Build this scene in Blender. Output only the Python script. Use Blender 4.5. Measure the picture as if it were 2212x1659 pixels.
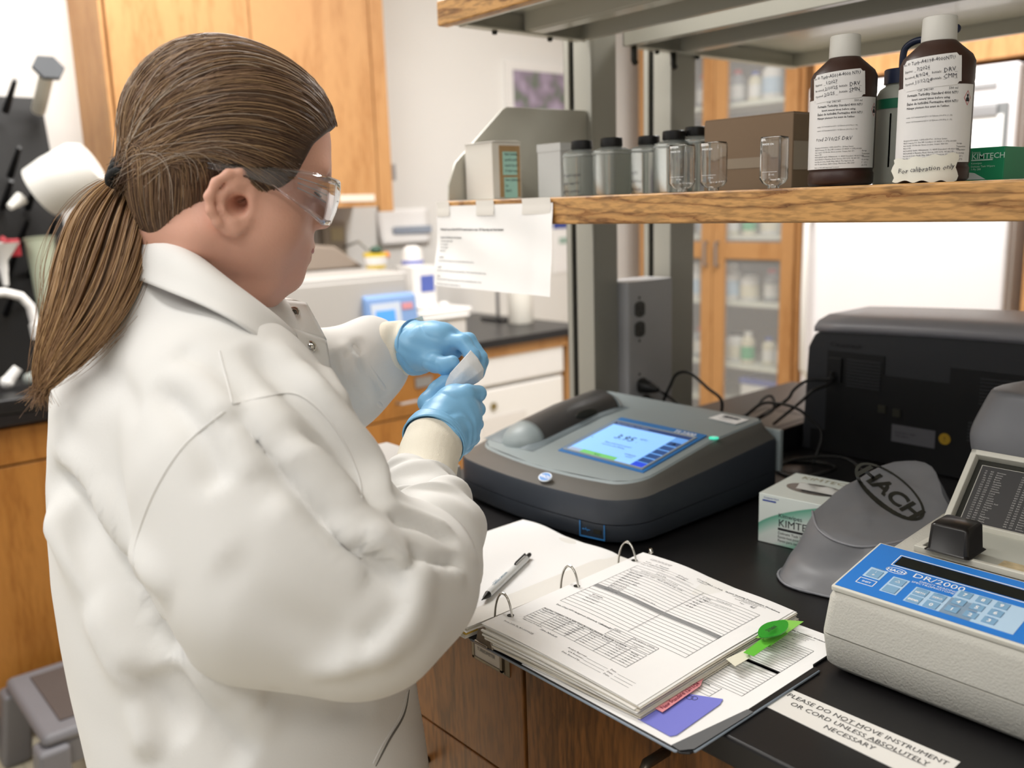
import bpy, bmesh, math, random
import numpy as np
from mathutils import Matrix, Vector
from mathutils.bvhtree import BVHTree
from math import sin, cos, pi, radians as R_

for o in list(bpy.data.objects): bpy.data.objects.remove(o)
SC = bpy.context.scene
COL = SC.collection
rnd = random.Random(7)

# ---------------------------------------------------------------- camera
W_, H_, F_ = 2212, 1659, 1950.0
YAW, PITCH, ROLL = 0.86365513, 0.19573761, -0.03122664
CAM = np.array([0.0, -0.6237, 1.395])
_fw = np.array([cos(PITCH) * -sin(YAW), cos(PITCH) * cos(YAW), -sin(PITCH)])
_r0 = np.array([cos(YAW), sin(YAW), 0.0]); _u0 = np.cross(_r0, _fw)
RT = cos(ROLL) * _r0 + sin(ROLL) * _u0
UP = -sin(ROLL) * _r0 + cos(ROLL) * _u0
FW = _fw
def ray(x, y): return RT * ((x - W_ / 2) / F_) - UP * ((y - H_ / 2) / F_) + FW
def pd(x, y, D): return CAM + ray(x, y) * D                      # a point at view distance D
def pz(x, y, z): d = ray(x, y); return CAM + d * (z - CAM[2]) / d[2]   # on a level plane
def py(x, y, Y): d = ray(x, y); return CAM + d * (Y - CAM[1]) / d[1]   # on a plane along the bench
def px(x, y, X): d = ray(x, y); return CAM + d * (X - CAM[0]) / d[0]   # on a plane across the bench

cd = bpy.data.cameras.new('camera'); cam = bpy.data.objects.new('camera', cd); COL.objects.link(cam)
cd.sensor_fit = 'HORIZONTAL'; cd.sensor_width = 36.0; cd.lens = F_ / W_ * 36.0
cam.matrix_world = Matrix(((RT[0], UP[0], -FW[0], CAM[0]), (RT[1], UP[1], -FW[1], CAM[1]), (RT[2], UP[2], -FW[2], CAM[2]), (0, 0, 0, 1)))
cd.clip_start = 0.05
cd.dof.use_dof = True; cd.dof.focus_distance = 0.98; cd.dof.aperture_fstop = cd.lens / 1000 / 0.0085
SC.camera = cam

# ---------------------------------------------------------------- world, lamps, exposure
wd = bpy.data.worlds.new('world'); SC.world = wd; wd.use_nodes = True
bgn = wd.node_tree.nodes['Background']; bgn.inputs[0].default_value = (0.93, 0.95, 1.0, 1); bgn.inputs[1].default_value = 0.42
SC.view_settings.view_transform = 'Standard'; SC.view_settings.look = 'None'
SC.view_settings.exposure = 0.10; SC.view_settings.gamma = 1.0
SC.view_settings.use_curve_mapping = False
def area(name, loc, sx, sy, power, col=(1, 0.985, 0.965), rot=(0, 0, 0)):
    l = bpy.data.lights.new(name, 'AREA'); l.shape = 'RECTANGLE'; l.size = sx; l.size_y = sy; l.energy = power; l.color = col
    o = bpy.data.objects.new(name, l); o.location = loc; o.rotation_euler = rot; COL.objects.link(o); return o
area('ceiling_lamp_light', (-0.75, -0.95, 2.70), 1.2, 0.3, 12)
area('ceiling_lamp_light', (-2.2, 0.25, 2.70), 1.2, 0.6, 42)
area('ceiling_lamp_light', (0.6, -1.6, 2.70), 1.2, 0.6, 14)
area('ceiling_lamp_light', (-1.3, 1.75, 2.70), 1.2, 0.5, 52)
area('ceiling_lamp_light', (-2.1, -1.9, 2.70), 1.2, 0.6, 22)
SC.cycles.max_bounces = 10; SC.cycles.transparent_max_bounces = 16; SC.cycles.transmission_bounces = 8
SC.cycles.caustics_reflective = False; SC.cycles.caustics_refractive = False

# ---------------------------------------------------------------- materials
def C_(h):
    h = h.lstrip('#'); v = [int(h[i:i + 2], 16) / 255 for i in (0, 2, 4)]
    return tuple((c / 12.92 if c <= 0.04045 else ((c + 0.055) / 1.055) ** 2.4) for c in v) + (1,)
MATS = {}
def mat(name, col='#808080', rough=0.5, metal=0.0, trans=0.0, ior=1.45, emit=None, es=1.0, bump=0.0, bscale=300, vary=0.0, vscale=8, spec=0.5, coat=0.0, alpha=1.0, sss=0.0, sheen=0.0, stretch=None):
    if name in MATS: return MATS[name]
    m = bpy.data.materials.new(name); m.use_nodes = True; nt = m.node_tree; b = nt.nodes['Principled BSDF']
    c = C_(col) if isinstance(col, str) else col
    b.inputs['Base Color'].default_value = c; b.inputs['Roughness'].default_value = rough; b.inputs['Metallic'].default_value = metal
    b.inputs['IOR'].default_value = ior; b.inputs['Specular IOR Level'].default_value = spec
    if trans: b.inputs['Transmission Weight'].default_value = trans
    if coat: b.inputs['Coat Weight'].default_value = coat
    if sheen: b.inputs['Sheen Weight'].default_value = sheen
    if alpha < 1: b.inputs['Alpha'].default_value = alpha
    if sss: b.inputs['Subsurface Weight'].default_value = sss; b.inputs['Subsurface Radius'].default_value = (0.6, 0.25, 0.15); b.inputs['Subsurface Scale'].default_value = 0.01
    if emit: b.inputs['Emission Color'].default_value = C_(emit); b.inputs['Emission Strength'].default_value = es
    if bump or vary:
        tc = nt.nodes.new('ShaderNodeTexCoord'); mp = nt.nodes.new('ShaderNodeMapping'); nt.links.new(tc.outputs['Object'], mp.inputs[0])
        if stretch: mp.inputs['Scale'].default_value = stretch
    if bump:
        n = nt.nodes.new('ShaderNodeTexNoise'); n.inputs['Scale'].default_value = bscale; n.inputs['Detail'].default_value = 3
        bp = nt.nodes.new('ShaderNodeBump'); bp.inputs['Strength'].default_value = bump; bp.inputs['Distance'].default_value = 0.002
        nt.links.new(mp.outputs[0], n.inputs['Vector']); nt.links.new(n.outputs['Fac'], bp.inputs['Height']); nt.links.new(bp.outputs[0], b.inputs['Normal'])
    if vary:
        n = nt.nodes.new('ShaderNodeTexNoise'); n.inputs['Scale'].default_value = vscale; n.inputs['Detail'].default_value = 4
        mx = nt.nodes.new('ShaderNodeMix'); mx.data_type = 'RGBA'; mx.inputs[6].default_value = tuple(v * (1 - vary) for v in c[:3]) + (1,); mx.inputs[7].default_value = tuple(min(1, v * (1 + vary)) for v in c[:3]) + (1,)
        nt.links.new(mp.outputs[0], n.inputs['Vector']); nt.links.new(n.outputs['Fac'], mx.inputs[0]); nt.links.new(mx.outputs[2], b.inputs['Base Color'])
    MATS[name] = m; return m

def wood(name, light, dark, along='Z', bands=9.0, rough=0.42, fine=0.35, stain=None):
    m = bpy.data.materials.new(name); m.use_nodes = True; nt = m.node_tree; N = nt.nodes; L = nt.links; b = N['Principled BSDF']
    b.inputs['Roughness'].default_value = rough
    tc = N.new('ShaderNodeTexCoord'); mp = N.new('ShaderNodeMapping'); L.new(tc.outputs['Object'], mp.inputs[0])
    s = {'Z': (7, 7, 0.9), 'X': (1.6, 9, 9), 'Y': (9, 1.6, 9)}[along]; mp.inputs['Scale'].default_value = s
    n1 = N.new('ShaderNodeTexNoise'); n1.inputs['Scale'].default_value = 1.0; n1.inputs['Detail'].default_value = 2.5; n1.inputs['Distortion'].default_value = 0.35
    L.new(mp.outputs[0], n1.inputs['Vector'])
    mu = N.new('ShaderNodeMath'); mu.operation = 'MULTIPLY'; mu.inputs[1].default_value = bands; L.new(n1.outputs['Fac'], mu.inputs[0])
    n2 = N.new('ShaderNodeTexNoise'); n2.inputs['Scale'].default_value = 14; n2.inputs['Detail'].default_value = 4; L.new(mp.outputs[0], n2.inputs['Vector'])
    m2 = N.new('ShaderNodeMath'); m2.operation = 'MULTIPLY_ADD'; m2.inputs[1].default_value = 0.9; L.new(n2.outputs['Fac'], m2.inputs[0]); L.new(mu.outputs[0], m2.inputs[2])
    fr = N.new('ShaderNodeMath'); fr.operation = 'FRACT'; L.new(m2.outputs[0], fr.inputs[0])
    cr = N.new('ShaderNodeValToRGB'); cr.color_ramp.elements[0].position = 0.0; cr.color_ramp.elements[0].color = C_(dark); cr.color_ramp.elements[1].position = 0.28; cr.color_ramp.elements[1].color = C_(light)
    e = cr.color_ramp.elements.new(0.85); e.color = C_(light); e = cr.color_ramp.elements.new(1.0); e.color = tuple((a + c) / 2 for a, c in zip(C_(light), C_(dark)))
    L.new(fr.outputs[0], cr.inputs[0])
    mp2 = N.new('ShaderNodeMapping'); L.new(tc.outputs['Object'], mp2.inputs[0]); mp2.inputs['Scale'].default_value = tuple(v * 28 for v in s)
    n3 = N.new('ShaderNodeTexNoise'); n3.inputs['Scale'].default_value = 1.0; n3.inputs['Detail'].default_value = 2; L.new(mp2.outputs[0], n3.inputs['Vector'])
    r3 = N.new('ShaderNodeValToRGB'); r3.color_ramp.elements[0].position = 0.36; r3.color_ramp.elements[0].color = (1 - fine, 1 - fine, 1 - fine, 1); r3.color_ramp.elements[1].position = 0.58; r3.color_ramp.elements[1].color = (1, 1, 1, 1)
    L.new(n3.outputs['Fac'], r3.inputs[0])
    mx = N.new('ShaderNodeMix'); mx.data_type = 'RGBA'; mx.blend_type = 'MULTIPLY'; mx.inputs[0].default_value = 1.0; L.new(cr.outputs[0], mx.inputs[6]); L.new(r3.outputs[0], mx.inputs[7])
    out = mx.outputs[2]
    if stain:                                                   # a worn dark patch with a shape of its own
        g = N.new('ShaderNodeNewGeometry'); vs = N.new('ShaderNodeVectorMath'); vs.operation = 'DISTANCE'; vs.inputs[1].default_value = stain; L.new(g.outputs['Position'], vs.inputs[0])
        n4 = N.new('ShaderNodeTexNoise'); n4.inputs['Scale'].default_value = 90; n4.inputs['Detail'].default_value = 5; L.new(g.outputs['Position'], n4.inputs['Vector'])
        a = N.new('ShaderNodeMath'); a.operation = 'MULTIPLY_ADD'; a.inputs[1].default_value = 0.045; L.new(n4.outputs['Fac'], a.inputs[0]); L.new(vs.outputs['Value'], a.inputs[2])
        mr = N.new('ShaderNodeMapRange'); mr.inputs[1].default_value = 0.032; mr.inputs[2].default_value = 0.046; mr.inputs[3].default_value = 0.75; mr.inputs[4].default_value = 0.0; L.new(a.outputs[0], mr.inputs[0])
        mz = N.new('ShaderNodeMix'); mz.data_type = 'RGBA'; L.new(mr.outputs[0], mz.inputs[0]); L.new(out, mz.inputs[6]); mz.inputs[7].default_value = C_('#3a2c14'); out = mz.outputs[2]
    L.new(out, b.inputs['Base Color'])
    MATS[name] = m; return m

def thin_glass(name, tint='#ffffff', refl=1.0, rough=0.02):
    m = bpy.data.materials.new(name); m.use_nodes = True; nt = m.node_tree; N = nt.nodes; L = nt.links; N.remove(N['Principled BSDF'])
    t = N.new('ShaderNodeBsdfTransparent'); g = N.new('ShaderNodeBsdfGlossy'); g.inputs['Roughness'].default_value = rough; lw = N.new('ShaderNodeLayerWeight'); lw.inputs[0].default_value = .5; fr = N.new('ShaderNodeMath'); fr.operation = 'POWER'; fr.inputs[1].default_value = 3.0; L.new(lw.outputs['Facing'], fr.inputs[0])
    n = N.new('ShaderNodeTexNoise'); n.inputs['Scale'].default_value = 5; cr = N.new('ShaderNodeValToRGB'); c = C_(tint); cr.color_ramp.elements[0].color = tuple(v * .98 for v in c[:3]) + (1,); cr.color_ramp.elements[1].color = c
    L.new(n.outputs['Fac'], cr.inputs[0]); L.new(cr.outputs[0], t.inputs[0]); mu = N.new('ShaderNodeMath'); mu.operation = 'MULTIPLY'; mu.inputs[1].default_value = refl; L.new(fr.outputs[0], mu.inputs[0]); ad = N.new('ShaderNodeMath'); ad.inputs[1].default_value = .05; L.new(mu.outputs[0], ad.inputs[0])
    mx = N.new('ShaderNodeMixShader'); L.new(ad.outputs[0], mx.inputs[0]); L.new(t.outputs[0], mx.inputs[1]); L.new(g.outputs[0], mx.inputs[2]); L.new(mx.outputs[0], N['Material Output'].inputs[0]); MATS[name] = m; return m

# ---------------------------------------------------------------- mesh builder
class MB:
    def __init__(s): s.v = []; s.f = []
    def add(s, vs, fs):
        k = len(s.v); s.v += [tuple(map(float, p)) for p in vs]; s.f += [tuple(i + k for i in f) for f in fs]; return s
    def bx(s, x0, x1, y0, y1, z0, z1):
        return s.add([(x, y, z) for z in (z0, z1) for x, y in ((x0, y0), (x1, y0), (x1, y1), (x0, y1))],
                     [(3, 2, 1, 0), (4, 5, 6, 7), (0, 1, 5, 4), (1, 2, 6, 5), (2, 3, 7, 6), (3, 0, 4, 7)])
    def cbx(s, c, sx, sy, sz): return s.bx(c[0] - sx / 2, c[0] + sx / 2, c[1] - sy / 2, c[1] + sy / 2, c[2] - sz / 2, c[2] + sz / 2)
    def loft(s, rings, cap=True, closed=True):
        n = len(rings[0]); vs = [p for r in rings for p in r]; fs = []
        for i in range(len(rings) - 1):
            for j in range(n if closed else n - 1):
                a, b = i * n + j, i * n + (j + 1) % n; fs.append((a, b, b + n, a + n))
        if cap and closed: fs.append(tuple(range(n - 1, -1, -1))); fs.append(tuple((len(rings) - 1) * n + j for j in range(n)))
        return s.add(vs, fs)
    def lathe(s, c, prof, seg=24, cap=True):
        return s.loft([[(c[0] + r * cos(2 * pi * k / seg), c[1] + r * sin(2 * pi * k / seg), c[2] + z) for k in range(seg)] for r, z in prof], cap)
    def tube(s, pts, r, seg=8, cap=True, flat=1.0):
        pts = [np.array(p, float) for p in pts]; n = len(pts); rs = r if hasattr(r, '__len__') else [r] * n
        t0 = pts[1] - pts[0]; ref = np.array([0, 0, 1.0]) if abs(t0[2]) < 0.9 * np.linalg.norm(t0) else np.array([1.0, 0, 0])
        rings = []; nrm = None
        for i in range(n):
            t = pts[min(i + 1, n - 1)] - pts[max(i - 1, 0)]; t = t / (np.linalg.norm(t) + 1e-12)
            if nrm is None: nrm = np.cross(ref, t)
            nrm = nrm - t * np.dot(nrm, t); nrm /= np.linalg.norm(nrm) + 1e-12; bn = np.cross(t, nrm)
            rings.append([pts[i] + rs[i] * (cos(2 * pi * k / seg) * nrm + flat * sin(2 * pi * k / seg) * bn) for k in range(seg)])
        return s.loft(rings, cap)
    def prism(s, poly, axis, a0, a1):
        def P(p, a): return {'X': (a, p[0], p[1]), 'Y': (p[0], a, p[1]), 'Z': (p[0], p[1], a)}[axis]
        return s.loft([[P(p, a0) for p in poly], [P(p, a1) for p in poly]])
    def ball(s, c, r, seg=16, rings=10, sc=(1, 1, 1)):
        vs = [(c[0], c[1], c[2] - r * sc[2])]
        for i in range(1, rings):
            t = -pi / 2 + pi * i / rings
            vs += [(c[0] + r * sc[0] * cos(t) * cos(2 * pi * k / seg), c[1] + r * sc[1] * cos(t) * sin(2 * pi * k / seg), c[2] + r * sc[2] * sin(t)) for k in range(seg)]
        vs.append((c[0], c[1], c[2] + r * sc[2])); fs = [(0, 1 + (k + 1) % seg, 1 + k) for k in range(seg)]
        for i in range(rings - 2):
            for k in range(seg): a = 1 + i * seg + k; b = 1 + i * seg + (k + 1) % seg; fs.append((a, b, b + seg, a + seg))
        t = len(vs) - 1; o = 1 + (rings - 2) * seg; fs += [(o + k, o + (k + 1) % seg, t) for k in range(seg)]
        return s.add(vs, fs)
    def grid(s, fn, nu, nv):
        vs = [fn(i / nu, j / nv) for j in range(nv + 1) for i in range(nu + 1)]
        return s.add(vs, [(j * (nu + 1) + i, j * (nu + 1) + i + 1, (j + 1) * (nu + 1) + i + 1, (j + 1) * (nu + 1) + i) for j in range(nv) for i in range(nu)])
    def xf(s, M): s.v = [tuple(M @ Vector(p)) for p in s.v]; return s
    def fn(s, f): s.v = [tuple(map(float, f(*p))) for p in s.v]; return s

WM = {}
def fixn(me):
    bm = bmesh.new(); bm.from_mesh(me); bmesh.ops.recalc_face_normals(bm, faces=bm.faces); bm.to_mesh(me); bm.free()
def obj(name, mb, m, parent=None, bevel=0.0, bseg=2, smooth=False, sub=0, solid=0.0, fix=True, angle=35):
    me = bpy.data.meshes.new(name)
    v = np.array(mb.v, float); org = np.zeros(3)
    if parent is None: org = np.array([(v[:, 0].min() + v[:, 0].max()) / 2, (v[:, 1].min() + v[:, 1].max()) / 2, v[:, 2].min()])
    me.from_pydata((v - org).tolist(), [], mb.f); me.update()
    if fix: fixn(me)
    me.materials.append(m if not isinstance(m, str) else MATS[m])
    if smooth:
        me.polygons.foreach_set('use_smooth', [True] * len(me.polygons))
        if smooth != 'all': me.set_sharp_from_angle(angle=R_(angle))
    return link(name, me, parent, org, bevel, bseg, sub, solid)
def link(name, me, parent=None, org=(0, 0, 0), bevel=0, bseg=2, sub=0, solid=0):
    o = bpy.data.objects.new(name, me); COL.objects.link(o)
    if parent is None: o.location = org; WM[o.name] = Matrix.Translation(Vector([float(q) for q in org]))
    else: o.parent = parent; o.matrix_parent_inverse = WM[parent.name].inverted(); WM[o.name] = Matrix.Identity(4)
    if solid: md = o.modifiers.new('solid', 'SOLIDIFY'); md.thickness = solid
    if bevel:
        md = o.modifiers.new('bevel', 'BEVEL'); md.width = bevel; md.segments = bseg; md.limit_method = 'ANGLE'; md.harden_normals = False
        o.data.polygons.foreach_set('use_smooth', [True] * len(o.data.polygons)); md.use_clamp_overlap = True
        o.data.set_sharp_from_angle(angle=R_(40)) if bseg < 2 else None
        wn = o.modifiers.new('wn', 'WEIGHTED_NORMAL'); wn.keep_sharp = True
    if sub: md = o.modifiers.new('sub', 'SUBSURF'); md.levels = sub; md.render_levels = sub
    return o
def thing(name, label, cat, loc, group=None):
    o = bpy.data.objects.new(name, None); COL.objects.link(o); o.location = [float(v) for v in loc]; o.empty_display_size = 0.02
    WM[o.name] = Matrix.Translation(Vector([float(v) for v in loc])); tag(o, label, cat, group); return o
def tag(o, label, cat, group=None):
    o['label'] = label; o['category'] = cat
    if group: o['group'] = group
    return o
def struct(name, mb, m, parent=None, **k):
    o = obj(name, mb, m, parent, **k); o['kind'] = 'structure'; return o
def dup(root, d, label=None, group=None, scale=1.0):
    r = root.copy(); COL.objects.link(r); r.location = root.location + Vector([float(q) for q in d]); r.scale = (scale,) * 3
    if label: r['label'] = label
    if group: r['group'] = group
    def kid(a, p):
        c = a.copy(); COL.objects.link(c); c.parent = p; c.matrix_parent_inverse = a.matrix_parent_inverse.copy(); return c
    for ch in [c for c in root.children]:
        c = kid(ch, r)
        for g in list(ch.children): kid(g, c)
    return r

# ---------------------------------------------------------------- lettering: flat print as thin meshes
_rt = random.Random(3)
def glyphs(lines, res=2):
    """lines: (string, x, y, cap_height, options) -> one MB in the XY plane"""
    mb = MB()
    for ln in lines:
        s, x, y, h = ln[:4]; o = ln[4] if len(ln) > 4 else {}
        if s == '-bar-': mb.bx(x, x + h, y, y + o.get('t', 0.0003), 0, 0.00005); continue
        cu = bpy.data.curves.new('t', 'FONT'); cu.body = s; cu.size = h / 0.70; cu.align_x = o.get('al', 'LEFT'); cu.resolution_u = res
        cu.shear = o.get('sh', 0.0); cu.space_character = o.get('sp', 1.0); cu.offset = o.get('bold', 0.0) * h
        t = bpy.data.objects.new('t', cu); me = bpy.data.meshes.new_from_object(t)
        v = np.empty(len(me.vertices) * 3); me.vertices.foreach_get('co', v); v = v.reshape(-1, 3)
        if len(v):
            v[:, 0] *= o.get('sx', 1.0)
            if o.get('hand'): v[:, 1] += h * 0.09 * np.sin(v[:, 0] / h * 1.7 + y * 900) + h * 0.05 * np.sin(v[:, 0] / h * 5.3)
            if 'rot' in o:
                a = R_(o['rot']); v[:, :2] = np.stack([v[:, 0] * cos(a) - v[:, 1] * sin(a), v[:, 0] * sin(a) + v[:, 1] * cos(a)], 1)
            v[:, 0] += x; v[:, 1] += y
            mb.add(v.tolist(), [tuple(p.vertices) for p in me.polygons])
        bpy.data.objects.remove(t); bpy.data.curves.remove(cu); bpy.data.meshes.remove(me)
    return mb
def frame(o, u, v):
    o, u, v = Vector(o), Vector(u).normalized(), Vector(v); n = u.cross(v).normalized(); v = n.cross(u)
    return Matrix(((u[0], v[0], n[0], o[0]), (u[1], v[1], n[1], o[1]), (u[2], v[2], n[2], o[2]), (0, 0, 0, 1)))
def write(lines, M, m, parent, lift=0.0004, wrap=None, name='printed_text', res=2):
    g = glyphs(lines, res)
    if wrap: g.fn(wrap)
    else: g.fn(lambda x, y, z: (x, y, z + lift)); g.xf(M)
    o = obj(name, g, m, parent, fix=False)
    if any(l[0] == '-bar-' for l in lines): o['kind'] = 'stuff'
    return o
# ---------------------------------------------------------------- shared materials
M_wall = mat('wall_paint', '#e6e4e0', 0.75, bump=0.05, bscale=400, vary=0.02, vscale=3)
M_ceil = mat('ceiling_paint', '#e8e6e0', 0.9, vary=0.02)
M_tile = mat('floor_tile_vinyl', '#cfc6ae', 0.45, vary=0.09, vscale=60)
M_grout = mat('tile_joint', '#a59d88', 0.8, vary=0.1)
wood('cabinet_maple', '#bd8c58', '#ab7845', 'Z', 3.0, 0.55, 0.06)
wood('far_bench_wood', '#a87131', '#945e22', 'Z', 3.0, 0.45, 0.08)
wood('drawer_oak', '#855526', '#5f3a14', 'Z', 6.0, 0.45, 0.34, stain=(-0.683, 0.0, 0.822))
wood('shelf_oak', '#cb9a5e', '#83552a', 'X', 14.0, 0.4, 0.38)
M_black = mat('epoxy_black', '#1b1a1b', 0.34, vary=0.15, vscale=40, bump=0.02, bscale=200)
M_grey = mat('shelf_grey_enamel', '#b8b6ab', 0.33, vary=0.03, vscale=12, coat=0.2)
M_post = mat('post_grey_enamel', '#aaa89e', 0.4, vary=0.04, vscale=10)
M_dark = mat('slot_dark', '#26261f', 0.7, vary=0.1)
M_white = mat('white_enamel', '#e9e7e4', 0.35, vary=0.01)
M_steel = mat('brushed_aluminium', '#a6a6a8', 0.38, metal=0.75, vary=0.06, vscale=20)
M_chrome = mat('chrome', '#d8d6d0', 0.12, metal=1.0, vary=0.02)
M_dkplastic = mat('black_plastic', '#141415', 0.4, vary=0.1)
M_paper = mat('white_paper', '#f6f5f4', 0.8, vary=0.012, vscale=20, bump=0.1, bscale=60)
M_ink = mat('black_ink', '#26262a', 0.8, vary=0.05)
M_pen = mat('pen_ink', '#3c3c44', 0.8, vary=0.1)
M_glass = mat('clear_glass', '#ffffff', 0.01, trans=1.0, ior=1.46, vary=0.005)
M_pane = mat('cabinet_pane', '#ffffff', 0.05, alpha=0.13, vary=0.01)
M_natural = mat('translucent_plastic', '#ccd3cd', 0.3, trans=0.55, ior=1.2, vary=0.03)

# ---------------------------------------------------------------- room shell
fl = struct('floor', MB().bx(-3.3, 2.2, -3.0, 3.4, -0.06, -0.004), M_grout)
tm = MB().bx(-0.1515, 0.1515, -0.1515, 0.1515, -0.006, 0.0)
t0 = None; far = MB()
for i in range(18):
    for j in range(21):
        x = -3.25 + 0.1525 + 0.305 * i; y = -2.98 + 0.1525 + 0.305 * j
        if x < -1.2 and -1.4 < y < 0.4:
            if t0 is None: t0 = obj('floor_tile', MB().add([(p[0] + x, p[1] + y, p[2]) for p in tm.v], tm.f), M_tile, fl); b0 = (x, y)
            else: c = t0.copy(); COL.objects.link(c); c.parent = fl; c.matrix_parent_inverse = t0.matrix_parent_inverse.copy(); c.location = (x - b0[0], y - b0[1], 0)
        else: far.add([(p[0] + x, p[1] + y, p[2]) for p in tm.v], tm.f)
o = obj('floor_tiles', far, M_tile, fl, fix=False); o['kind'] = 'stuff'
struct('ceiling', MB().bx(-3.3, 2.2, -3.0, 3.4, 2.78, 2.84), M_ceil)
struct('wall_left', MB().bx(-3.35, -3.25, -3.0, 3.4, 0, 2.78), M_wall)
struct('wall_back', MB().bx(-3.25, 2.2, 3.3, 3.4, 0, 2.78), M_wall)
struct('wall_right', MB().bx(2.1, 2.2, -3.0, 3.3, 0, 2.78), M_wall)
for k, (x, y, sx, sy) in enumerate([(-0.75, -0.95, 1.2, 0.3), (-2.2, 0.25, 1.2, 0.6), (0.6, -1.6, 1.2, 0.6), (-1.3, 1.75, 1.2, 0.5), (-2.1, -1.9, 1.2, 0.6)]):
    t = thing('ceiling_light', 'white metal ceiling light fixture, number %d over the laboratory' % (k + 1), 'light', (x, y, 2.78))
    t['label'] = ['narrow ceiling light above the person in the lab coat', 'ceiling light near the far sink bench', 'ceiling light behind the camera', 'ceiling light above the refrigerator side of the bench', 'ceiling light over the floor behind the person'][k]
    obj('housing', MB().bx(x - sx / 2 - 0.03, x + sx / 2 + 0.03, y - sy / 2 - 0.03, y + sy / 2 + 0.03, 2.735, 2.78), M_white, t)
    obj('diffuser', MB().bx(x - sx / 2, x + sx / 2, y - sy / 2, y + sy / 2, 2.722, 2.736), mat('lamp_diffuser', '#ffffff', 0.5, emit='#fff6ea', es=1.2, vary=0.01), t)

# ---------------------------------------------------------------- far bench along the left wall
FX = -2.52
t = thing('laboratory_counter', 'long black counter along the far wall behind the person, with a sink end', 'counter', (-2.88, 0.3, 0.883))
obj('counter_top', MB().bx(-3.25, FX, -1.4, 1.95, 0.885, 0.915), M_black, t, bevel=0.003)
obj('sink_basin', MB().bx(-3.1, -2.62, -0.55, -0.12, 0.70, 0.8845), M_black, t)
obj('sink_rim', MB().bx(-2.62, FX + 0.004, -0.62, 0.06, 0.915, 0.955), M_dkplastic, t, bevel=0.006)
obj('end_leg', MB().bx(-2.62, -2.53, 1.84, 1.90, 0.0, 0.885), 'cabinet_maple', t)
obj('end_rail', MB().bx(-2.60, -2.54, 1.32, 1.84, 0.845, 0.885), 'cabinet_maple', t)
def base_cabinet(y0, y1, label, drawers, door=False):
    t = thing('base_cabinet', label, 'cabinet', (-2.88, (y0 + y1) / 2, 0))
    obj('body', MB().bx(-3.25, -2.58, y0, y1, 0.10, 0.884), 'far_bench_wood', t)
    obj('toe_kick', MB().bx(-3.2, -2.66, y0, y1, 0.0, 0.10), M_dkplastic, t)
    z = 0.872
    for h in drawers:
        d = obj('drawer', MB().bx(-2.58, -2.555, y0 + 0.004, y1 - 0.004, z - h + 0.006, z), 'far_bench_wood', t, bevel=0.002)
        yc = (y0 + y1) / 2
        obj('label_holder', MB().bx(-2.556, -2.55, yc + 0.03, yc + 0.10, z - 0.09, z - 0.055), M_steel, d)
        obj('handle', MB().tube([(-2.555, yc - 0.05, z - 0.13), (-2.53, yc - 0.05, z - 0.13), (-2.53, yc + 0.05, z - 0.13), (-2.555, yc + 0.05, z - 0.13)], 0.005, 6), M_steel, d)
        z -= h
    return t
base_cabinet(0.86, 1.315, 'orange wood drawer unit beside the white dishwasher', [0.19, 0.28, 0.30])
base_cabinet(0.30, 0.855, 'orange wood cabinet of drawers hidden behind the lab coat', [0.19, 0.28, 0.30])
t = base_cabinet(-1.2, 0.295, 'orange wood sink cabinet at left, above the step stool', [0.10, 0.67])

# white dishwasher under the far bench, right end
dw = [py(0, 0, 0)]
t = thing('dishwasher', 'white undercounter glassware washer with blurred papers on its door', 'dishwasher', (-2.8, 1.6, 0))
obj('body', MB().bx(-3.2, -2.57, 1.325, 1.83, 0.02, 0.882), M_white, t)
obj('control_panel', MB().bx(-2.57, -2.545, 1.33, 1.825, 0.74, 0.878), mat('dishwasher_panel', '#e6e4e2', 0.3, vary=0.01), t, bevel=0.006)
obj('door', MB().bx(-2.57, -2.55, 1.33, 1.825, 0.12, 0.725), M_white, t, bevel=0.008)
obj('toe_kick', MB().bx(-2.60, -2.575, 1.33, 1.825, 0.02, 0.11), M_dkplastic, t)
pp = obj('taped_paper', MB().bx(-2.5495, -2.5475, 1.40, 1.62, 0.34, 0.62), mat('paper_faded', '#dedad6', 0.8, vary=0.02), t)
obj('round_magnet', MB().lathe((0, 0, 0), [(0.014, 0), (0.014, 0.006)], 16).xf(frame((-2.5495, 1.46, 0.66), (0, 1, 0), (0, 0, 1))), mat('brass_dull', '#8a7a50', 0.5, metal=0.4, vary=0.1), t)
write([('NOTICE', 0.05, 0.20, 0.012), ('||||', 0.05, 0.12, 0.03, {'bold': .03}), ('please run full loads', 0.03, 0.06, 0.007)][:0] + [('-bar-', 0.02 + 0.004 * k, 0.20 - 0.02 * k, 0.13, {'t': 0.004}) for k in range(3)] + [('-bar-', 0.12 + 0.02 * (k % 2), 0.05 + 0.018 * k, 0.03, {'t': 0.01}) for k in range(5)],
      frame((-2.5475, 1.40, 0.34), (0, 1, 0), (0, 0, 1)), M_pen, pp)

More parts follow.
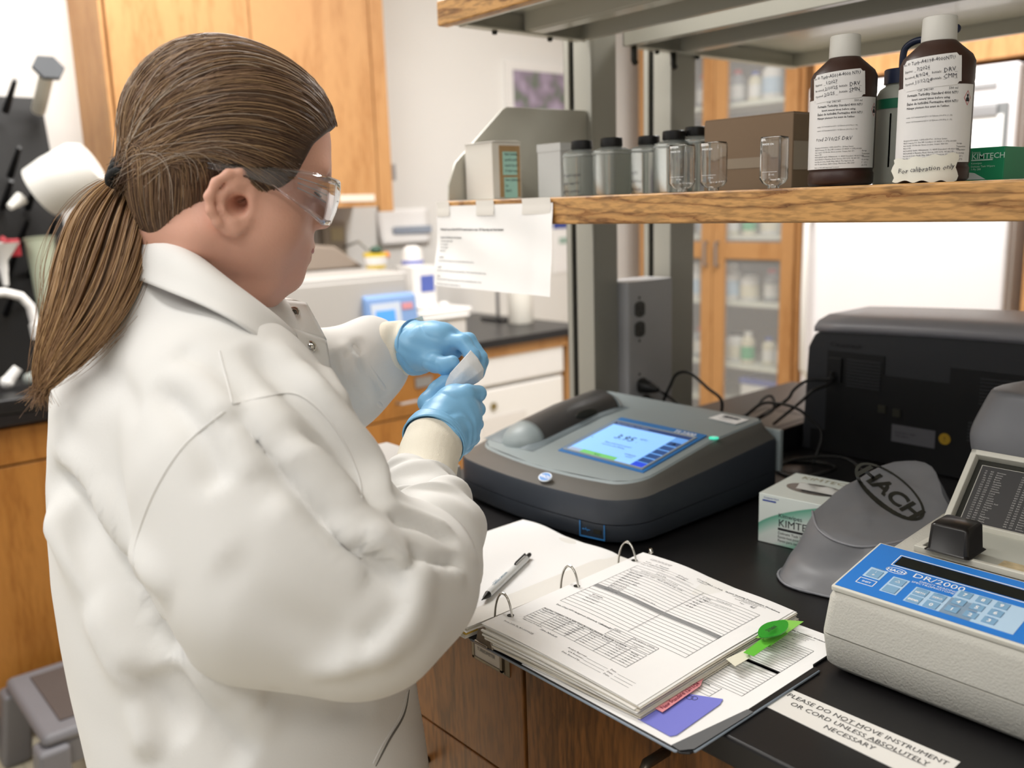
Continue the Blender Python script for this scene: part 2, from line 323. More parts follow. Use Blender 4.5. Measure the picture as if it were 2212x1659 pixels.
# ---------------------------------------------------------------- wall cabinet above the far bench
t = thing('wall_cabinet', 'wide maple wall cabinet with two doors hung above the far bench', 'cabinet', (-3.1, 0.8, 1.39))
obj('carcass', MB().bx(-3.25, -2.98, 0.335, 1.335, 1.41, 2.45), 'cabinet_maple', t)
obj('side_stile', MB().bx(-3.25, -2.955, 0.325, 0.336, 1.40, 2.45), 'cabinet_maple', t)
for (a, b_) in ((0.345, 0.805), (0.81, 1.27)):
    d = obj('door', MB().bx(-2.98, -2.955, a, b_, 1.405, 2.45), 'cabinet_maple', t, bevel=0.002)
obj('door_edge_strip', MB().bx(-2.98, -2.955, 1.275, 1.335, 1.385, 2.45), 'cabinet_maple', t, bevel=0.002)
for (y, z) in ((1.342, 1.53), (1.342, 2.21), (0.338, 2.18)):
    obj('hinge', MB().lathe((-2.953, y, z - 0.03), [(0.008, 0), (0.008, 0.06)], 8), M_steel, t)
obj('name_plate', MB().bx(-2.954, -2.951, 1.10, 1.25, 1.425, 1.45), mat('paper_tag', '#e8dccb', 0.7, vary=0.02), t)

# ---------------------------------------------------------------- framed picture and notices on the left wall
def WLp(x, y): return px(x, y, -3.24)
a = WLp(1090, 130); b_ = WLp(1255, 240)
t = thing('picture', 'white framed picture of purple flowers on the far wall', 'picture', (-3.24, (a[1] + b_[1]) / 2, 1.75))
yy0, yy1, zz0, zz1 = a[1], a[1] + 0.52, 1.62, a[2]
obj('frame', MB().bx(-3.25, -3.225, yy0, yy1, zz0, zz1), M_white, t, bevel=0.003)
mpic = bpy.data.materials.new('flower_print'); mpic.use_nodes = True; nt = mpic.node_tree
n = nt.nodes.new('ShaderNodeTexNoise'); n.inputs['Scale'].default_value = 14; n.inputs['Detail'].default_value = 5; cr = nt.nodes.new('ShaderNodeValToRGB')
cr.color_ramp.elements[0].position = .35; cr.color_ramp.elements[0].color = C_('#6f7a6c'); cr.color_ramp.elements[1].position = .65; cr.color_ramp.elements[1].color = C_('#b0a2b8'); e = cr.color_ramp.elements.new(.48); e.color = C_('#8f8394')
tcn = nt.nodes.new('ShaderNodeTexCoord'); nt.links.new(tcn.outputs['Object'], n.inputs[0]); nt.links.new(n.outputs['Fac'], cr.inputs[0]); nt.links.new(cr.outputs[0], nt.nodes['Principled BSDF'].inputs[0]); MATS['flower_print'] = mpic
obj('print', MB().bx(-3.226, -3.222, yy0 + 0.035, yy1 - 0.035, zz0 + 0.035, zz1 - 0.04), mpic, t)

a = px(815, 458, -3.24); b_ = px(928, 512, -3.24)
t = thing('notice', 'white curled notice with a blue printed strip on the far wall', 'sign', (-3.24, a[1], b_[2]))
w = b_[1] - a[1]
obj('sheet', MB().grid(lambda u, v: (-3.245 + 0.03 * (1 - v) ** 2 * (1 - 0.5 * u), a[1] + w * u, b_[2] - 0.02 + (a[2] - b_[2] + 0.03) * v), 8, 8), M_paper, t, solid=0.002, smooth='all')
obj('printed_strip', MB().bx(-3.226, -3.222, a[1] + w * .25, b_[1], b_[2] + 0.02, b_[2] + 0.05), mat('faded_blue_print', '#9aa4b4', 0.7, vary=0.1, vscale=90), t)
a = px(690, 482, -3.24); b_ = px(722, 545, -3.24)
t = thing('wall_outlet', 'beige electrical outlet box on the far wall beside the nose', 'outlet', (-3.24, a[1], b_[2]))
obj('box', MB().bx(-3.25, -3.21, a[1], a[1] + 0.10, b_[2] - 0.02, a[2]), mat('outlet_grey', '#b8b0a2', 0.5, vary=0.04), t, bevel=0.004)
obj('face_plate', MB().bx(-3.212, -3.206, a[1] + 0.03, a[1] + 0.085, b_[2] + 0.045, a[2] - 0.02), mat('outlet_ivory', '#cfc6a2', 0.5, vary=0.04), t)
obj('grey_cable', MB().tube([(-3.2, a[1] + 0.08, b_[2] + .02), (-3.17, a[1] + 0.13, b_[2] + 0.04), (-3.15, a[1] + 0.2, b_[2] - 0.03), (-3.15, a[1] + 0.22, b_[2] - 0.12)], 0.006, 6), M_grey, t, smooth='all')
a = px(1196, 483, -3.24); b_ = px(1245, 560, -3.24)
t = thing('wall_notice', 'blue-headed notice sheet partly behind the shelf post', 'sign', (-3.24, a[1], b_[2]))
obj('sheet', MB().bx(-3.25, -3.246, a[1], a[1] + 0.28, b_[2] - 0.06, a[2] + 0.06), M_paper, t)
obj('blue_header', MB().bx(-3.246, -3.243, a[1], a[1] + 0.28, a[2] - 0.025, a[2] + 0.06), mat('notice_blue', '#3a4f9e', 0.6, vary=0.03), t)
obj('green_print', MB().bx(-3.246, -3.244, a[1] + 0.04, a[1] + 0.25, a[2] - 0.10, a[2] - 0.07), mat('notice_green', '#9fb8ac', 0.6, vary=0.1), t)

# ---------------------------------------------------------------- equipment on the far bench
def far_box(name, label, cat, x0, x1, ytop, X0, X1, z0, m, top=None, bev=0.01):
    """box whose bench-side face spans pixels x0..x1 on the plane X1"""
    a = px(x0, ytop, X1); b = px(x1, ytop, X1); t = thing(name, label, cat, ((X0 + X1) / 2, (a[1] + b[1]) / 2, z0))
    obj('housing', MB().bx(X0, X1, a[1], b[1], z0, (a[2] + b[2]) / 2), m, t, bevel=bev); return t, a[1], b[1], (a[2] + b[2]) / 2
t, y0, y1, zt = far_box('incubator', 'large pale grey laboratory oven standing on the far bench behind the chin', 'oven', 560, 880, 598, -3.2, -2.6, 0.915, mat('oven_grey', '#b9b6b2', 0.5, vary=0.02))
obj('door', MB().bx(-2.6, -2.585, y0 + .02, y1 - .02, 0.94, zt - 0.02), mat('oven_door', '#b3b0ac', 0.5, vary=0.02), t, bevel=0.004)
obj('vent_slot', MB().bx(-2.586, -2.582, y0 + .05, y0 + .35, 0.96, 0.972), M_dark, t)
yb = px(700, 590, -2.95)[1]
t = thing('balance_hood', 'taupe rounded machine cover on top of the grey oven', 'cover', (-2.95, yb, zt))
obj('hood', MB().prism([(yb - 0.16, zt + 0.001), (yb + 0.15, zt + 0.001), (yb + 0.03, zt + 0.085), (yb - 0.10, zt + 0.10), (yb - 0.15, zt + 0.08)], 'X', -3.15, -2.905), mat('taupe_plastic', '#8d8074', 0.5, vary=0.04), t, bevel=0.012, bseg=3)
obj('foot_rail', MB().bx(-3.13, -2.92, yb - 0.15, yb + 0.14, zt, zt + 0.006), M_dkplastic, t)
yb = px(812, 575, -2.85)[1]
t = thing('measuring_cup', 'yellow and white plastic cup holding small caps on the grey oven', 'cup', (-2.85, yb, zt))
obj('cup', MB().lathe((-2.85, yb, zt), [(0.035, 0), (0.045, 0.055), (0.042, 0.055), (0.033, 0.004)], 20), mat('yellow_plastic', '#e6c83c', 0.4, vary=0.1, vscale=20), t, smooth=True)
obj('white_label', MB().lathe((-2.85, yb, zt + 0.012), [(0.0385, 0), (0.0445, 0.03)], 20, cap=False), M_white, t, smooth=True)
obj('green_cap', MB().ball((-2.85, yb + 0.005, zt + 0.065), 0.02, sc=(1, 1.2, .8)), mat('dark_green', '#3f5a4c', 0.5, vary=0.1), t, smooth=True)
obj('orange_cap', MB().ball((-2.83, yb + 0.035, zt + 0.045), 0.013), mat('orange_plastic', '#e08038', 0.5, vary=0.1), t, smooth=True)
# blue instrument
a = px(790, 640, -2.56); b_ = px(888, 640, -2.56); zb = 0.955; zt2 = a[2]
t = thing('digital_controller', 'light blue benchtop controller with a bright blue display', 'instrument', (-2.55, (a[1] + b_[1]) / 2, 0.915))
obj('housing', MB().prism([(-2.60, 0.9155), (-2.535, 0.9155), (-2.56, zt2 - 0.01), (-2.59, zt2)], 'Y', a[1], b_[1] + .02), mat('blue_casing', '#7d9ccb', 0.45, vary=0.03), t, bevel=0.006)
Mf = frame((-2.5385, a[1], 0.93), (0, 1, 0), (-0.025, 0, zt2 - 0.925)); w = b_[1] - a[1]; hh = zt2 - .93
obj('face_panel', MB().bx(w * .08, w * .72, .02, hh * .85, 0, 0.004).xf(Mf), mat('panel_light', '#c2cbd8', 0.5, vary=0.02), t)
obj('display', MB().bx(w * .16, w * .58, hh * .28, hh * .72, 0.004, 0.006).xf(Mf), mat('blue_display', '#4a8be0', 0.4, emit='#4a8be0', es=0.5, vary=0.02), t)
obj('red_label', MB().bx(w * .76, w * 1.0, hh * .7, hh * .82, 0.0, 0.004).xf(Mf), mat('red_print', '#c98a90', 0.6, vary=0.1), t)
# carton, white tray on box, stand, plastic bottle
yb = px(893, 600, -2.8)[1]
t = thing('carton', 'white carton with blue printing beside the blue controller', 'box', (-2.8, yb, 0.915))
obj('box', MB().bx(-2.86, -2.74, yb - 0.045, yb + 0.06, 0.9155, 1.185), M_white, t, bevel=0.003)
obj('blue_print', MB().bx(-2.7405, -2.738, yb - 0.01, yb + 0.05, 1.09, 1.15), mat('print_blue', '#5566b0', 0.6, vary=0.1), t)
t = thing('tissue_bottle', 'white bottle with a blue band standing on the carton', 'bottle', (-2.8, yb, 1.185))
obj('body', MB().lathe((-2.8, yb, 1.1855), [(0.04, 0), (0.04, 0.03), (0.034, 0.06), (0.02, 0.072)], 18), M_white, t, smooth=True)
obj('blue_band', MB().lathe((-2.8, yb, 1.192), [(0.0408, 0), (0.0408, 0.014)], 18, cap=False), mat('print_blue2', '#7c83c4', 0.6, vary=0.1), t, smooth=True)
a = px(900, 702, -2.6); b_ = px(1022, 702, -2.6)
t = thing('storage_box', 'cream plastic box carrying a white tray on the far bench', 'box', (-2.7, a[1], 0.915))
obj('box', MB().bx(-2.73, -2.6, a[1] + .03, b_[1] - 0.03, 0.9155, 1.0), mat('cream_plastic', '#ddd9d2', 0.5, vary=0.02), t, bevel=0.006)
obj('lid', MB().bx(-2.735, -2.59, a[1] + 0.02, b_[1] - 0.02, 1.0, 1.012), M_white, t, bevel=0.004)
t = thing('white_tray', 'white tray of plastic bits on top of the cream box', 'tray', (-2.72, a[1], 1.012))
obj('tray', MB().bx(-2.73, -2.6, a[1], b_[1], 1.0125, 1.035), M_white, t, bevel=0.006)
for k in range(5): obj('white_part', MB().ball((-2.69 + 0.025 * (k % 3), a[1] + 0.03 + 0.035 * k, 1.045), 0.016, 10, 6, (1.4, 1.2, .7)), M_white, t, smooth=True)
t = thing('green_rack', 'dark green tube rack between the controller and the cream box', 'rack', (-2.57, a[1], 0.915))
obj('rack', MB().bx(-2.59, -2.55, a[1] - 0.01, a[1] + 0.10, 0.975, 0.99).bx(-2.59, -2.55, a[1] - .01, a[1] + .10, 0.945, 0.955), mat('dark_green2', '#21402f', 0.5, vary=0.1), t)
for q in (0.0, 0.09): obj('leg', MB().bx(-2.585, -2.555, a[1] - 0.008 + q, a[1] + 0.004 + q, 0.9155, 0.976), MATS['dark_green2'], t)
yb = px(1075, 650, -2.95)[1]
t = thing('support_stand', 'thin grey metal rod stand on the far bench', 'stand', (-2.95, yb, 0.915))
obj('rod', MB().tube([(-2.95, yb, 0.92), (-2.95, yb, 1.30)], 0.008, 8), M_steel, t, smooth=True)
obj('base', MB().bx(-3.02, -2.88, yb - 0.04, yb + 0.04, 0.9155, 0.925), M_dkplastic, t)
yb = px(1124, 650, -2.80)[1]
t = thing('plastic_bottle', 'cloudy white plastic bottle near the right end of the far bench', 'bottle', (-2.80, yb, 0.915))
obj('body', MB().lathe((-2.80, yb, 0.9155), [(0.05, 0), (0.052, 0.01), (0.052, 0.13), (0.035, 0.155), (0.02, 0.165)], 20), mat('cloudy_plastic', '#d6d2c8', 0.5, vary=0.03), t, smooth=True)
obj('cap', MB().lathe((-2.80, yb, 1.08), [(0.022, 0), (0.022, 0.025)], 16), mat('pale_cap', '#e4dfb8', 0.5, vary=0.03), t, smooth=True)

# ---------------------------------------------------------------- left side: drying rack over the sink
PX = -3.0
def L(x, y, X=-2.95): return px(x, y, X)
a = L(-70, 190); b_ = L(100, 190); c = L(125, 700)
t = thing('drying_rack', 'black pegboard drying rack above the sink at the left edge', 'rack', (-3.0, -0.1, 1.0))
obj('board', MB().loft([[(-3.0, a[1] - .3, 0.93), (-3.0, b_[1] + 0.035, 0.93), (-2.975, b_[1] + 0.035, 0.93), (-2.975, a[1] - .3, 0.93)], [(-3.12, a[1] - .3, a[2]), (-3.12, b_[1] + .02, a[2]), (-3.095, b_[1] + .02, a[2]), (-3.095, a[1] - .3, a[2])]]), mat('pegboard_black', '#1d1c1c', 0.45, vary=0.1), t, bevel=0.004)
for (x, y) in ((12, 230), (22, 370), (5, 440), (60, 440), (40, 520), (100, 520), (15, 590), (62, 590), (110, 600), (8, 680), (70, 660)):
    p = px(x, y + 10, -3.03); q = p + np.array([0.10, 0.012, 0.075])
    obj('peg', MB().tube([p, q], [0.011, 0.007], 8), M_dkplastic, t, smooth=True)
p = px(83, 238, -3.05); q = px(103, 152, -2.90)
t = thing('graduated_cylinder', 'upside-down small graduated cylinder with hexagonal grey base on the black rack', 'cylinder', p)
obj('tube', MB().tube([p, q], [0.020, 0.019], 14), mat('frosted_plastic', '#d2cdbf', 0.4, trans=0.3, ior=1.2, vary=0.05), t, smooth=True)
n_ = (q - p) / np.linalg.norm(q - p); e2 = np.cross(n_, (0, 1, 0)); e2 /= np.linalg.norm(e2); e1 = np.cross(e2, n_)
fc = [q + n_ * 0.004 + 0.043 * (e1 * cos(2 * pi * k / 6) + e2 * sin(2 * pi * k / 6)) for k in range(6)]
obj('hexagonal_base', MB().loft([fc, [v + n_ * 0.012 for v in fc]]), mat('grey_foot', '#4a4c4f', 0.85, vary=0.1), t)
p = px(45, 540, -2.93); q = px(110, 720, -2.88)
p = px(85, 520, -2.9); q = px(125, 740, -2.86)
t = thing('graduated_cylinder', 'large translucent green-tinted graduated cylinder leaning on the black rack', 'cylinder', q)
obj('tube', MB().tube([p, q], [0.040, 0.036], 16), mat('greenish_plastic', '#b9bfa8', 0.4, trans=0.25, ior=1.2, vary=0.04), t, smooth=True)
obj('rim', MB().tube([p, p + (p - q) * 0.03], [0.041, 0.044], 16), MATS['greenish_plastic'], t, smooth=True)
t = thing('red_clamp', 'small red plastic clamp on the black rack', 'clamp', px(35, 535, -2.9))
p = px(30, 535, -2.9)
obj('jaw', MB().cbx(p, 0.03, 0.03, 0.05), mat('red_plastic', '#a8303a', 0.4, vary=0.1), t, bevel=0.004)
obj('grip', MB().tube([p, p + np.array([0, -.03, .03])], 0.008, 8), MATS['red_plastic'], t)
p = px(2, 540, -2.88)
t = thing('funnel', 'white plastic funnel cut by the left edge of the frame', 'funnel', p)
obj('cone', MB().lathe(p, [(0.012, -0.06), (0.014, -0.03), (0.05, 0.02), (0.047, 0.02), (0.01, -0.03)], 20), M_white, t, smooth=True)
obj('stem', MB().lathe(p, [(0.008, -0.10), (0.011, -0.06)], 12), M_white, t, smooth=True)
p = px(140, 385, -2.85)
t = thing('plastic_beaker', 'large white plastic jug hung mouth-down on the black rack', 'beaker', p)
d1 = np.array([0.35, 0.55, 0.35]); d1 /= np.linalg.norm(d1); pts = [p - d1 * 0.085, p - d1 * 0.08, p - d1 * 0.02, p + d1 * 0.06, p + d1 * 0.09]
obj('vessel', MB().tube(pts, [0.045, 0.075, 0.08, 0.078, 0.06], 20), mat('hazy_white', '#dcdad4', 0.5, vary=0.04), t, smooth=True)
obj('pour_spout', MB().tube([p - d1 * 0.07 + np.array([0, -.06, -.02]), p - d1 * .08 + np.array([0.02, -.09, -.04])], [0.02, 0.01], 8), MATS['hazy_white'], t, smooth=True)
# faucet
t = thing('faucet', 'white gooseneck laboratory faucet at the left edge', 'faucet', (-2.8, -0.42, 0.915))
g = [px(x, y, -2.78) for x, y in ((-60, 640), (-30, 634), (10, 632), (45, 640), (66, 662), (76, 700), (78, 716))]
obj('spout', MB().tube([np.array([g[0][0], g[0][1] - .02, 0.916]), g[0] + np.array([0, -.02, -.03])] + g, 0.0125, 12), M_white, t, smooth='all')
obj('nozzle', MB().tube([g[-2], g[-1] + np.array([0, 0, -.02])], [0.017, 0.014], 12), M_white, t, smooth=True)
for k, (x, y) in enumerate(((12, 800), (60, 790), (90, 815))):
    p = px(x, y, -2.66); tt = thing('plastic_funnel', ['white valve handle by the sink at the left edge', 'clear crumpled plastic piece on the sink rim', 'small clear vial lying on the sink rim'][k], 'labware', (p[0], p[1], .956))
    obj('body', MB().tube([(p[0], p[1], 0.957 + 0.018), (p[0], p[1] + 0.03 * (k + 1), 1.01 - 0.01 * k)], [0.016, 0.012], 10), M_white if k == 0 else M_natural, tt, smooth=True)
    obj('cap', MB().ball((p[0], p[1], 0.957 + 0.018), 0.018, 10, 6), M_white if k == 0 else M_natural, tt, smooth=True)

# ---------------------------------------------------------------- step stool
t = thing('step_stool', 'grey plastic step stool on the tiles below the sink cabinet', 'stool', (-2.55, -0.1, 0))
M_stool = mat('stool_grey', '#6d6c70', 0.55, vary=0.05)
sy0, sy1, sx0, sx1, sh = -0.225, 0.29, -2.475, -2.14, 0.24
obj('step_top', MB().bx(sx0 - .02, sx1 + .02, sy0 - .02, sy1 + .02, sh - 0.035, sh), M_stool, t, bevel=0.02, bseg=3)
obj('tread_mat', MB().bx(sx0 + .03, sx1 - .03, sy0 + .03, sy1 - .03, sh, sh + 0.004), mat('tread_brown', '#4d4440', 0.8, vary=0.1, bump=.3), t, bevel=0.003)
for (x, y) in ((sx0, sy0), (sx0, sy1), (sx1, sy0), (sx1, sy1)):
    dx = 0.03 if x == sx1 else -0.03; dy = 0.02 if y == sy1 else -0.02
    r1 = [(x - .035, y - .035, sh - .03), (x + .035, y - .035, sh - .03), (x + .035, y + .035, sh - .03), (x - .035, y + .035, sh - .03)]
    r0 = [(a_ + dx, b__ + dy, 0.001) for a_, b__, _ in r1]
    obj('leg', MB().loft([r0, r1]), M_stool, t, bevel=0.012, bseg=3)
for (x, ya, yb_) in ((sx1 + .008, sy0, sy1), (sx0 - .008, sy0, sy1)): obj('skirt', MB().bx(x - .008, x + .008, ya, yb_, sh - 0.09, sh - .03), M_stool, t, bevel=0.004)
# ---------------------------------------------------------------- right background: glass cabinet, refrigerator
CY = 2.9
t = thing('display_cabinet', 'tall maple cabinet with glass doors full of reagent bottles beside the refrigerator', 'cabinet', (-2.65, 3.1, 0))
xl, xm, xr = py(1388, 480, CY)[0], py(1546, 480, CY)[0], py(1722, 480, CY)[0]
M_shelfg = mat('pale_shelf', '#c3c7bb', 0.5, vary=0.02); M_cabin = mat('cabinet_inside', '#77736a', 0.8, vary=0.05)
obj('back_panel', MB().bx(xl, xr, 3.28, 3.299, 0, 2.45), M_cabin, t)
obj('side_panel', MB().bx(xl - .02, xl, CY, 3.299, 0, 2.45), 'cabinet_maple', t)
obj('side_panel', MB().bx(xr, xr + .02, CY, 3.299, 0, 2.45), 'cabinet_maple', t)
obj('base', MB().bx(xl, xr, CY, 3.28, 0, 0.10), 'cabinet_maple', t)
shz = [0.68, 0.92, 1.16, 1.42, 1.68, 1.95]
shz = [py(1630, 785, 3.0)[2], py(1630, 650, 3.0)[2], py(1630, 507, 3.0)[2], py(1650, 218, 3.0)[2], py(1650, 120, 3.0)[2] + .14]
for z in shz: obj('shelf', MB().bx(xl + .002, xr - .002, CY + .03, 3.28, z - 0.02, z), M_shelfg, t)
obj('shelf', MB().bx(xl + .002, xr - .002, CY + .03, 3.28, 0.42, 0.44), M_shelfg, t)
zr = py(1640, 528, CY)[2]; zr2 = py(1640, 558, CY)[2]
for (a, b_) in ((xl, xm - .002), (xm + .002, xr)):
    d = obj('door', MB().bx(a, a + .065, CY - .022, CY, 0.1, 2.45).bx(b_ - .065, b_, CY - .022, CY, 0.1, 2.45).bx(a + .065, b_ - .065, CY - .022, CY, 0.1, 0.2).bx(a + .065, b_ - .065, CY - .022, CY, 2.35, 2.45).bx(a + .065, b_ - .065, CY - .022, CY, zr2 - .005, zr + .01), 'cabinet_maple', t, bevel=0.002)
    obj('glass_pane', MB().bx(a + .06, b_ - .06, CY - .012, CY - .008, 0.2, zr2).bx(a + .06, b_ - .06, CY - .012, CY - .008, zr, 2.35), M_pane, d)
    hx = (xm - .03) if b_ < xm + .01 else (xm + .035)
    obj('handle', MB().tube([(hx, CY - .022, zr + .01), (hx, CY - .045, zr + .01), (hx, CY - .045, zr - .10), (hx, CY - .022, zr - .10)], 0.006, 8), M_steel, d, smooth=True)
protos = []
def jar(x, y, z, r, h, m, capm, lab, cat='bottle', grp='bottles in the glass cabinet', name='reagent_bottle', band=None):
    t = thing(name, lab, cat, (x, y, z), grp)
    obj('body', MB().lathe((x, y, z), [(r * .95, 0.0005), (r, 0.004), (r, h * .72), (r * .5, h * .86), (r * .5, h * .9)], 14), m, t, smooth=True)
    obj('cap', MB().lathe((x, y, z + h * .88), [(r * .56, 0), (r * .56, h * .12)], 12), capm, t, smooth=True)
    if band: obj('label', MB().lathe((x, y, z + h * .15), [(r * 1.02, 0), (r * 1.02, h * .4)], 14, cap=False), band, t, smooth=True)
    return t
m_wp = mat('bottle_white', '#cfd0cc', 0.5, vary=0.05); m_cr = mat('bottle_cream', '#c9c5ae', 0.5, vary=0.05); m_am = mat('bottle_amber', '#5a4436', 0.3, vary=0.1); m_bl = mat('cap_blue', '#2f4596', 0.5, vary=0.05); m_rd = mat('cap_red', '#b0303a', 0.5, vary=0.05)
m_gn = mat('label_green', '#2e9a66', 0.6, vary=0.05); m_gy = mat('bottle_grey', '#8d9296', 0.4, vary=0.08); m_lb = mat('label_paleblue', '#9fb6c8', 0.6, vary=0.05)
kinds = [(0.045, .17, m_wp, m_wp, m_lb, 'white bottle with blue label in the glass cabinet'),
         (0.032, .13, m_cr, m_bl, m_wp, 'cream bottle with blue cap in the glass cabinet'),
         (0.036, .15, m_gy, m_rd, m_wp, 'grey bottle with red cap in the glass cabinet'),
         (0.048, .14, m_wp, m_dk if False else M_dkplastic, m_cr, 'white jar with black lid in the glass cabinet'),
         (0.034, .15, m_cr, m_wp, m_gn, 'cream bottle with green label in the glass cabinet')]
base = {}
rows = {0: [4, 3, 2, 1, 3, 4, 1, 2], 1: [3, 1, 0, 3, 0, 3, 2, 1], 2: [1, 2, 0, 3, 1, 4, 3, 0], 3: [0, 1, 2, 1, 2, 1, 0, 3]}
ORD = ['leftmost', 'second from left', 'third from left', 'fourth from left', 'fifth from left', 'sixth from left', 'seventh from left', 'rightmost']
rj = random.Random(11)
for si, ks in rows.items():
    for q, k in enumerate(ks):
        x = xl + .05 + (xr - xl - .1) * (q + 0.5) / len(ks) + rj.uniform(-.008, .008); y = 2.99 + rj.uniform(-.015, .04); z = shz[si]
        r, h, m, c_, b_, lab = kinds[k]
        g = ['lowest cabinet shelf', 'middle cabinet shelf', 'shelf under the oak shelf', 'shelf above the carton'][si]
        lab = lab.replace(' in the glass cabinet', ', ' + ORD[q] + ' on the ' + g); g = 'reagent bottles on the ' + g
        if k not in base: base[k] = jar(x, y, z, r, h, m, c_, lab, grp=g, band=b_); base[k]['_p'] = 1; bp_ = base[k]
        else: dup(base[k], Vector((x, y, z)) - base[k].location, lab, g)
for k in base.values(): del k['_p']
bx_ = py(1655, 850, 3.0)[0]; z0 = 0.44
t = thing('storage_tub', 'white storage tub with a deep blue lid at the bottom of the glass cabinet', 'tub', (bx_, 3.05, z0))
z0 = py(1650, 860, 3.0)[2] - .06
z0 = 0.44
obj('tub', MB().bx(bx_ - .12, bx_ + .10, 2.96, 3.15, z0 + .001, py(1650, 835, 2.96)[2]), m_wp, t, bevel=0.01)
obj('lid', MB().bx(bx_ - .125, bx_ + .105, 2.955, 3.155, py(1650, 835, 2.96)[2], py(1650, 822, 2.96)[2]), m_bl, t, bevel=0.006)

FY = 2.5
fx0, fx1 = py(1738, 480, FY)[0], py(2178, 480, FY)[0]
fz = py(1900, 170, FY)[2]
t = thing('refrigerator', 'tall white refrigerator with a clipboard on its door', 'refrigerator', ((fx0 + fx1) / 2, 2.8, 0))
obj('body', MB().bx(fx0, fx1, FY + .06, 3.25, 0.03, fz - .005), M_white, t, bevel=0.01)
obj('door', MB().bx(fx0, fx1, FY, FY + .055, 0.08, 1.365), mat('fridge_door', '#ebe8ea', 0.4, vary=0.01), t, bevel=0.014, bseg=3)
obj('door', MB().bx(fx0, fx1, FY, FY + .055, 1.375, fz), MATS['fridge_door'], t, bevel=0.014, bseg=3)
obj('kick_plate', MB().bx(fx0 + .02, fx1 - .02, FY + .05, FY + .08, 0.0, 0.08), M_dkplastic, t)
for (a, b_) in ((0.70, 1.33), (1.41, 1.6)):
    obj('handle', MB().tube([(fx0 + .035, FY, a), (fx0 + .035, FY - .04, a + .04), (fx0 + .035, FY - .045, (a + b_) / 2), (fx0 + .035, FY - .04, b_ - .04), (fx0 + .035, FY, b_)], 0.012, 8), mat('handle_white', '#dedbd6', 0.4, vary=0.02), t, smooth='all')
p = py(2120, 187, FY - .002)
obj('badge', MB().cbx((p[0] + .01, FY - .003, p[2]), 0.075, 0.004, 0.016), M_steel, t)
a = py(2090, 228, FY - .012); b_ = py(2165, 395, FY - .012)
t = thing('clipboard', 'dark grey clipboard with white paper hung on the refrigerator door', 'clipboard', ((a[0] + b_[0]) / 2, FY - .012, b_[2]))
obj('board', MB().bx(a[0] - .06, b_[0], FY - .008, FY - .002, b_[2] - .06, a[2]), mat('clip_grey', '#7d7f80', 0.4, vary=0.05), t, bevel=0.002)
obj('paper', MB().bx(a[0] - .05, b_[0] - .012, FY - .010, FY - .008, b_[2] - .05, a[2] - .035), M_paper, t)
obj('clip', MB().bx(a[0] - .02, b_[0] - .03, FY - .016, FY - .010, a[2] - .04, a[2] - .005), M_steel, t, bevel=0.002)
t = thing('overhead_cabinet', 'maple cabinet built above the white refrigerator', 'cabinet', ((fx0 + fx1) / 2, 2.9, fz + .05))
ox0 = py(1757, 140, FY + .02)[0]; oz = fz + 0.02
obj('carcass', MB().bx(fx0, fx1 + .08, FY + .05, 3.29, oz, 2.45), 'cabinet_maple', t)
obj('front_panel', MB().bx(fx0 + .005, fx1 + .08, FY + .025, FY + .05, oz, 2.45), 'cabinet_maple', t, bevel=0.002)
t = thing('end_panel', 'maple end panel standing right of the refrigerator', 'panel', (fx1 + .05, 2.9, 0))
obj('panel', MB().bx(fx1 + .05, fx1 + .08, FY + .05, 3.29, 0, oz - .001), 'cabinet_maple', t, bevel=0.002)
obj('edge_strip', MB().bx(fx1 + .045, fx1 + .085, FY + .03, FY + .05, 0, oz - .001), 'cabinet_maple', t)

